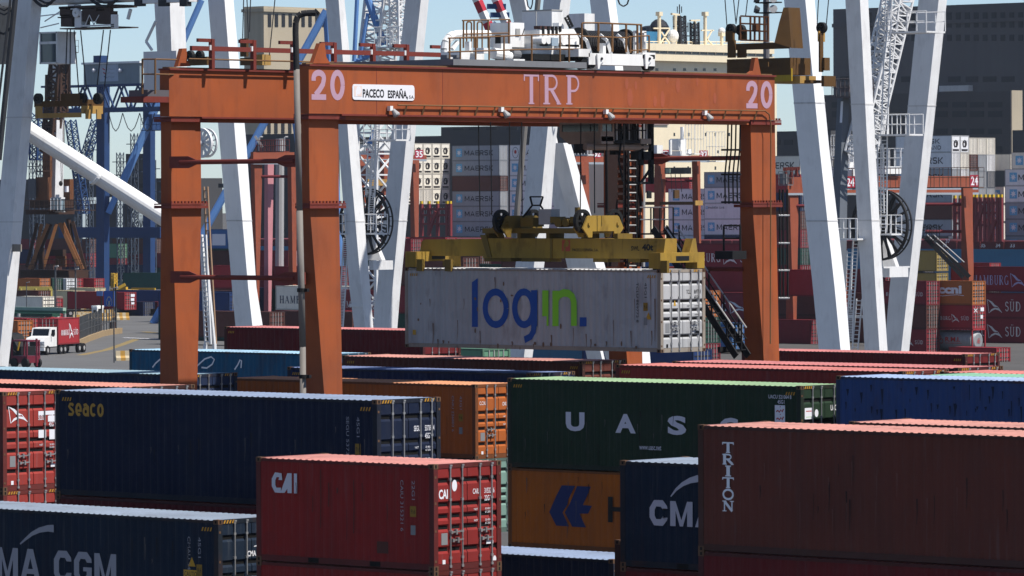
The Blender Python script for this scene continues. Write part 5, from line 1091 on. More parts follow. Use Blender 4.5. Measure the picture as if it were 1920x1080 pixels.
# ------------------------------------------------------------------ far containers (one mesh each)
_FM = {}
FCOL = {'grey': (150, 158, 166), 'lgrey': (226, 228, 230), 'white': (236, 230, 214), 'maroon': (126, 42, 50), 'red': (156, 46, 52), 'brown': (92, 56, 50), 'blue': (36, 58, 104), 'navy': (30, 42, 74), 'green': (40, 84, 76), 'lgreen': (96, 140, 112), 'sky': (64, 108, 160), 'orange': (176, 102, 52), 'cream': (214, 200, 160), 'yellow': (166, 142, 78), 'dgreen': (38, 70, 60), 'teal': (52, 100, 130), 'dgrey': (80, 86, 96)}
def fmesh(L, H, kind):
    k = (L, H, kind)
    if k in _FM: return _FM[k]
    g = MB(); g.box(-L + .03, -.05, .03, CW - .03, .08, H - .03)
    for x in (-L, -.16):
        for y in (0, CW - .16): g.box(x, x + .16, y, y + .16, 0, H, 1)
    for y in (0, CW - .08):
        g.box(-L + .16, -.16, y, y + .08, H - .1, H, 1); g.box(-L + .16, -.16, y, y + .08, 0, .16, 1)
    g.box(-.1, -.01, .16, CW - .16, H - .12, H, 1); g.box(-.1, -.01, .16, CW - .16, 0, .14, 1)
    if kind == 'door':
        for y in (.59, 1.02, 1.42, 1.85): g.box(-.05, .0, y - .03, y + .03, .1, H - .1, 2)
        for q in (.2, .42, .55, .66, .84): g.box(-.05, -.015, .2, CW - .2, H * (1 - q), H * (1 - q) + .09, 3)
        g.box(-.05, -.03, CW / 2 - .025, CW / 2 + .025, .14, H - .12, 3)
    elif kind == 'reefer':
        g.box(-.05, -.03, .35, CW - .35, H * .08, H * .18, 3); g.box(-.05, -.02, .75, 1.65, H * .3, H * .62, 3); g.box(-.05, -.01, .95, 1.2, H * .34, H * .56, 0); g.box(-.05, -.01, .3, CW - .3, H * .2, H * .28, 0)
        g.box(-.05, -.02, .3, CW - .3, H * .68, H * .7, 2); g.ring((-.02, 1.22, H * .52), (0, 1, 0), (0, 0, 1), .62, .42, .06, 16, 3)
    elif kind == 'ribs':
        for y in (.5, .9, 1.3, 1.7, 2.05): g.box(-.05, -.005, y - .06, y + .06, .14, H - .12, 2)
    me = g.mesh("shipping_container"); _FM[k] = me; return me
RODF = flat("far_rod", (150, 148, 146), .6); GAP = flat("far_gap", (40, 36, 36), .8)
def fcm(c):
    rgb = FCOL[c]; return [paint("far_" + c, rgb, .6, .3, .08, .2), paint("far_frame_" + c, tuple(int(v * .75 + 8) for v in rgb), .7, .4), RODF, GAP]
def fcont(label, c, X, Y, Zt, L=L40, H=HC, kind='door', group="containers in the far stacks"):
    me = fmesh(L, H, kind); ms = fcm(c)
    while len(me.materials) < 4: me.materials.append(ms[len(me.materials)])
    o = bpy.data.objects.new("shipping_container", me); COL.objects.link(o); o.location = (X, Y, Zt - H); slot(o, ms); return tag(o, label, "container", group)
MK = flat("lettering_dark_navy", (14, 20, 36), .6); MKW = flat("lettering_cream", (214, 210, 206), .6); EMB = flat("emblem_pale_blue", (104, 172, 212), .6)
def fd(o): return Decal(V3((o.location.x, o.location.y + .0, o.location.z)), (1, 0, 0), (0, 0, 1), .01)
def starbox(o, x, z, s): d = fd(o); d.rect(x, z, x + s, z + s, 1); star7(d, x + s / 2, z + s / 2, s * .42, 0); d.build("emblem", [WHITE, EMB], o)
def mk(o, txt, x0, x1, z0, z1, m=None, serif=False):
    d = fd(o); d.serif(txt if serif else txt.lower(), x0, z0, x1, z1); d.build("lettering", [m or MK], o)
ORD = ["topmost", "second from the top", "third from the top", "fourth from the top", "fifth from the top", "sixth from the top", "lowest"]
# stack behind the spreader
D1 = 965; q = P(936, 272, D1); SHX, SHY = q.x, q.y
for i, c in enumerate(['grey', 'grey', 'brown', 'grey', 'grey', 'grey']):
    o = fcont("%s container %s in the ship's stack behind the hoist ropes" % ("dark brown" if c == 'brown' else "grey star marked", ORD[i]), c, q.x, q.y, q.z - i * HC, kind='door' if c == 'brown' else 'ribs')
    if c == 'grey': starbox(o, -L40 + 1.1, .75, 1.55); mk(o, "MAERSK", -L40 + 3.3, -L40 + 10.6, 1.0, 1.95)
# reefer ends left of it
XR_ = q.x - L40 - 1.4; e = PX(843.5, 269, XR_)
for r_ in range(4):
    for k in range(5):
        fcont("white refrigerated container end, %s row, %s column from the grey stack" % (["top", "second", "third", "bottom"][r_], ["first", "second", "third", "fourth", "fifth"][k]), 'white', XR_, e.y - CW - k * 2.5, e.z - r_ * HC, kind='ribs' if (r_ == 3 and k in (2, 3)) else 'reefer')
q2 = P(953, 272, D1 - 3)
for i, c in enumerate(['lgrey', 'lgrey', 'lgrey', 'lgrey', 'lgrey', 'grey']):
    o = fcont("pale container %s in the ship's stack by the forked white leg" % ORD[i], c, q2.x + L40, q2.y, q2.z - i * HC)
    if i: starbox(o, .9 - L40, .75, 1.55)
    else: d = fd(o); d.oring(1.8 - L40, 1.45, .75, 1.0, .08); d.oval(1.8 - L40, 1.6, .3, .35, 1); d.build("emblem", [MK, REDD], o)
    mk(o, "MAERSK", -L40 + 3.1, -L40 + 10.4, 1.0, 1.95)
# stacks in the crane's right bay
q3 = P(1320, 322.5, 939)
for i in range(5):
    o = fcont("%s container %s in the starred stack in the crane's right bay" % (["grey", "pale grey", "off white", "pale grey", "dark"][i], ORD[i]), ['grey', 'lgrey', 'lgrey', 'lgrey', 'navy'][i], q3.x + L40, q3.y, q3.z - i * HC)
    if i == 2: starbox(o, .4 - L40, 1.9, .45); mk(o, "MAERSK LINE", -L40 + 1.0, -L40 + 4.8, 1.95, 2.3)
    elif i < 4: starbox(o, .9 - L40, .7, 1.6); mk(o, "MAERSK", -L40 + 3.0, -L40 + 10.4, .95, 1.95)
q4 = P(1253, 354, 948)
for i in range(4):
    o = fcont("pale grey container %s in the stack behind the small gantry crane" % ORD[i], 'lgrey', q4.x + L40, q4.y, q4.z - i * HC); starbox(o, 1.1 - L40, .7, 1.6); mk(o, "MAERSK", -L40 + 3.3, -L40 + 10.6, .95, 1.95)
o = fcont("red container end standing alone before the cream ship house", 'red', P(1297, 332, 960).x, P(1286, 332, 960).y, P(1290, 332, 960).z)
# right hand ship stack
q5 = P(1784.4, 254, 879); SHY = min(SHY, q5.y)
for i, c in enumerate(['lgrey', 'lgrey', 'grey', 'grey', 'brown', 'grey']):
    o = fcont("%s container %s in the tall stack right of the white legs" % ("brown" if c == 'brown' else "grey", ORD[i]), c, q5.x, q5.y, q5.z - i * HC, kind='ribs' if i not in (0, 4) else ('reefer' if i == 0 else 'door'))
    if c != 'brown':
        if i == 0: mk(o, "SEA", -8.4, -5.4, 1.5, 2.35); mk(o, "LAND", -5.6, -2.3, .5, 1.2); mk(o, "MAERSK", -9.4, -2.6, 1.55, 2.35)
        else: mk(o, "MAERSK", -9.3, -1.9, .95, 2.05); starbox(o, -11.2, .75, 1.5)
cols = [[('lgrey', 'reefer'), ('white', 'ribs'), ('lgrey', 'ribs'), ('grey', 'ribs'), ('grey', 'ribs')], [('white', 'ribs'), ('brown', 'door'), ('grey', 'ribs'), ('brown', 'door')], [('white', 'ribs'), ('grey', 'ribs'), ('grey', 'ribs'), ('grey', 'ribs')], [('white', 'ribs'), ('lgrey', 'ribs'), ('dgrey', 'ribs'), ('grey', 'ribs')]]
for k, cl in enumerate(cols):
    for i, (c, kd) in enumerate(cl):
        fcont("container end %s, column %s of the tall stack above number 24" % (ORD[i], ["two", "three", "four", "five"][k]), c, q5.x, q5.y + (k + 1) * 2.52, q5.z - i * HC - (.35 if k else 0), kind=kd)
q6 = P(1884, 286, 885)
for i in range(6):
    o = fcont("grey container %s in the stack at the right edge" % ORD[i], ['white', 'lgrey', 'lgrey', 'grey', 'grey', 'grey'][i], q6.x + L40 + (1.4 if i == 0 else 0), q6.y, q6.z - i * HC)
    starbox(o, (.9 if i == 0 else 1.0) - L40, .7, 1.6); mk(o, "MAERSK", -L40 + 2.9, -L40 + 10.2, .95, 1.95)
for i in range(3): 
    q = P(1899, 289 - i * 31.5 + 31.5 * 2, 890); 
o = fcont("white container end poking out left of the right edge stack", 'white', P(1898, 289, 888).x, P(1890, 289, 888).y, P(1890, 289, 888).z, L=L20)
for i in range(3):
    q = P(1882, 350 + i * 34, 898); o = fcont("white container %s half hidden by the lashing bridge" % ORD[i], 'white', q.x, q.y, q.z, kind='ribs'); starbox(o, -2.4, .7, 1.6)
# ------------------------------------------------------------------ the ship
HULL = paint("hull_teal", (52, 112, 146), .5, .3, .06, .25); DKRED = paint("deck_red", (104, 44, 48), .7, .4); CREAM = paint("ship_cream", (228, 214, 184), .6, .15, .03, .1); GLS = glass("ship_glass", (24, 30, 38))
SY = SHY - 2.5
ship = thing("container_ship", "large container ship with teal hull and cream superstructure, moored behind the terminal", "ship", (SHX + 40, SY + 20, 0))
zh_ = PY(1800, 467, SY).z; zc2 = PY(1800, 452, SY).z
g = MB(); x0 = SHX - 70; x1 = SHX + 260
g.prism([(x0, SY, 0), (x1, SY, 0), (x1, SY, zh_), (x0, SY, zh_)], (0, 40, 0)); g.prism([(x1, SY, 0), (x1 + 25, SY + 20, 0), (x1, SY + 40, 0)], (0, 0, zh_)); g.build("hull", [HULL], ship)
g = MB(); g.box(x0 + 5, x1 - 5, SY + .6, SY + 39.4, zh_, zc2); 
for i in range(60): x = x0 + 8 + i * 5; g.box(x, x + .25, SY + .3, SY + .6, zh_, zc2)
g.box(x0 + 5, x1 - 5, SY + .1, SY + .2, zh_ + .9, zh_ + 1.0); g.build("hatch_coaming", [DKRED], ship)
d = Decal((0, SY + .55, 0), (1, 0, 0), (0, 0, 1), .06)
for px, py, tx in ((1768, 460, "37"), (1840, 460, "35"), (1868, 460, "34"), (1895, 460, "33"), (1774, 452, "37")): p = PY(px, py, SY); d.text(tx, p.x - .5, p.z - .35, p.x + .5, p.z + .35, .02)
d.build("lettering", [WHITE], ship)
LASH = paint("lashing_red", (124, 52, 56), .6, .3); YTIP = flat("lashing_yellow", (210, 176, 40), .6)
def lash(pxs, ytop, ybot, D, brs):
    g = MB(); y0 = None
    for px in pxs:
        a, b = P(px, ybot, D), P(px, ytop, D); y0 = a.y if y0 is None else y0; a = PY(px, ybot, y0); b = PY(px, ytop, y0); g.box(a.x - .25, a.x + .25, y0, y0 + .5, a.z, b.z); g.box(a.x - .22, a.x + .22, y0 + .02, y0 + .46, b.z, b.z + .5, 1)
    for yy in (.0, .35, .62):
        y = ytop + (ybot - ytop) * yy + 10 * (yy == 0); a, b = PY(pxs[0], y, y0), PY(pxs[-1], y, y0); g.box(a.x, b.x, y0 + .1, y0 + .5, a.z - .2, a.z + .2)
    for (xa, ya, xb, yb) in brs: g.beam(PY(xa, ya, y0 - .1), PY(xb, yb, y0 - .1), .55, .55)
    a, b = PY(pxs[0], ybot, y0), PY(pxs[-1], ybot, y0)
    for i in range(int((b.x - a.x) / .7)): x = a.x + .7 * i; g.tube((x, y0 + .3, PY(pxs[0], ytop + 6, y0).z), (x + random.uniform(-1, 1), y0 + .3, PY(pxs[0], ytop + 40, y0).z), .06, 4, 2)
    g.build("lashing_bridge", [LASH, YTIP, LAMP], ship)
lash([1823, 1829, 1837, 1845.5, 1853, 1860.5, 1869, 1876], 370, 453, 868, [(1843, 385, 1822, 450), (1866, 412, 1854, 450)])
lash([789, 803, 819, 837, 843], 382, 443, 950, [(817, 396, 803, 440)]); lash([1789, 1799], 372, 448, 874, []); lash([1470, 1478, 1490, 1504], 378, 450, 880, [(1503, 395, 1494, 440)])
# superstructure
Ds = 990; XS_ = P(1203, 300, Ds).x; zr0 = zc2
def sx(mb, l, r, yb, yt, m=0, dx=14.0, off=0.0, X=None):
    X = (XS_ + off) if X is None else X; p, q = PX(l, yb, X), PX(r, yt, X); mb.box(X - dx, X, p.y, q.y, p.z, q.z, m); return p, q
g = MB(); sx(g, 1203, 1456, 520, 113); sx(g, 1208, 1452, 113, 106, 1, 12, .6)
sup = g.build("superstructure", [CREAM, paint("pinkish_deck_rail", (176, 150, 140), .7)], ship)
g = MB(); p, q = sx(g, 1212, 1446, 106, 94, 1, 8, 1.0); sx(g, 1206, 1452, 94, 88, 0, 9, 1.6); sx(g, 1209, 1452, 113, 106, 0, 8, 1.2)
for i in range(15): px = 1236 + i * 15; a, b = PX(px, 106, XS_ + 1.04), PX(px + 1.6, 94, XS_ + 1.04); g.box(XS_ + 1.0, XS_ + 1.08, a.y, b.y, a.z, b.z)
g.build("bridge", [CREAM, GLS], sup)
for pxs, y0_, y1_, w_ in (((1229, 1262, 1281, 1302, 1318, 1338), 133, 128, 5.5), ((1263, 1290, 1322, 1340, 1366), 255, 249, 3), ((1263, 1289, 1340, 1366), 318, 312, 3), ((1322, 1345), 287, 282, 3)):
    for px in pxs: g = MB(); sx(g, px, px + w_, y0_, y1_, 0, .2, .03); g.build("window", [GLS], sup)
g = MB(); sx(g, 1227, 1254, 234, 226, 0, .3, .3); sx(g, 1236, 1253, 133, 119, 0, .4, -.01) if False else None; g.build("vent_grille", [paint("vent_mauve", (150, 130, 128))], sup)
g = MB(); p, q = sx(g, 1109, 1203, 520, 395, 0, 12, -.2) if False else (None, None)
c = PX(1203, 395, XS_ - .3); a = PY(1109, 395, c.y + .5); g.box(a.x, XS_ - .4, c.y + .5, c.y + 12, zr0, c.z); g.box(a.x + 4, XS_ - .4, c.y + .5, c.y + 12, c.z, PX(1203, 312, XS_).z); g.prism([(a.x + .4, c.y + .5, c.z), (a.x + 4, c.y + .5, c.z), (a.x + 4, c.y + .5, c.z + 6)], (0, 2, 0)); g.build("stern_house", [paint("ship_beige", (196, 184, 160), .6)], ship)
g = MB(); c0_ = PX(1203, 330, XS_)
for k in range(4): z = c.z - .2 + 2.1 * k; g.box(a.x + .2, a.x + 9, c.y + .2, c.y + .5, z, z + .1); 
for k in range(10): g.box(a.x + .2 + k, a.x + .3 + k, c.y + .2, c.y + .3, c.z - .2, c.z + 6.1)
g.build("deck_railing", [CREAM], ship)
g = MB(); XM = XS_ - 4; M_ = lambda px, py: PX(px, py, XM)
p, q = PX(1205, 88, XM - 3), PX(1246, 60, XM - 3); g.box(XM - 10, XM - 3, p.y, q.y, p.z, q.z); g.build("funnel", [paint("funnel_blue", (62, 124, 164), .5)], ship)
g = MB(); c = PX(1236, 58, XM - 5); g.sphere(c, 2.1, 0, 14, 8, 1.15); g.tube(PX(1213, 62, XM - 5), PX(1211, 50, XM - 5), 1.0, 10); g.build("dome", [flat("dome_black", (28, 32, 40))], ship)
g = MB(); lattice(g, M_(1276, 88), M_(1274, 30), 1.6, 1.6, 9, .16); g.tube(M_(1274, 30), M_(1274, 10), .12, 6)
for px, yt in ((1270, 12), (1278, 12), (1274, 8)): g.tube(M_(px, 24), M_(px, yt), .1, 5)
g.beam(M_(1262, 50), M_(1290, 50), .2, .2); g.beam(M_(1259, 26), M_(1273, 28), .5, .35, 1); g.tube(M_(1266, 88), M_(1266, 28), .35, 8, 1); lattice(g, M_(1303, 85), M_(1302, 42), 1.2, 1.2, 6, .14); g.beam(M_(1294, 38.5), M_(1311, 38), .5, .3, 1); g.beam(M_(1262, 66), M_(1302, 68), .2, .2); g.beam(M_(1290, 42), M_(1290, 60), .15, .15); g.tube(M_(1303, 40), M_(1302, 52), .3, 6, 1)
g.build("radar_mast", [flat("mast_dark", (38, 40, 46)), CREAM], ship)
g = MB()
for px, y0_, y1_ in ((1236, 85, 28), (1322, 88, 28), (1353, 88, 66)): g.tube(M_(px, y0_), M_(px, y1_), .35, 8); g.cbox(M_(px, y1_ - 2), 1, 1, .8)
for a_, b_ in (((1236, 85), (1255, 55)), ((1225, 53), (1256, 53)), ((1240, 60), (1256, 83)), ((1322, 70), (1337, 85)), ((1315, 57), (1338, 57)), ((1335, 57), (1322, 80))): g.beam(M_(*a_), M_(*b_), .25, .25)
for px in range(1208, 1450, 9): g.tube(M_(px, 88), M_(px, 78), .09, 4)
for y in (78, 83): g.tube(M_(1208, y), M_(1450, y + 1), .09, 4)
g.build("signal_mast", [CREAM], ship)
g = MB(); g.sphere(M_(1262, 68), 1.15, 0, 14, 8, 1.15); g.sphere(M_(1353, 58), .7); g.tube(M_(1262, 75), M_(1262, 88), .5, 8); g.build("radome", [TWHITE], ship)
sheet("water", [(x0 - 60, SY - 6), (x1 + 900, SY - 6), (x1 + 900, SY + 160), (x0 - 60, SY + 160)], .004, flat("harbour_water", (52, 66, 70), .15, .5))
# ------------------------------------------------------------------ buildings in the distance
BD = paint("silo_concrete", (88, 86, 87), .9, .6, 0, .6, .2, scale=.12); BT = paint("tower_concrete", (176, 164, 142), .9, .35, 0, .4, .2, scale=.15); PANE = flat("dark_pane", (40, 42, 46), .5, .2); SHED = paint("shed_dark", (70, 70, 72), .9, .4, 0, .3, .2, scale=.1)
def windows(parent, D, cols, y0, y1, face='y', Yp=None, Xp=None):
    for a_, b_ in cols:
        g = MB()
        if face == 'y': p, q = PY(a_, y1, Yp), PY(b_, y0, Yp); g.box(p.x, q.x, Yp - .12, Yp + .05, p.z, q.z)
        else: p, q = PX(a_, y1, Xp), PX(b_, y0, Xp); g.box(Xp - .05, Xp + .12, p.y, q.y, p.z, q.z)
        g.build("window", [PANE], parent)
silo = thing("grain_silo_building", "huge dark concrete silo block filling the upper right", "building", P(1750, 600, 1350).to_tuple()[:2] + (0,))
g = MB(); b_ = fxy(g, 1565, 2010, 2120, 900, 2, 1350, zb=0); g.box(b_[0], b_[1], b_[2] - .6, b_[2], b_[4] - 5, b_[4] - 4); Yp = b_[2]; g.build("wall", [BD], silo)
cols = [(1765 - 16.7 * k + 11, 1765 - 16.7 * k + 19.5) for k in range(-8, 12)]
windows(silo, 0, cols, 23, 52, 'y', Yp); windows(silo, 0, cols, 65, 77, 'y', Yp)
windows(silo, 0, [(1778, 1801), (1811, 1834), (1843, 1868), (1878, 1902), (1575, 1592), (1690, 1712), (1655, 1678)], 143, 154, 'y', Yp)
g = MB(); p, q = PY(1769, 172, Yp), PY(1824, 160, Yp); g.box(p.x, q.x, Yp - 2, Yp, p.z, q.z); g.build("awning", [paint("pale_plaster", (190, 188, 186), .8)], silo)
wing = thing("warehouse_wing", "lower dark wing of rows of wide windows with one cream sunlit end", "building", P(1750, 600, 1280).to_tuple()[:2] + (0,))
g = MB(); b_ = fxy(g, 1543, 1897, 1917, 900, 171, 1280, zb=0); Yp = b_[2]; g.box(b_[1] - .3, b_[1] + .1, b_[2] + .3, b_[3] + .3, 0, b_[4] + .2, 1); g.build("wall", [paint("wing_concrete_shaded", (74, 72, 72), .9, .6, 0, .6, .2, scale=.12), BT], wing)  # same concrete: shade painted into the wall colour, sunlight into the end slab
for y0_, y1_ in ((191, 202), (208, 220), (241, 252), (274, 286)): windows(wing, 0, [(1560, 1575), (1755, 1777), (1786, 1812), (1819, 1845), (1853, 1879)], y0_, y1_, 'y', Yp)
o = thing("warehouse", "plain dark block beyond the cream end at the right edge", "building", P(1910, 600, 1200).to_tuple()[:2] + (0,)); g = MB(); fxy(g, 1900, 1990, 2010, 900, 243, 1200, zb=0); g.build("wall", [SHED], o)
tow = thing("silo_tower", "cream sunlit silo tower with a row of tall windows at upper left", "building", P(540, 600, 1320).to_tuple()[:2] + (0,))
g = MB(); b_ = fxy(g, 462, 499, 640, 900, 12, 1320, zb=0); g.box(b_[0] - .5, b_[1] + .5, b_[2] - .5, b_[3] + .5, b_[4] - 1.4, b_[4] - .6); g.build("wall", [BT], tow); Xp = b_[1]
windows(tow, 0, [(502, 508), (515, 521), (528, 534), (541, 547), (565, 571), (578, 584), (591, 597), (604, 610)], 26, 50, 'x', None, Xp); windows(tow, 0, [(501, 507), (514, 520), (527, 533), (540, 546)], 228, 250, 'x', None, Xp)
sh = thing("shed", "long low dark shed roofline behind the ship's stacks", "building", P(850, 600, 1280).to_tuple()[:2] + (0,))
g = MB(); fxy(g, 655, 1140, 1160, 900, 250, 1280, zb=0); fxy(g, 827, 1140, 1160, 252, 233, 1285); b_ = fxy(g, 780, 1135, 1150, 900, 268, 1276, zb=0); g.build("wall", [SHED], sh); windows(sh, 0, [(850, 870), (880, 900), (912, 932), (950, 970)], 238, 244, 'y', P(900, 240, 1284).y - .3)
sh2 = thing("shed", "dark industrial building behind the rusty jib crane at left", "building", P(150, 600, 1150).to_tuple()[:2] + (0,))
g = MB(); b_ = fxy(g, -60, 330, 420, 900, 334, 1150, zb=0); fxy(g, 236, 278, 290, 335, 288, 1148); fxy(g, 440, 600, 640, 900, 250, 1180, zb=0); g.build("wall", [SHED], sh2); windows(sh2, 0, [(150, 158), (200, 210), (262, 272), (410, 424)], 344, 352, 'y', b_[2])
sh3 = thing("shed", "dark block between the crane's right leg and the white leg", "building", P(1470, 600, 1150).to_tuple()[:2] + (0,))
g = MB(); b_ = fxy(g, 1440, 1560, 1570, 900, 245, 1200, zb=0); g.build("wall", [SHED], sh3); windows(sh3, 0, [(1456, 1464), (1470, 1486)], 262, 272, 'y', b_[2])
# mobile harbour crane behind the white legs
hb = thing("harbour_crane", "harbour crane with white lattice jib and dark tower between the white legs", "crane", P(1590, 700, 470).to_tuple()[:2] + (0,))
g = MB(); bxl(g, [(182, 1570, 1580, 1592), (300, 1564, 1577, 1590)], 470, 0, None); g.build("tower", [paint("tower_slate", (104, 110, 118), .6)], hb)
g = MB(); platform(g, 1560, 1600, 181, 469, 3, 1.6, 0, 5); fxy(g, 1574, 1592, 1600, 172, 160, 470); g.build("platform", [paint("platform_brown", (92, 84, 84), .7)], hb)
g = MB(); D_ = 469.5; g.add([P(1574.5, 230, D_), P(1579, 230, D_), P(1581, 190, D_), P(1576.5, 190, D_)], [(0, 1, 2, 3)]); g.build("name_plate", [WHITE], hb)
g = MB(); lattice(g, P(1613, 290, 470), P(1690, -30, 474), 2.0, 2.0, 24, .09); lattice(g, P(1640, 250, 471), P(1672, -20, 472), 1.2, 1.2, 18, .07); g.build("jib", [WCG], hb)
# lattice mast and red white boom above the middle
lm = thing("harbour_crane", "blue and white lattice crane mast rising behind the white cable reel legs", "crane", P(700, 700, 520).to_tuple()[:2] + (0,))
BLC = paint("crane_blue_light", (98, 140, 196), .5, .25); BLD = paint("crane_blue_dark", (40, 66, 108), .5, .3, .05)
g = MB(); lattice(g, P(705, 130, 520), P(722, -30, 520), 2.6, 2.6, 9, .13); b0_ = P(703, 250, 520); lattice(g, (b0_.x, b0_.y, 0), P(705, 130, 520), 2.6, 2.6, 14, .13); lattice(g, P(748, 100, 518), P(746, -20, 518), 1.2, 1.2, 10, .09); platform(g, 702, 760, 88, 518, 2, 2, 0, 5); g.build("mast", [WCG], lm)
g = MB(); g.tube(P(687, -10, 519), P(720, 84, 519), .38, 10); g.tube(P(670, -10, 519), P(664, 115, 519), .22, 8); g.tube(P(690, 25, 519), P(675, 112, 519), .2, 8); g.tube(P(664, 115, 519), P(712, 100, 519), .2, 8); g.tube(P(712, 225, 519), P(694, 270, 519), .3, 8); g.build("strut", [BLC], lm)
pd = thing("crane_strut", "pale blue diagonal crane strut crossing behind the festoon rail at left", "crane", P(470, 600, 700).to_tuple()[:2] + (0,)); g = MB(); a, b = P(612, 20, 700), P(468, 280, 700); k = b.z / (a.z - b.z); e = b + (b - a) * k; g.tube(a, e, .55, 10); g.build("tube", [BLC], pd)
g = MB(); g.tube(a, (a.x, a.y + 3, 0), .5, 8); g.tube(a + (b - a) * .5, ((a.x + b.x) / 2, a.y + 3, 0), .3, 8); g.build("post", [BLC], pd)
rb = thing("harbour_crane", "harbour crane with red and white striped twin boom above the trolley", "crane", P(925, 700, 500).to_tuple()[:2] + (0,))
RDS = flat("stripe_red", (176, 46, 62), .5); 
g = MB()
for (x0_, x1_) in ((896, 922), (932, 957)):
    for i in range(4):
        a = P(x0_ + (x1_ - x0_) * (i - 1) / 3, -18 + 20 * i, 500); b = P(x0_ + (x1_ - x0_) * i / 3, 2 + 20 * i, 500); g.beam(a, b, .55, .8, 0 if i % 2 else 1, up=(1, 0, 0))
for y in (12, 28): g.beam(P(908 + y * .4, y, 500), P(944 + y * .4, y, 500), .35, .5, 2)
g.build("boom", [RDS, TWHITE, BLD], rb); g = MB(); a = P(922, 45, 500); b = P(957, 45, 500); c = P(1007, 118, 500)
for q in (a, b): g.beam(q, c, .5, .6, up=(1, 0, 0))
g.beam(c, (c.x, c.y, 0), .8, .8)
g.build("mast", [BLD], rb)
# ------------------------------------------------------------------ far container rows in the middle distance
BOXES = []
def free(x, y, z, L, H):
    return not any(x - L < b[1] - .05 and b[0] < x - .05 and y < b[3] - .05 and b[2] < y + CW - .05 and z - H < b[5] - .05 and b[4] < z - .05 for b in BOXES)
def fc(label, m_, yt, D, c, L=L40, H=HC, kind='door', left=False, stack=True):
    for k in range(40):
        q = P(m_, yt, D + 1.3 * k)
        if free(q.x, q.y, q.z, L, q.z if stack else H): break
    o = fcont(label, c, q.x, q.y, q.z, L, H, kind); z = q.z - H; i = 0; BOXES.append((q.x - L, q.x, q.y, q.y + CW, 0 if stack else z, q.z))
    while stack and z > 2.0:
        i += 1; cz = ['maroon', 'brown', 'navy', 'red', 'maroon', 'dgreen'][(int(m_) + i * 5 + int(yt)) % 6]
        fcont("%s container, %s under the %s" % ({'maroon': 'dark red', 'dgreen': 'dark green'}.get(cz, cz), ["first", "second", "third", "fourth", "fifth", "sixth", "seventh", "eighth"][i - 1], short(label)), cz, q.x, q.y, z, L, H if z > H else z); z -= H
    return o
def short(s): return ' '.join(s.replace(',', '').split()[:9])
def hs(o, L=L40, x0=None, x1=None, z0=.75, z1=1.7, m=None, flag=True):
    """serif word, pennant, second word on a container side"""
    m = m or MKW; d = fd(o); W = L; d.serif("HAMBURG", -W + W * .1, z0 + .1, -W + W * .52, z1 - .1); sail_flag(d, -W + W * .54, z0 - .15, -W + W * .71, z1 + .15); d.serif("SYD", -W + W * .75, z0 + .1, -W + W * .93, z1 - .1); d.build("lettering", [m], o)
cc = fc("orange twenty foot container with white letters over a wave line, top of the right stack", 1822.7, 527, 550, 'orange', L20, HS, stack=False)
d = fd(cc); d.text("ccni", -4.6, 1.2, -1.4, 2.1, .05); d.stroke([(-4.9, 1.05), (-4, .95), (-3, 1.05), (-2, 1.1), (-1.1, 1.0)], .06); d.build("lettering", [WHITE], cc)
z1 = cc.location.z; o = fcont("red twenty foot container with white pennant under the orange one", 'red', cc.location.x, cc.location.y, z1, L20, HS); hs(o, L20, z0=.85, z1=1.45)
d = Decal(V3((o.location.x, o.location.y, o.location.z)), (0, 1, 0), (0, 0, 1), .012); d.rect(1.5, 1.9, 2.1, 2.3); d.rect(1.5, 1.1, 1.9, 1.5); d.stroke([(.3, 2.2), (.9, 1.8)], .08); d.stroke([(.3, 1.8), (.9, 2.2)], .08); d.build("lettering", [WHITE], o)
# tank container below
tk = thing("tank_container", "grey tank container with red rings, at the bottom of the right stack", "tank", (cc.location.x, cc.location.y, z1 - 2 * HS))
bx0 = tk.location; g = MB()
for x in (-L20, -.14):
    for y in (0, CW - .14): g.box(bx0.x + x, bx0.x + x + .14, bx0.y + y, bx0.y + y + .14, bx0.z, bx0.z + HS)
    for z in (0, HS - .14): g.box(bx0.x + x, bx0.x + x + .14, bx0.y, bx0.y + CW, bx0.z + z, bx0.z + z + .14)
for y in (0, CW - .12): g.box(bx0.x - L20, bx0.x, bx0.y + y, bx0.y + y + .12, bx0.z, bx0.z + .14); g.box(bx0.x - L20, bx0.x, bx0.y + y, bx0.y + y + .1, bx0.z + HS - .1, bx0.z + HS)
g.build("frame", [paint("far_red", FCOL['red'])], tk)
TANK = paint("tank_steel", (150, 152, 154), .45, .4, .1, .5, metal=.2); g = MB(); yc_ = bx0.y + CW / 2; zc_ = bx0.z + HS / 2; g.tube((bx0.x - L20 + .35, yc_, zc_), (bx0.x - .35, yc_, zc_), 1.12, 28); g.tube((bx0.x - L20 + .1, yc_, zc_), (bx0.x - L20 + .35, yc_, zc_), .75, 24, 0, 1.12); g.tube((bx0.x - .35, yc_, zc_), (bx0.x - .1, yc_, zc_), 1.12, 24, 0, .75); tko = g.build("tank_shell", [TANK], tk, smooth=False)
d = Decal((bx0.x, yc_ - 1.13, bx0.z), (1, 0, 0), (0, 0, 1), .015)
for x, z in ((-4.75, 1.25), (-4.25, 1.25), (-4.5, 1.6)): d.oring(x, z, .24, .24, .07)
d.text("R.M.I.", -3.7, 1.2, -1.7, 1.7, .03); d.rect(-3.7, 1.02, -1.5, 1.07); d.build("lettering", [REDD], tko)
d = Decal((bx0.x - .08, yc_, bx0.z), (0, 1, 0), (0, 0, 1), .03); d.oring(-.12, 1.2, .14, .14, .05); d.oring(.12, 1.2, .14, .14, .05); d.oring(0, 1.42, .14, .14, .05); d.build("emblem", [REDD], tko)
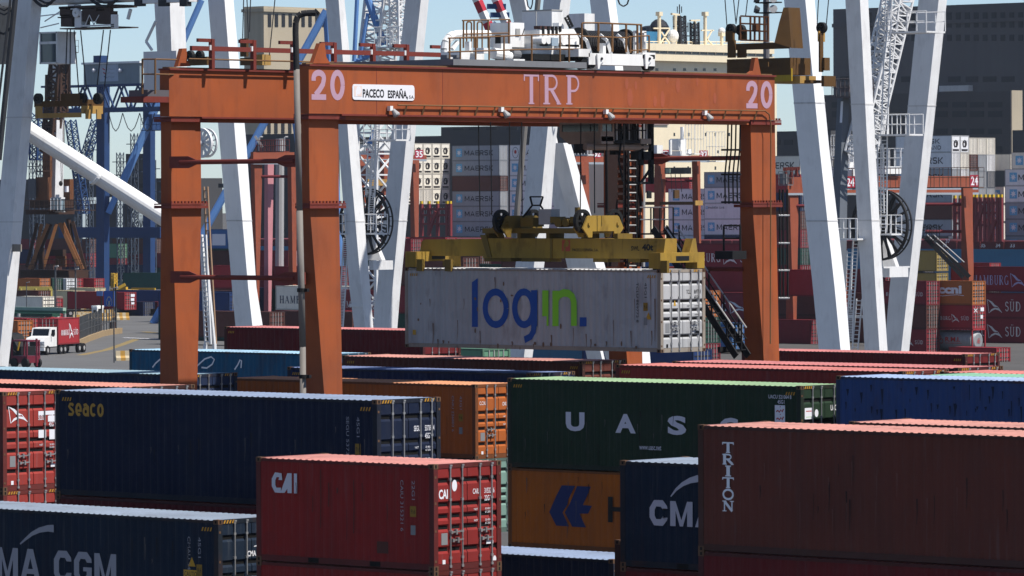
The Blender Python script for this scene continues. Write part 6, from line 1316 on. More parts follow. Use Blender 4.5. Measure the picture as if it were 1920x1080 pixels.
for i in range(3):
    o = fc("%s container partly behind the white crane leg, left of the tank stack" % ["dark red pennant marked", "plain dark brown", "dark red lowest"][i], 1736.5, 527 + 45 * i, 550.5, ['maroon', 'brown', 'maroon'][i], L20, HS, stack=i == 2)
    if i != 1: hs(o, L20, z0=.85, z1=1.45)
q = P(1846, 502, 590)
for i in range(5):
    o = fcont("dark red pennant marked container, %s in the right edge stack" % ORD[i], 'maroon', q.x + L40 - (4.0 if i == 0 else 6.2), q.y + (1.5 if i == 0 else 0), q.z + (.0 if i else 0) - i * HC + (0 if i else .1)); hs(o, z0=.7, z1=2.0, m=flat("pennant_lilac", (160, 168, 200), .6) if i == 0 else None)
fc("red twenty foot container behind the number 24 crane's right leg", 1855, 493, 640, 'red', L20, HS); o = fc("small red container end low beside the tank container", 1868, 652, 520, 'red', L20, HS)
for i in range(3): fc("ochre yellow container %s beside the far stair" % ORD[i], 1756, 470 + 42 * i, 640, 'yellow', L20, HS, stack=i == 2)
for i in range(2): fc("dark container %s left of the ochre ones" % ORD[i], 1731, 478 + 44 * i, 643, 'navy', L20, HS, stack=i == 1)
o = fc("dark red container behind the guard landing with pale serif capitals", 1428, 457, 560, 'maroon'); hs(o, z0=.75, z1=1.9)
o = fc("dark green container with two white capitals behind the hanging box", 1372, 505, 560, 'dgreen'); d = fd(o); d.text("UASC", -3.7, 1.0, 2.8, 1.9, .03) if False else (d.text("U", -3.5, 1.0, -2.5, 1.9, .03), d.text("A", -1.6, 1.0, -.5, 1.9, .03)); d.build("lettering", [MKW], o)
fcont("red container right of the dark green one with white capitals", 'red', o.location.x + L40, o.location.y + .3, o.location.z + HC, kind='door')
o = fc("dark red container with large pale pennant behind the stairs", 1418, 549, 556, 'maroon'); d = fd(o); d.serif("MBURG", -8.2, .8, -4.2, 1.8); sail_flag(d, -3.9, .6, -1.2, 2.0); d.build("lettering", [MKW], o)
fc("light blue container low behind the stairs", 1372, 606, 552, 'sky'); fc("red container end low behind the stair foot", 1388, 606, 560, 'red', kind='door'); fc("blue container below the hanging white box", 1300, 656, 420, 'blue'); o = fc("teal container under the hanging white box", 1132, 656, 440, 'teal'); fc("brown container between teal and blue ones under the hanging box", 1197, 656, 436, 'brown', kind='door')
fc("pale turquoise container end low under the hanging box", 905, 654, 300, 'lgreen', L20)
fc("orange and white striped stack end beside the hanging box", 1321, 545, 500, 'orange', L20, HS)
# row seen between spreader and hanging box, and left of it
for m_, yt, D, c, L, lb in ((800, 494, 640, 'red', L20, "red"), (818, 494, 640, 'navy', L20, "navy"), (868, 483, 520, 'brown', L40, "brown"), (975, 496, 560, 'dgreen', L40, "dark green"), (1100, 490, 540, 'brown', L40, "plain brown"), (745, 445, 700, 'red', L40, "red high"), (770, 448, 690, 'maroon', L40, "dark red"), (835, 445, 730, 'red', L40, "bright red")):
    fc("%s container in the band above the hanging white box" % lb, m_, yt, D, c, L)
for m_, yt, D, c, kd, lb in ((1500, 497, 600, 'maroon', 'door', "dark red upper"), (1530, 497, 604, 'dgreen', 'door', "green"), (1660, 505, 596, 'maroon', 'door', "dark red middle"), (1545, 545, 592, 'brown', 'door', "brown"), (1660, 550, 590, 'brown', 'door', "brown wide"), (1520, 600, 588, 'maroon', 'door', "dark red low"), (1690, 600, 590, 'navy', 'door', "dark low"), (1640, 640, 585, 'brown', 'door', "brown lowest")):
    fc("%s container glimpsed behind the white legs at right" % lb, m_, yt, D, c)
hw = fc("white container with dark serif capitals behind the bent pole", 655, 537, 600, 'white'); d = fd(hw); d.serif("HAMBURG", -L40 + .7, .8, -L40 + 6.6, 1.7); d.serif("SYD", -2.6, .8, -.6, 1.7); d.build("lettering", [flat("serif_slate", (52, 60, 84), .6)], hw)
for m_, yt, D, c, lb in ((505, 585, 560, 'brown', "brown"), (660, 585, 566, 'brown', "second brown"), (760, 545, 590, 'maroon', "dark red serif marked"), (770, 585, 575, 'red', "red"), (640, 500, 640, 'maroon', "dark red upper"), (760, 500, 640, 'brown', "brown upper"), (498, 500, 660, 'maroon', "dark maroon"), (500, 540, 650, 'navy', "dark navy"), (440, 470, 700, 'brown', "distant brown"), (450, 500, 690, 'navy', "distant navy"), (440, 498, 640, 'red', "red lettered"), (430, 548, 610, 'blue', "blue emblem marked"), (455, 545, 606, 'brown', "rust brown"), (440, 585, 590, 'maroon', "long dark maroon")):
    o = fc("%s container in the yard behind the left crane bay" % lb, m_, yt, D, c)
    if lb == "dark red serif marked": hs(o)
wl = fc("pale blue container with white panel behind the ladder in the left bay", 428, 430, 760, 'sky'); d = fd(wl); d.rect(-3.4, .5, -.6, 2.2); d.build("sign_panel", [WHITE], wl)
NM2 = {'maroon': 'dark red', 'red': 'red', 'brown': 'brown', 'navy': 'navy', 'sky': 'light blue'}; ORD2 = ['1st', '2nd', '3rd', '4th', '5th', '6th', '7th', '8th', '9th', '10th', '11th', '12th', '13th', '14th', '15th', '16th', '17th', '18th', '19th', '20th', '21st', '22nd', '23rd']
# white jib ladder structure left bay
jb = thing("ladder_tower", "white lattice ladder tower right of the rear crane leg", "ladder", P(395, 650, 330).to_tuple()[:2] + (0,))
g = MB(); ladder(g, [P(376, 440, 330), P(385, 645, 330)], .5, 22, .05); g.beam(P(386, 480, 330), P(402, 645, 330), .16, .16); g.beam(P(378, 440, 330), P(395, 645, 330), .16, .16)
a, b = P(385, 645, 330), P(402, 645, 330); g.beam(a, (a.x, a.y, 0), .2, .2); g.beam(b, (b.x, b.y, 0), .2, .2); g.build("frame", [WCG], jb)
g = MB(); ladder(g, [P(382, 350, 331), P(388, 470, 331), P(398, 645, 331)], .35, 8, .05); g.build("ladder", [paint("ladder_tan", (160, 130, 104))], jb)
g = MB(); reel(g, 378, 268, 331, 28, 12) ; g.build("white_wheel", [WCG], jb)

# FILLERS: further rows of the yard closing the gaps
for i, (m_, yt, D, c) in enumerate(((1470, 520, 610, 'maroon'), (1500, 548, 612, 'red'), (1580, 520, 614, 'maroon'), (1640, 560, 616, 'brown'), (1700, 575, 620, 'maroon'), (1760, 600, 640, 'brown'), (1850, 640, 600, 'red'), (1920, 660, 610, 'maroon'), (1560, 600, 600, 'red'), (1440, 600, 620, 'navy'), (700, 560, 640, 'brown'), (620, 600, 620, 'navy'), (540, 470, 760, 'maroon'), (590, 500, 720, 'red'), (660, 460, 780, 'brown'), (720, 470, 770, 'maroon'), (900, 470, 760, 'brown'), (1000, 470, 770, 'maroon'), (1080, 500, 640, 'red'), (1160, 480, 700, 'brown'), (1240, 500, 660, 'navy'), (1330, 470, 720, 'sky'), (1395, 480, 700, 'maroon'))):
    fc("%s container of the hazy back rows, %s from the left" % (NM2[c], ORD2[i]), m_, yt, D, c)
ww = fc("white container with dark capitals left of the big white leg at right", 1500, 292, 800, 'white'); mk(ww, "MAERSK", -L40 + 5, -1.2, .9, 1.9)
# ------------------------------------------------------------------ left distance: old jib crane, blue quay crane, road
BRN = paint("jib_rust", (112, 70, 42), .8, .6, .4, .4); BRND = paint("jib_dark", (66, 46, 36), .85, .6, .3); BRL = paint("jib_light", (140, 94, 56), .75, .5, .2)
jc = thing("jib_crane", "old rusty brown portal jib crane on splayed legs at left", "crane", P(105, 700, 860).to_tuple()[:2] + (0,)); Dj = 860
g = MB(); c = P(105, 416, Dj); su, sv = sc_at(105, Dj)
Q = lambda px, py, d=0.0: P(px, py, Dj + d)
for a_, b_, d_ in (((90, 420), (55, 505), -1), ((118, 418), (155, 505), -1), ((112, 418), (148, 498), -1.4), ((70, 418), (50, 500), 2.5), ((136, 415), (160, 505), 3), ((96, 420), (60, 508), 3), ((128, 410), (140, 490), 3.2), ((78, 420), (64, 490), 1), ((106, 420), (82, 500), 1.5)): g.beam(Q(*a_, d_), Q(*b_, d_), .55, .55, 0 if d_ > 2 else 1)
g.build("strut", [BRND, BRL], jc)
g = MB(); fxy(g, 38, 128, 166, 524, 507, Dj); fxy(g, 36, 48, 58, 560, 522, Dj + .4, zb=0); fxy(g, 140, 152, 165, 560, 522, Dj + 1, zb=0); fxy(g, 44, 52, 58, 545, 522, Dj + 6, zb=0); fxy(g, 72, 80, 84, 505, 465, Dj + 1); fxy(g, 90, 118, 124, 480, 468, Dj + 1); platform(g, 50, 140, 506, Dj - 1, 4, 1.8, 0, 9)
g.build("portal", [BRND], jc)
g = MB(); fxy(g, 48, 90, 140, 402, 393, Dj - 1.5); platform(g, 46, 138, 394, Dj - 1.5, 5, 1.6, 0, 10); fxy(g, 56, 92, 138, 390, 375, Dj + 1); g.build("turntable", [BRND], jc)
for q_ in ((53, 66, 68, 371, 335, Dj + 1, 1), (67, 90, 97, 375, 332, Dj), (120, 131, 138, 374, 336, Dj + .5), (80, 94, 98, 332, 280, Dj + 1), (104, 122, 125, 500, 480, Dj + 2)): g = MB(); fxy(g, *q_); g.build("machine_house", [BRN, paint("house_slate", (90, 92, 98))], jc)
g = MB(); fxy(g, 121, 125, 131, 360, 349, Dj + .2); g.build("window", [WHITE], jc)
g = MB(); fxy(g, 95, 114, 121, 396, 371, Dj - 1.2); g.build("glazed_cab", [glass("jib_glass", (120, 140, 150)), ], jc)
g = MB(); fxy(g, 94, 115, 122, 373, 370, Dj - 1.3); fxy(g, 94, 115, 122, 398, 396, Dj - 1.3)
for px in (95, 101, 108, 114): g.tube(Q(px, 396, -1.4), Q(px, 372, -1.4), .06, 5)
g.build("cab_frame", [WCG], jc)
g = MB(); bxl(g, [(90, 99, 108, 121), (240, 98, 106, 119), (370, 93, 103, 119)], Dj + 2, None, None); g.build("white_column", [WCG], jc)
g = MB(); bxl(g, [(230, 78, 88, 96), (285, 80, 90, 98)], Dj + 3, None, None); lattice(g, Q(92, 285, 3), Q(112, 100, 3), 2.2, 1.6, 12, .25); lattice(g, Q(112, 210, 3), Q(114, 98, 3), 1.8, 1.6, 8, .22); g.bars([Q(107, 98, 3), Q(130, 96, 3), Q(130, 180, 3)], .3, .4); fxy(g, 108, 116, 120, 200, 150, Dj + 3); fxy(g, 106, 116, 121, 268, 210, Dj + 3.4); g.bars([Q(86, 250, 3), Q(88, 140, 3)], .5, .4); platform(g, 66, 80, 320, Dj, 2, 1.6, 0, 3); platform(g, 112, 131, 98, Dj + 2, 2, 2, 0, 3); g.build("jib", [BRND], jc)
g = MB(); g.tube(Q(114, 300, -1), Q(115, 340, -1), .06, 5); g.sphere(Q(114, 344, -1), .35, 0, 8, 6, 1.3); g.tube(Q(119, 120, -1), Q(117, 340, -1), .05, 4); g.build("hook", [BLK], jc)
# blue quay crane
bq = thing("quay_crane", "blue quay crane with grey machinery house behind the rusty jib crane", "crane", P(200, 700, 900).to_tuple()[:2] + (0,)); Db = 900
Q = lambda px, py, d=0.0: P(px, py, Db + d)
g = MB(); bxl(g, [(160, 181, 196, 206), (560, 180, 195, 205)], Db, 0, None); g.build("leg", [BLD], bq)
g = MB(); bxl(g, [(160, 268, 282, 291), (560, 268, 282, 291)], Db + 12, 0, None); g.build("leg", [BLD], bq)
g = MB(); fxy(g, 110, 300, 308, 446, 426, Db + 1); g.build("portal_beam", [BLD], bq)
g = MB(); g.tube(Q(378, 0), Q(203, 400), .55, 10); g.tube(Q(300, 190), Q(232, 345), .45, 10); g.build("diagonal_tube", [BLC], bq)
g = MB(); a, b = Q(78, 163, 2), Q(330, 163, 2); b = PY(320, 163, a.y); z_b = Q(200, 208, 2).z
for dyy in (0, 3.4):
    for z, hh in ((a.z, .35), (z_b, .75)): g.beam((a.x, a.y + dyy, z), (b.x, a.y + dyy, z), .4, hh)
    n = 14
    for i in range(n): xa, xb = a.x + (b.x - a.x) * i / n, a.x + (b.x - a.x) * (i + 1) / n; g.beam((xa, a.y + dyy, a.z if i % 2 else z_b), (xb, a.y + dyy, z_b if i % 2 else a.z), .26, .26)
g.build("truss_boom", [BLD], bq)
g = MB()
for x0_, x1_ in ((204, 230), (230, 262), (262, 290)): g.path([PY(x0_ + (x1_ - x0_) * t, 212 + 34 * math.sin(math.pi * t), a.y) for t in (0, .15, .3, .5, .7, .85, 1)], .08, 5)
g.build("festoon_cable", [CABLE], bq)
g = MB(); b_ = fxy(g, 157, 262, 265.5, 160, 118, Db - 2); g.box(b_[0] - .3, b_[1] + .3, b_[2] - .3, b_[3] + .3, b_[4], b_[4] + .35, 1); g.build("machinery_house", [paint("house_blue_grey", (128, 140, 146), .5, .2), TWHITE], bq)
d = Decal((0, b_[2] - .02, 0), (1, 0, 0), (0, 0, 1), .02); p, q = PY(187, 153, b_[2]), PY(222, 120, b_[2]); d.rect(p.x, p.z, q.x, q.z); w_, h_ = q.x - p.x, q.z - p.z
for k in range(3):
    z = p.z + h_ * (.7 - .23 * k); d.stroke([(p.x + w_ * (.16 + .04 * k), z + .2), (p.x + w_ * (.3 + .04 * k), z - .1)], .2, 1 if k < 2 else 2); d.stroke([(p.x + w_ * .42, z), (p.x + w_ * .52, z + .12), (p.x + w_ * .62, z), (p.x + w_ * .8, z + .06)], .06, 3)
d.build("sign_panel", [paint("sign_pale", (176, 186, 200)), REDD, BLUED, GREYD], bq)
g = MB()
for px in (176, 225): c = PY(px, 132, b_[2] - .4); g.sphere(c, .35); g.tube(c, c + V3((0, .4, 0)), .1, 6)
g.build("lamp", [WHITE], bq)
g = MB(); fxy(g, 175, 188, 202, 117, 104, Db + 1); g.build("roof_cabin", [BLD], bq)
g = MB(); fxy(g, 270, 285, 302, 245, 214, Db - 1); platform(g, 264, 300, 244, Db - 3, 2, 2, 0, 5); g.build("operator_cab", [BLD], bq)
g = MB(); lattice(g, Q(158, 400, 30), Q(132, 225, 30), 1.4, 1.4, 16, .1); lattice(g, Q(150, 330, 30), Q(182, 225, 30), 1.4, 1.4, 10, .1); lattice(g, Q(70, 300, 30), Q(72, 210, 30), 2, 2, 7, .12); g.build("stair_tower", [BLD], bq)
# CLUTTER: slim masts and wires of the distant basin
for i, (px, yb, yt, rr) in enumerate(((146, 430, 300, .22), (168, 430, 262, .18), (226, 430, 286, .2), (246, 430, 318, .25), (252, 330, 250, .15), (286, 430, 300, .2), (62, 430, 236, .18), (76, 430, 250, .15))):
    o = thing("signal_mast", "slim dark mast in the distant basin, %s from the left" % ORD2[sorted((146, 168, 226, 246, 252, 286, 62, 76)).index(px)], "mast", P(px, yb, 1010).to_tuple()[:2] + (0,)); a, b = P(px, yb, 1010), P(px, yt, 1010)
    g = MB(); lattice(g, (a.x, a.y, 0), (a.x, a.y, b.z), 1.0, 1.0, 16, .07); g.build("mast", [paint("mast_blue_grey", (74, 84, 98), .7)], o); g = MB()
    for k in (.25, .6, .9): z = b.z * (1 - .28 * k); g.beam((a.x - 2.2, a.y, z), (a.x + 2.2, a.y, z), .16, .16)
    g.build("crossarm", [paint("mast_blue_grey", (74, 84, 98), .7)], o)
# pale gantry frame in the distance
pg_ = thing("portal_crane", "pale grey low portal frame with a white cable wheel behind the blue leg", "crane", P(190, 600, 800).to_tuple()[:2] + (0,)); PALE = paint("pale_frame", (170, 182, 186), .6)
for l, m_, r in ((152, 155, 164), (218, 221, 230)): g = MB(); fxy(g, l, m_, r, 425, 378, 1120, zb=0); g.build("leg", [PALE], pg_)
g = MB(); fxy(g, 150, 155, 260, 382, 370, 1120); g.build("beam", [PALE], pg_)
g = MB(); c = P(264, 405, 1119); g.ring(c, (0, 1, 0), (0, 0, 1), 2.7, 2.45, .25, 28)
for i in range(18): an = R(20 * i); g.beam(c, c + V3((0, 2.5 * math.cos(an), 2.5 * math.sin(an))), .1, .1)
g.build("cable_wheel", [PALE], pg_)
# containers of the far yard
k = 0
NAMES = {'maroon': "dark red", 'red': "red", 'blue': "blue", 'navy': "navy", 'brown': "brown", 'dgreen': "dark green", 'green': "green", 'lgrey': "pale grey", 'orange': "orange", 'white': "white", 'sky': "light blue", 'cream': "cream", 'lgreen': "light green"}
rows = [  # m, ytop, D, colour, length, where
 (289, 448, 720, 'brown', L40, "upper row right of the blue crane leg"), (222, 457, 721, 'lgreen', L20, "small one at the left end of the upper row"), (310, 448, 722, 'red', L20, "end against the rear crane leg, upper row"), (273, 473, 715, 'navy', L40, "middle row right of the blue crane leg"), (272, 497, 715, 'navy', L40, "lower middle row right of the blue crane leg"), (305, 475, 716, 'maroon', L20, "end against the rear crane leg, middle row"), (305, 498, 716, 'lgrey', L20, "end against the rear crane leg, lower row"),
 (320, 512, 640, 'green', L40, "long one in front of the navy pair"),
 (150, 448, 740, 'maroon', L40, "upper left row behind the rusty crane"), (168, 448, 736, 'brown', L40, "upper row touching the blue leg"), (180, 452, 738, 'maroon', L20, "short one touching the blue leg"), (150, 472, 736, 'maroon', L40, "second row behind the rusty crane"), (170, 472, 735, 'brown', L40, "second row touching the blue leg"), (168, 497, 735, 'maroon', L40, "third row touching the blue leg"), (70, 468, 738, 'navy', L40, "second row between the rusty legs"), (60, 448, 741, 'maroon', L40, "upper row at the far left leg"), (100, 497, 733, 'brown', L40, "third row between the rusty legs"),
 (74, 522, 700, 'orange', L20, "under the rusty portal beam at left"), (98, 522, 702, 'dgreen', L20, "under the rusty portal beam, second"), (124, 522, 702, 'lgrey', L20, "under the rusty portal beam, third"), (136, 522, 700, 'red', L20, "under the rusty portal beam, fourth"), (176, 522, 704, 'red', L20, "left of the blue leg, low"), (178, 540, 690, 'cream', L20, "left of the blue leg, lowest"), (138, 545, 690, 'cream', L20, "under the rusty portal beam, lowest"),
 (72, 545, 650, 'brown', L20, "behind the yellow portal"), (80, 556, 640, 'white', L20, "front of the yellow portal"), (95, 560, 645, 'red', L20, "right of the white one by the yellow portal")]
for m_, yt, D, c, L, wh in rows:
    D = D * 1.42 if yt < 510 else (900 if yt < 515 else (D * 1.2 if yt < 541 else D * 1.14)); fc("%s container, %s" % (NAMES[c], wh), m_, yt, D, c, L)
# railway wagons with containers
for i, (m_, yt, c, L, lb) in enumerate(((233, 548, 'red', L40, "red container with white marks on the flat wagon"), (320, 545, 'blue', L40, "blue container on the upper flat wagon row"), (268, 566, 'navy', L20, "navy short container on the flat wagon"), (296, 566, 'maroon', L20, "dark red short container on the flat wagon"), (212, 548, 'maroon', L20, "dark red container behind the blue sign board"))):
    o = fc(lb, m_, yt, 745 + i * .7 + (i == 1) * 12, c, L, HS)
    if i == 0: d = Decal(o.location, (0, 1, 0), (0, 0, 1), .012); [d.rect(*r_) for r_ in ((1.3, 1.9, 2.1, 2.3), (1.3, 1.3, 2.0, 1.7), (1.4, .8, 2.0, 1.1))]; d.build("lettering", [WHITE], o)
wg = thing("flat_wagon", "dark flat wagon carrying the row of containers beyond the road", "wagon", P(250, 592, 745).to_tuple()[:2] + (0,))
g = MB(); b_ = fxy(g, 185, 330, 336, 588, 580, 744); g.build("deck", [flat("wagon_black", (34, 34, 36))], wg)
for i in range(9): g = MB(); x = b_[0] + 1 + i * (b_[1] - b_[0] - 2) / 8; g.tube((x, b_[2] + .2, .55), (x, b_[2] + .35, .55), .5, 14); g.tube((x, b_[2] + 1.9, .55), (x, b_[2] + 2.05, .55), .5, 14); g.build("wheel", [BLK], wg)
# road sheet and paint
def gp(px, py): p = PZ(px, py, 0); return (p.x, p.y)
sheet("road", [gp(-300, 700), gp(420, 700), gp(420, 592), gp(225, 592), gp(140, 640), gp(-300, 660)], .004, paint("road_grey", (98, 98, 98), .9, .5, 0, .2, .2, scale=.2))
def strip(name, pts, wd, z, m, kind="structure"):
    g = MB()
    for a_, b_ in zip(pts, pts[1:]): a, b = V3((*gp(*a_), z)), V3((*gp(*b_), z)); t = (b - a).normalized(); n_ = V3((-t.y, t.x, 0)) * wd / 2; g.add([a - n_, b - n_, b + n_, a + n_], [(0, 1, 2, 3)])
    o = g.build(name, m); o["kind"] = kind
YP = paint("road_yellow", (138, 120, 78), .8, .7)
strip("road_marking", [(150, 666), (200, 656), (232, 645), (256, 636)], 1.0, .008, YP); strip("road_marking", [(300, 625), (270, 622)], 1.2, .008, YP)
strip("road_marking", [(232, 633), (300, 636)], .5, .012, WHITE)
# kerb wall and railing
kw = thing("barrier_wall", "low tan concrete wall curving along the road's inner edge", "wall", P(180, 645, 480).to_tuple()[:2] + (0,)); g = MB(); KP = [(145, 649), (165, 640), (190, 631), (210, 627), (226, 625)]; TAN = paint("tan_concrete", (160, 138, 106), .9, .4)
for a_, b_ in zip(KP, KP[1:]): a, b = V3((*gp(*a_), 0)), V3((*gp(*b_), 0)); g.beam(a + V3((0, 0, .35)), b + V3((0, 0, .35)), .5, .7)
g.build("wall", [TAN], kw)
fn = thing("railing_fence", "dark upright bar fence standing on the tan wall", "fence", P(180, 640, 480).to_tuple()[:2] + (0,)); g = MB()
for a_, b_ in zip(KP, KP[1:]):
    a, b = V3((*gp(*a_), .7)), V3((*gp(*b_), .7)); n = max(2, int((b - a).length / 2.2))
    for i in range(n): p = a + (b - a) * (i / n); g.beam(p, p + V3((0, 0, 2.6)), .12, .12)
    for h in (.9, 1.7): g.beam(a + V3((0, 0, h)), b + V3((0, 0, h)), .05, .05)
g.build("bars", [flat("fence_dark", (74, 76, 78), .6)], fn)
ps = thing("pallet_stack", "brown timber pile behind the bar fence", "timber", P(188, 630, 520).to_tuple()[:2] + (0,)); g = MB(); fxy(g, 178, 188, 192, 624, 606, 652, zb=0); fxy(g, 204, 212, 218, 620, 604, 656, zb=0); g.build("boards", [BRND], ps)
# striped barrier blocks
def jersey(): 
    g = MB(); pr = [(-.3, 0), (-.3, .25), (-.12, .45), (-.1, .9), (.1, .9), (.12, .45), (.3, .25), (.3, 0)]
    for i in range(4): g.prism([(-1 + i * .5, y, z) for y, z in pr], (.5, 0, 0), i % 2)
    me = g.mesh("barrier_block"); me.materials.append(paint("barrier_cream", (186, 172, 144), .8)); me.materials.append(paint("barrier_yellow", (176, 136, 66), .8)); return me
JM = jersey()
JX = [(150, 590), (156, 591), (163, 592), (151, 598), (158, 599), (166, 599.5), (174, 600), (181, 600.5), (188, 601), (194, 601), (204, 600), (210, 600), (216, 600), (229, 600), (149, 604), (234, 676), (172, 593), (200, 594)]
for i, (px, py) in enumerate(JX):
    o = bpy.data.objects.new("barrier_block", JM); COL.objects.link(o); x, y = gp(px, py); o.location = (x, y, 0); o.scale = (1.0, 1.2, 1.15); o.rotation_euler = (0, 0, R(70 if i % 3 else 60)); tag(o, "striped concrete barrier, %s from the left in the rows round the guard booth" % ORD2[sorted(JX).index((px, py))] if i != 15 else "striped concrete barrier beside the teal container's left end", "barrier", "striped barrier blocks along the road" if i != 15 else None)
gb = thing("guard_booth", "small white guard booth standing among the striped barriers", "booth", P(183, 592, 722).to_tuple()[:2] + (0,)); g = MB(); fxy(g, 172, 182, 194, 600, 576, 722, zb=0); fxy(g, 171, 182, 195, 577, 573, 722.3); g.build("wall", [TWHITE], gb); g = MB(); fxy(g, 175, 179, 180, 589, 581, 721.5); fxy(g, 184, 185, 192, 588, 579, 721); g.build("window", [GL], gb)
# trucks
def truck(label, px, py, yaw, bodyc, cabc, Hc, s=1.0, letters=None, name="truck"):
    x, y = gp(px, py); t = thing(name, label, "truck", (x, y, 0), None, yaw)      # local +X runs to the nose
    def bd(nm, mb, m, par=None): return mb.build(nm, m, par or t, local=True)
    g = MB(); g.box(-7.5, 3, -.45, .45, .75, 1.05); bd("chassis", g, [flat("chassis_black", (28, 28, 30))])
    for x_ in (-6.6, -5.3, -1.2, -.1, 3.6):
        for yy in (-1.0, 1.0): g = MB(); g.tube((x_, yy - .16, .52), (x_, yy + .16, .52), .52, 16); g.tube((x_, yy * 1.17 - .02, .52), (x_, yy * 1.17 + .02, .52), .24, 10, 1); bd("wheel", g, [BLK, LAMP])
    CABM = paint("cab_" + cabc, {'white': (226, 226, 224), 'grey': (112, 126, 146)}[cabc], .4, .2)
    g = MB(); g.prism([(1.0, -1.1, .9), (4.4, -1.1, .9), (4.5, -1.1, 1.5), (4.2, -1.1, 1.9), (3.0, -1.1, 2.05), (2.6, -1.1, 2.95), (1.0, -1.1, 3.0)], (0, 2.2, 0)); g.box(4.3, 4.65, -1.15, 1.15, .5, .85); cab_ = bd("cab", g, [CABM])
    g = MB(); g.add([(2.98, -.95, 2.1), (2.98, .95, 2.1), (2.66, .95, 2.85), (2.66, -.95, 2.85)], [(0, 1, 2, 3)]); 
    for yy in (-1.115, 1.115): g.add([(1.5, yy, 2.1), (2.6, yy, 2.1), (2.4, yy, 2.75), (1.5, yy, 2.75)], [(0, 1, 2, 3)])
    bd("windscreen", g, [GL], cab_)
    g = MB(); g.box(4.42, 4.53, -.6, .6, 1.0, 1.5); bd("grille", g, [BLK], cab_)
    for yy in (-.85, .85): g = MB(); g.tube((4.4, yy, 1.2), (4.56, yy, 1.2), .14, 10); bd("headlight", g, [LAMP], cab_)
    for yy in (-1.35, 1.35): g = MB(); g.box(2.5, 2.65, yy - .1, yy + .1, 2.0, 2.5); bd("mirror", g, [BLK], cab_)
    return t
def carried(label, t, c, L, H, x0, letters):
    """container resting on a truck bed; same yaw"""
    o = bpy.data.objects.new("shipping_container", fmesh(L, H, 'door')); COL.objects.link(o); ms = fcm(c); me = o.data
    while len(me.materials) < 4: me.materials.append(ms[len(me.materials)])
    o.rotation_euler = t.rotation_euler; rm = Matrix.Rotation(t.rotation_euler.z, 3, 'Z'); o.location = t.location + rm @ V3((x0, -CW / 2, 1.06)); slot(o, ms); tag(o, label, "container")
    if letters:
        d = Decal((0, CW - .0, 0), (-1, 0, 0), (0, 0, 1), .02); d.serif("HAMBURG", .9, 1.0, 3.0, 1.6); sail_flag(d, 3.1, .6, 4.2, 2.3); d.serif("SYD", 4.3, 1.0, 5.6, 1.6); d.mb.build("lettering", [WHITE], o, local=True)
YAW = TH - math.pi / 2 - R(18)
t1 = truck("white bonneted truck driving along the road with a red container", 96, 664, YAW, None, 'white', HS); carried("red container with white letters on the white truck's trailer", t1, 'red', L20, HC, .9, True)
t2 = truck("grey bonneted truck parked beyond the green roofed stand", 128, 594, YAW - R(55), None, 'grey', HS)
# green roofed stand, yellow portal, sign, poles, fork lift, stacked boxes
gs = thing("weighbridge_canopy", "long green and white striped canopy roof at the far left", "canopy", P(70, 600, 665).to_tuple()[:2] + (0,)); g = MB(); fxy(g, -20, 118, 124, 583, 577, 665, 1); fxy(g, -20, 118, 124, 588, 583, 665.2); fxy(g, -20, 98, 112, 594, 588, 663, 2); g.build("roof", [paint("canopy_green", (70, 112, 92), .6), paint("canopy_pale", (150, 176, 160), .6), paint("canopy_dark_green", (40, 76, 62), .6)], gs)
for px in (30, 75, 116): g = MB(); a = P(px, 588, 665.6); g.tube((a.x, a.y + .5, 0), (a.x, a.y + .5, a.z), .2, 8); g.build("post", [LAMP], gs)
g = MB(); fxy(g, 102, 108, 112, 604, 590, 668, zb=0); g.build("kiosk", [TWHITE], gs)
yp = thing("yellow_portal", "thin yellow inspection portal behind the green canopy", "portal", P(70, 590, 760).to_tuple()[:2] + (0,)); g = MB()
for px in (39, 67, 93): a = P(px, 577, 760); b = P(px, 541, 760); g.beam((a.x, a.y, 0), b, .6, .6)
g.beam(P(36, 541, 760), P(97, 541, 760), .5, .6); g.build("frame", [paint("portal_yellow", (176, 160, 84), .6)], yp)
g = MB(); fxy(g, 45, 53, 54, 577, 543, 761); g.build("blue_panel", [BLUED], yp)
sg = thing("sign_board", "tall blue sign board with pale rings on the road edge", "sign", P(206, 590, 690).to_tuple()[:2] + (0,)); g = MB(); b_ = fxy(g, 195, 214.5, 215.5, 574.5, 545.5, 690); bo = g.build("board", [paint("sign_blue", (44, 88, 172), .6)], sg); g = MB(); a = P(214, 574, 690.5); g.tube((a.x, a.y + .3, 0), (a.x, a.y + .3, a.z + 3), .12, 8); g.build("post", [BLK], sg)
d = Decal((0, b_[2], 0), (1, 0, 0), (0, 0, 1), .02); xm = (b_[0] + b_[1]) / 2; d.oring(xm, b_[4] - 1.1, .35, .35, .05); d.oring(xm, b_[4] - 1.5, .55, .6, .06); d.rect(xm - .1, b_[4] - 2, xm + .1, b_[4] - 1.4); d.build("emblem", [flat("sign_sand", (190, 180, 140))], bo)
s2 = thing("sign_board", "small light blue sign left of the tall blue board", "sign", P(187, 590, 692).to_tuple()[:2] + (0,)); g = MB(); fxy(g, 181, 192.5, 193, 555, 546, 692); g.build("board", [paint("sign_light", (108, 138, 196), .6)], s2); g = MB(); a = P(187, 555, 692.4); g.tube((a.x, a.y + .3, 0), (a.x, a.y + .3, a.z), .1, 8); g.build("post", [BLK], s2)
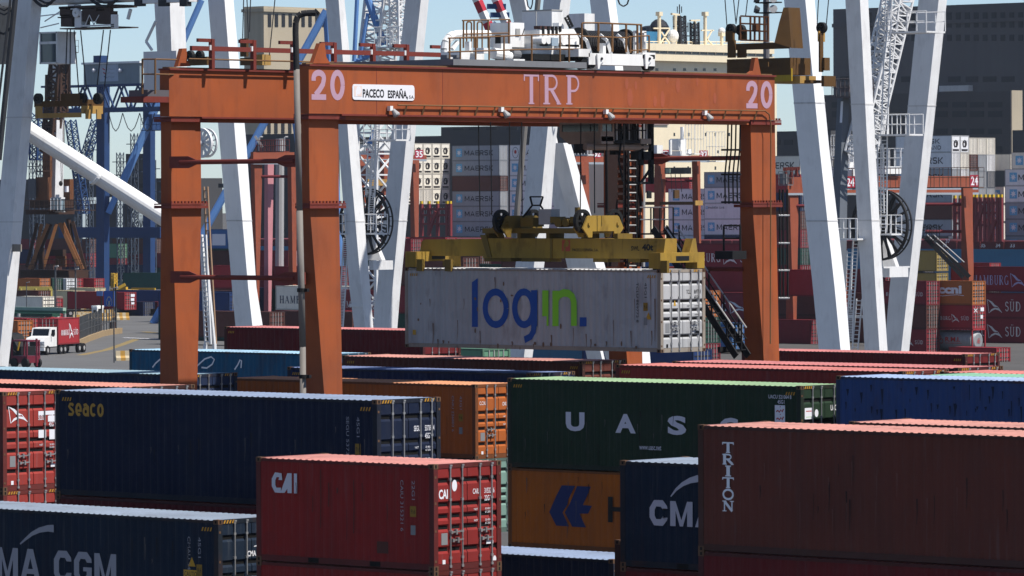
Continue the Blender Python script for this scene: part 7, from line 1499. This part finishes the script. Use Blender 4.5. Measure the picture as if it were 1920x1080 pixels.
for px, yb, yt, lb, rr in ((214, 680, 540, "thin dark pole in front of the road, tallest one", .07), (50, 600, 530, "thin pole by the blue panel of the yellow portal", .06), (142, 600, 505, "dark pole between rusty crane and grey truck", .1), (104, 590, 500, "grey pole under the rusty portal", .14)):
    p = PZ(px, yb, 0) if yb > 640 else P(px, yb, 690); tt = P(px, yt, (p - CAM).dot(FWD)); o = thing("lamp_pole", lb, "pole", (p.x, p.y, 0)); g = MB(); g.tube((p.x, p.y, 0), (p.x, p.y, tt.z), rr, 8); g.build("mast", [paint("pole_dark", (74, 76, 80))], o)
    g = MB(); g.tube((p.x, p.y, tt.z), (p.x + .6, p.y, tt.z + .1), rr * .8, 6); g.build("lamp", [LAMP], o)
for m_, yt, D, c, L, lb in ((33, 601, 583, 'orange', L20, "orange"), (50, 597, 580, 'red', L20, "red with pale door"), (70, 596, 584, 'dgreen', L20, "dark green")): fc("%s container standing left of the white truck" % lb, m_, yt, D, c, L)
fl = thing("yard_tractor", "dark red yard tractor with open roll frame beside the white truck's nose", "tractor", (*gp(46, 690), 0)); q = V3(fl.location)
g = MB(); g.box(q.x - 2, q.x + .4, q.y, q.y + 1.8, .5, 1.2); g.build("body", [paint("tractor_red", (110, 36, 52), .5)], fl)
g = MB()
for x_ in (-1.9, .3):
    for y_ in (.05, 1.7): g.beam((q.x + x_, q.y + y_, 1.2), (q.x + x_, q.y + y_, 2.7), .14, .14)
g.box(q.x - 2, q.x + .4, q.y, q.y + 1.8, 2.65, 2.8); g.beam((q.x + 1.8, q.y, .2), (q.x + 1.8, q.y, 3), .16, .16); g.build("roll_frame", [paint("tractor_red", (110, 36, 52), .5)], fl)
for x_ in (-1.5, .1):
    for y_ in (-.1, 1.6): g = MB(); g.tube((q.x + x_, q.y + y_, .5), (q.x + x_, q.y + y_ + .25, .5), .5, 14); g.build("wheel", [BLK], fl)
sc2 = thing("scrap_machine", "dark machine parked beside the far left white leg", "machine", (*gp(20, 682), 0)); q = V3(sc2.location); g = MB(); g.box(q.x - 1, q.x + 1.6, q.y, q.y + 2, .4, 1.8); g.prism([(q.x - .8, q.y, 1.8), (q.x + 1.0, q.y, 1.8), (q.x + .1, q.y, 3.0), (q.x - .6, q.y, 3.2)], (0, 1.6, 0)); g.build("body", [BLK], sc2)
for y_ in (-.2, 1.9): g = MB(); g.tube((q.x + .3, q.y + y_, .75), (q.x + .3, q.y + y_ + .4, .75), .75, 16); g.build("wheel", [BLK], sc2)
g = MB(); g.beam((q.x + 1.2, q.y - .1, 1.4), (q.x + 1.5, q.y - .1, 2.4), .14, .14); g.build("mast", [YELD], sc2)
# yellow loader bits and grass strip behind the yard
yl_ = thing("reach_stacker", "yellow reach stacker working behind the green container", "vehicle", P(215, 545, 880).to_tuple()[:2] + (0,)); g = MB(); lattice(g, P(214, 540, 880), P(214, 512, 880), .7, .7, 9, .07); fxy(g, 222, 236, 240, 544, 538, 878); fxy(g, 246, 290, 292, 545, 540, 878); g.beam(P(222, 540, 878), P(235, 533, 878), .4, .5); a = P(214, 545, 880); g.box(a.x - 1, a.x + 4, a.y, a.y + 2, .6, 1.6); g.build("body", [paint("loader_yellow", (196, 158, 54), .6)], yl_)
for x_ in (-.5, 3): g = MB(); g.tube((a.x + x_, a.y - .1, .6), (a.x + x_, a.y + .3, .6), .6, 14); g.build("wheel", [BLK], yl_)
sheet("hills", [], 0, CONC) if False else None
# haze
hz = MB(); hz.box(-1700, 260, -160, 1500, -1, 62); hm = bpy.data.materials.new("haze"); hm.use_nodes = True; hn = hm.node_tree; hn.nodes.remove(hn.nodes["Principled BSDF"]); pv = hn.nodes.new("ShaderNodeVolumePrincipled"); pv.inputs["Color"].default_value = (.80, .88, 1, 1); pv.inputs["Density"].default_value = .00004; pv.inputs["Anisotropy"].default_value = .3
hn.links.new(pv.outputs[0], hn.nodes["Material Output"].inputs["Volume"]); ho = hz.build("haze", hm); ho["kind"] = "stuff"; HAZE = ho
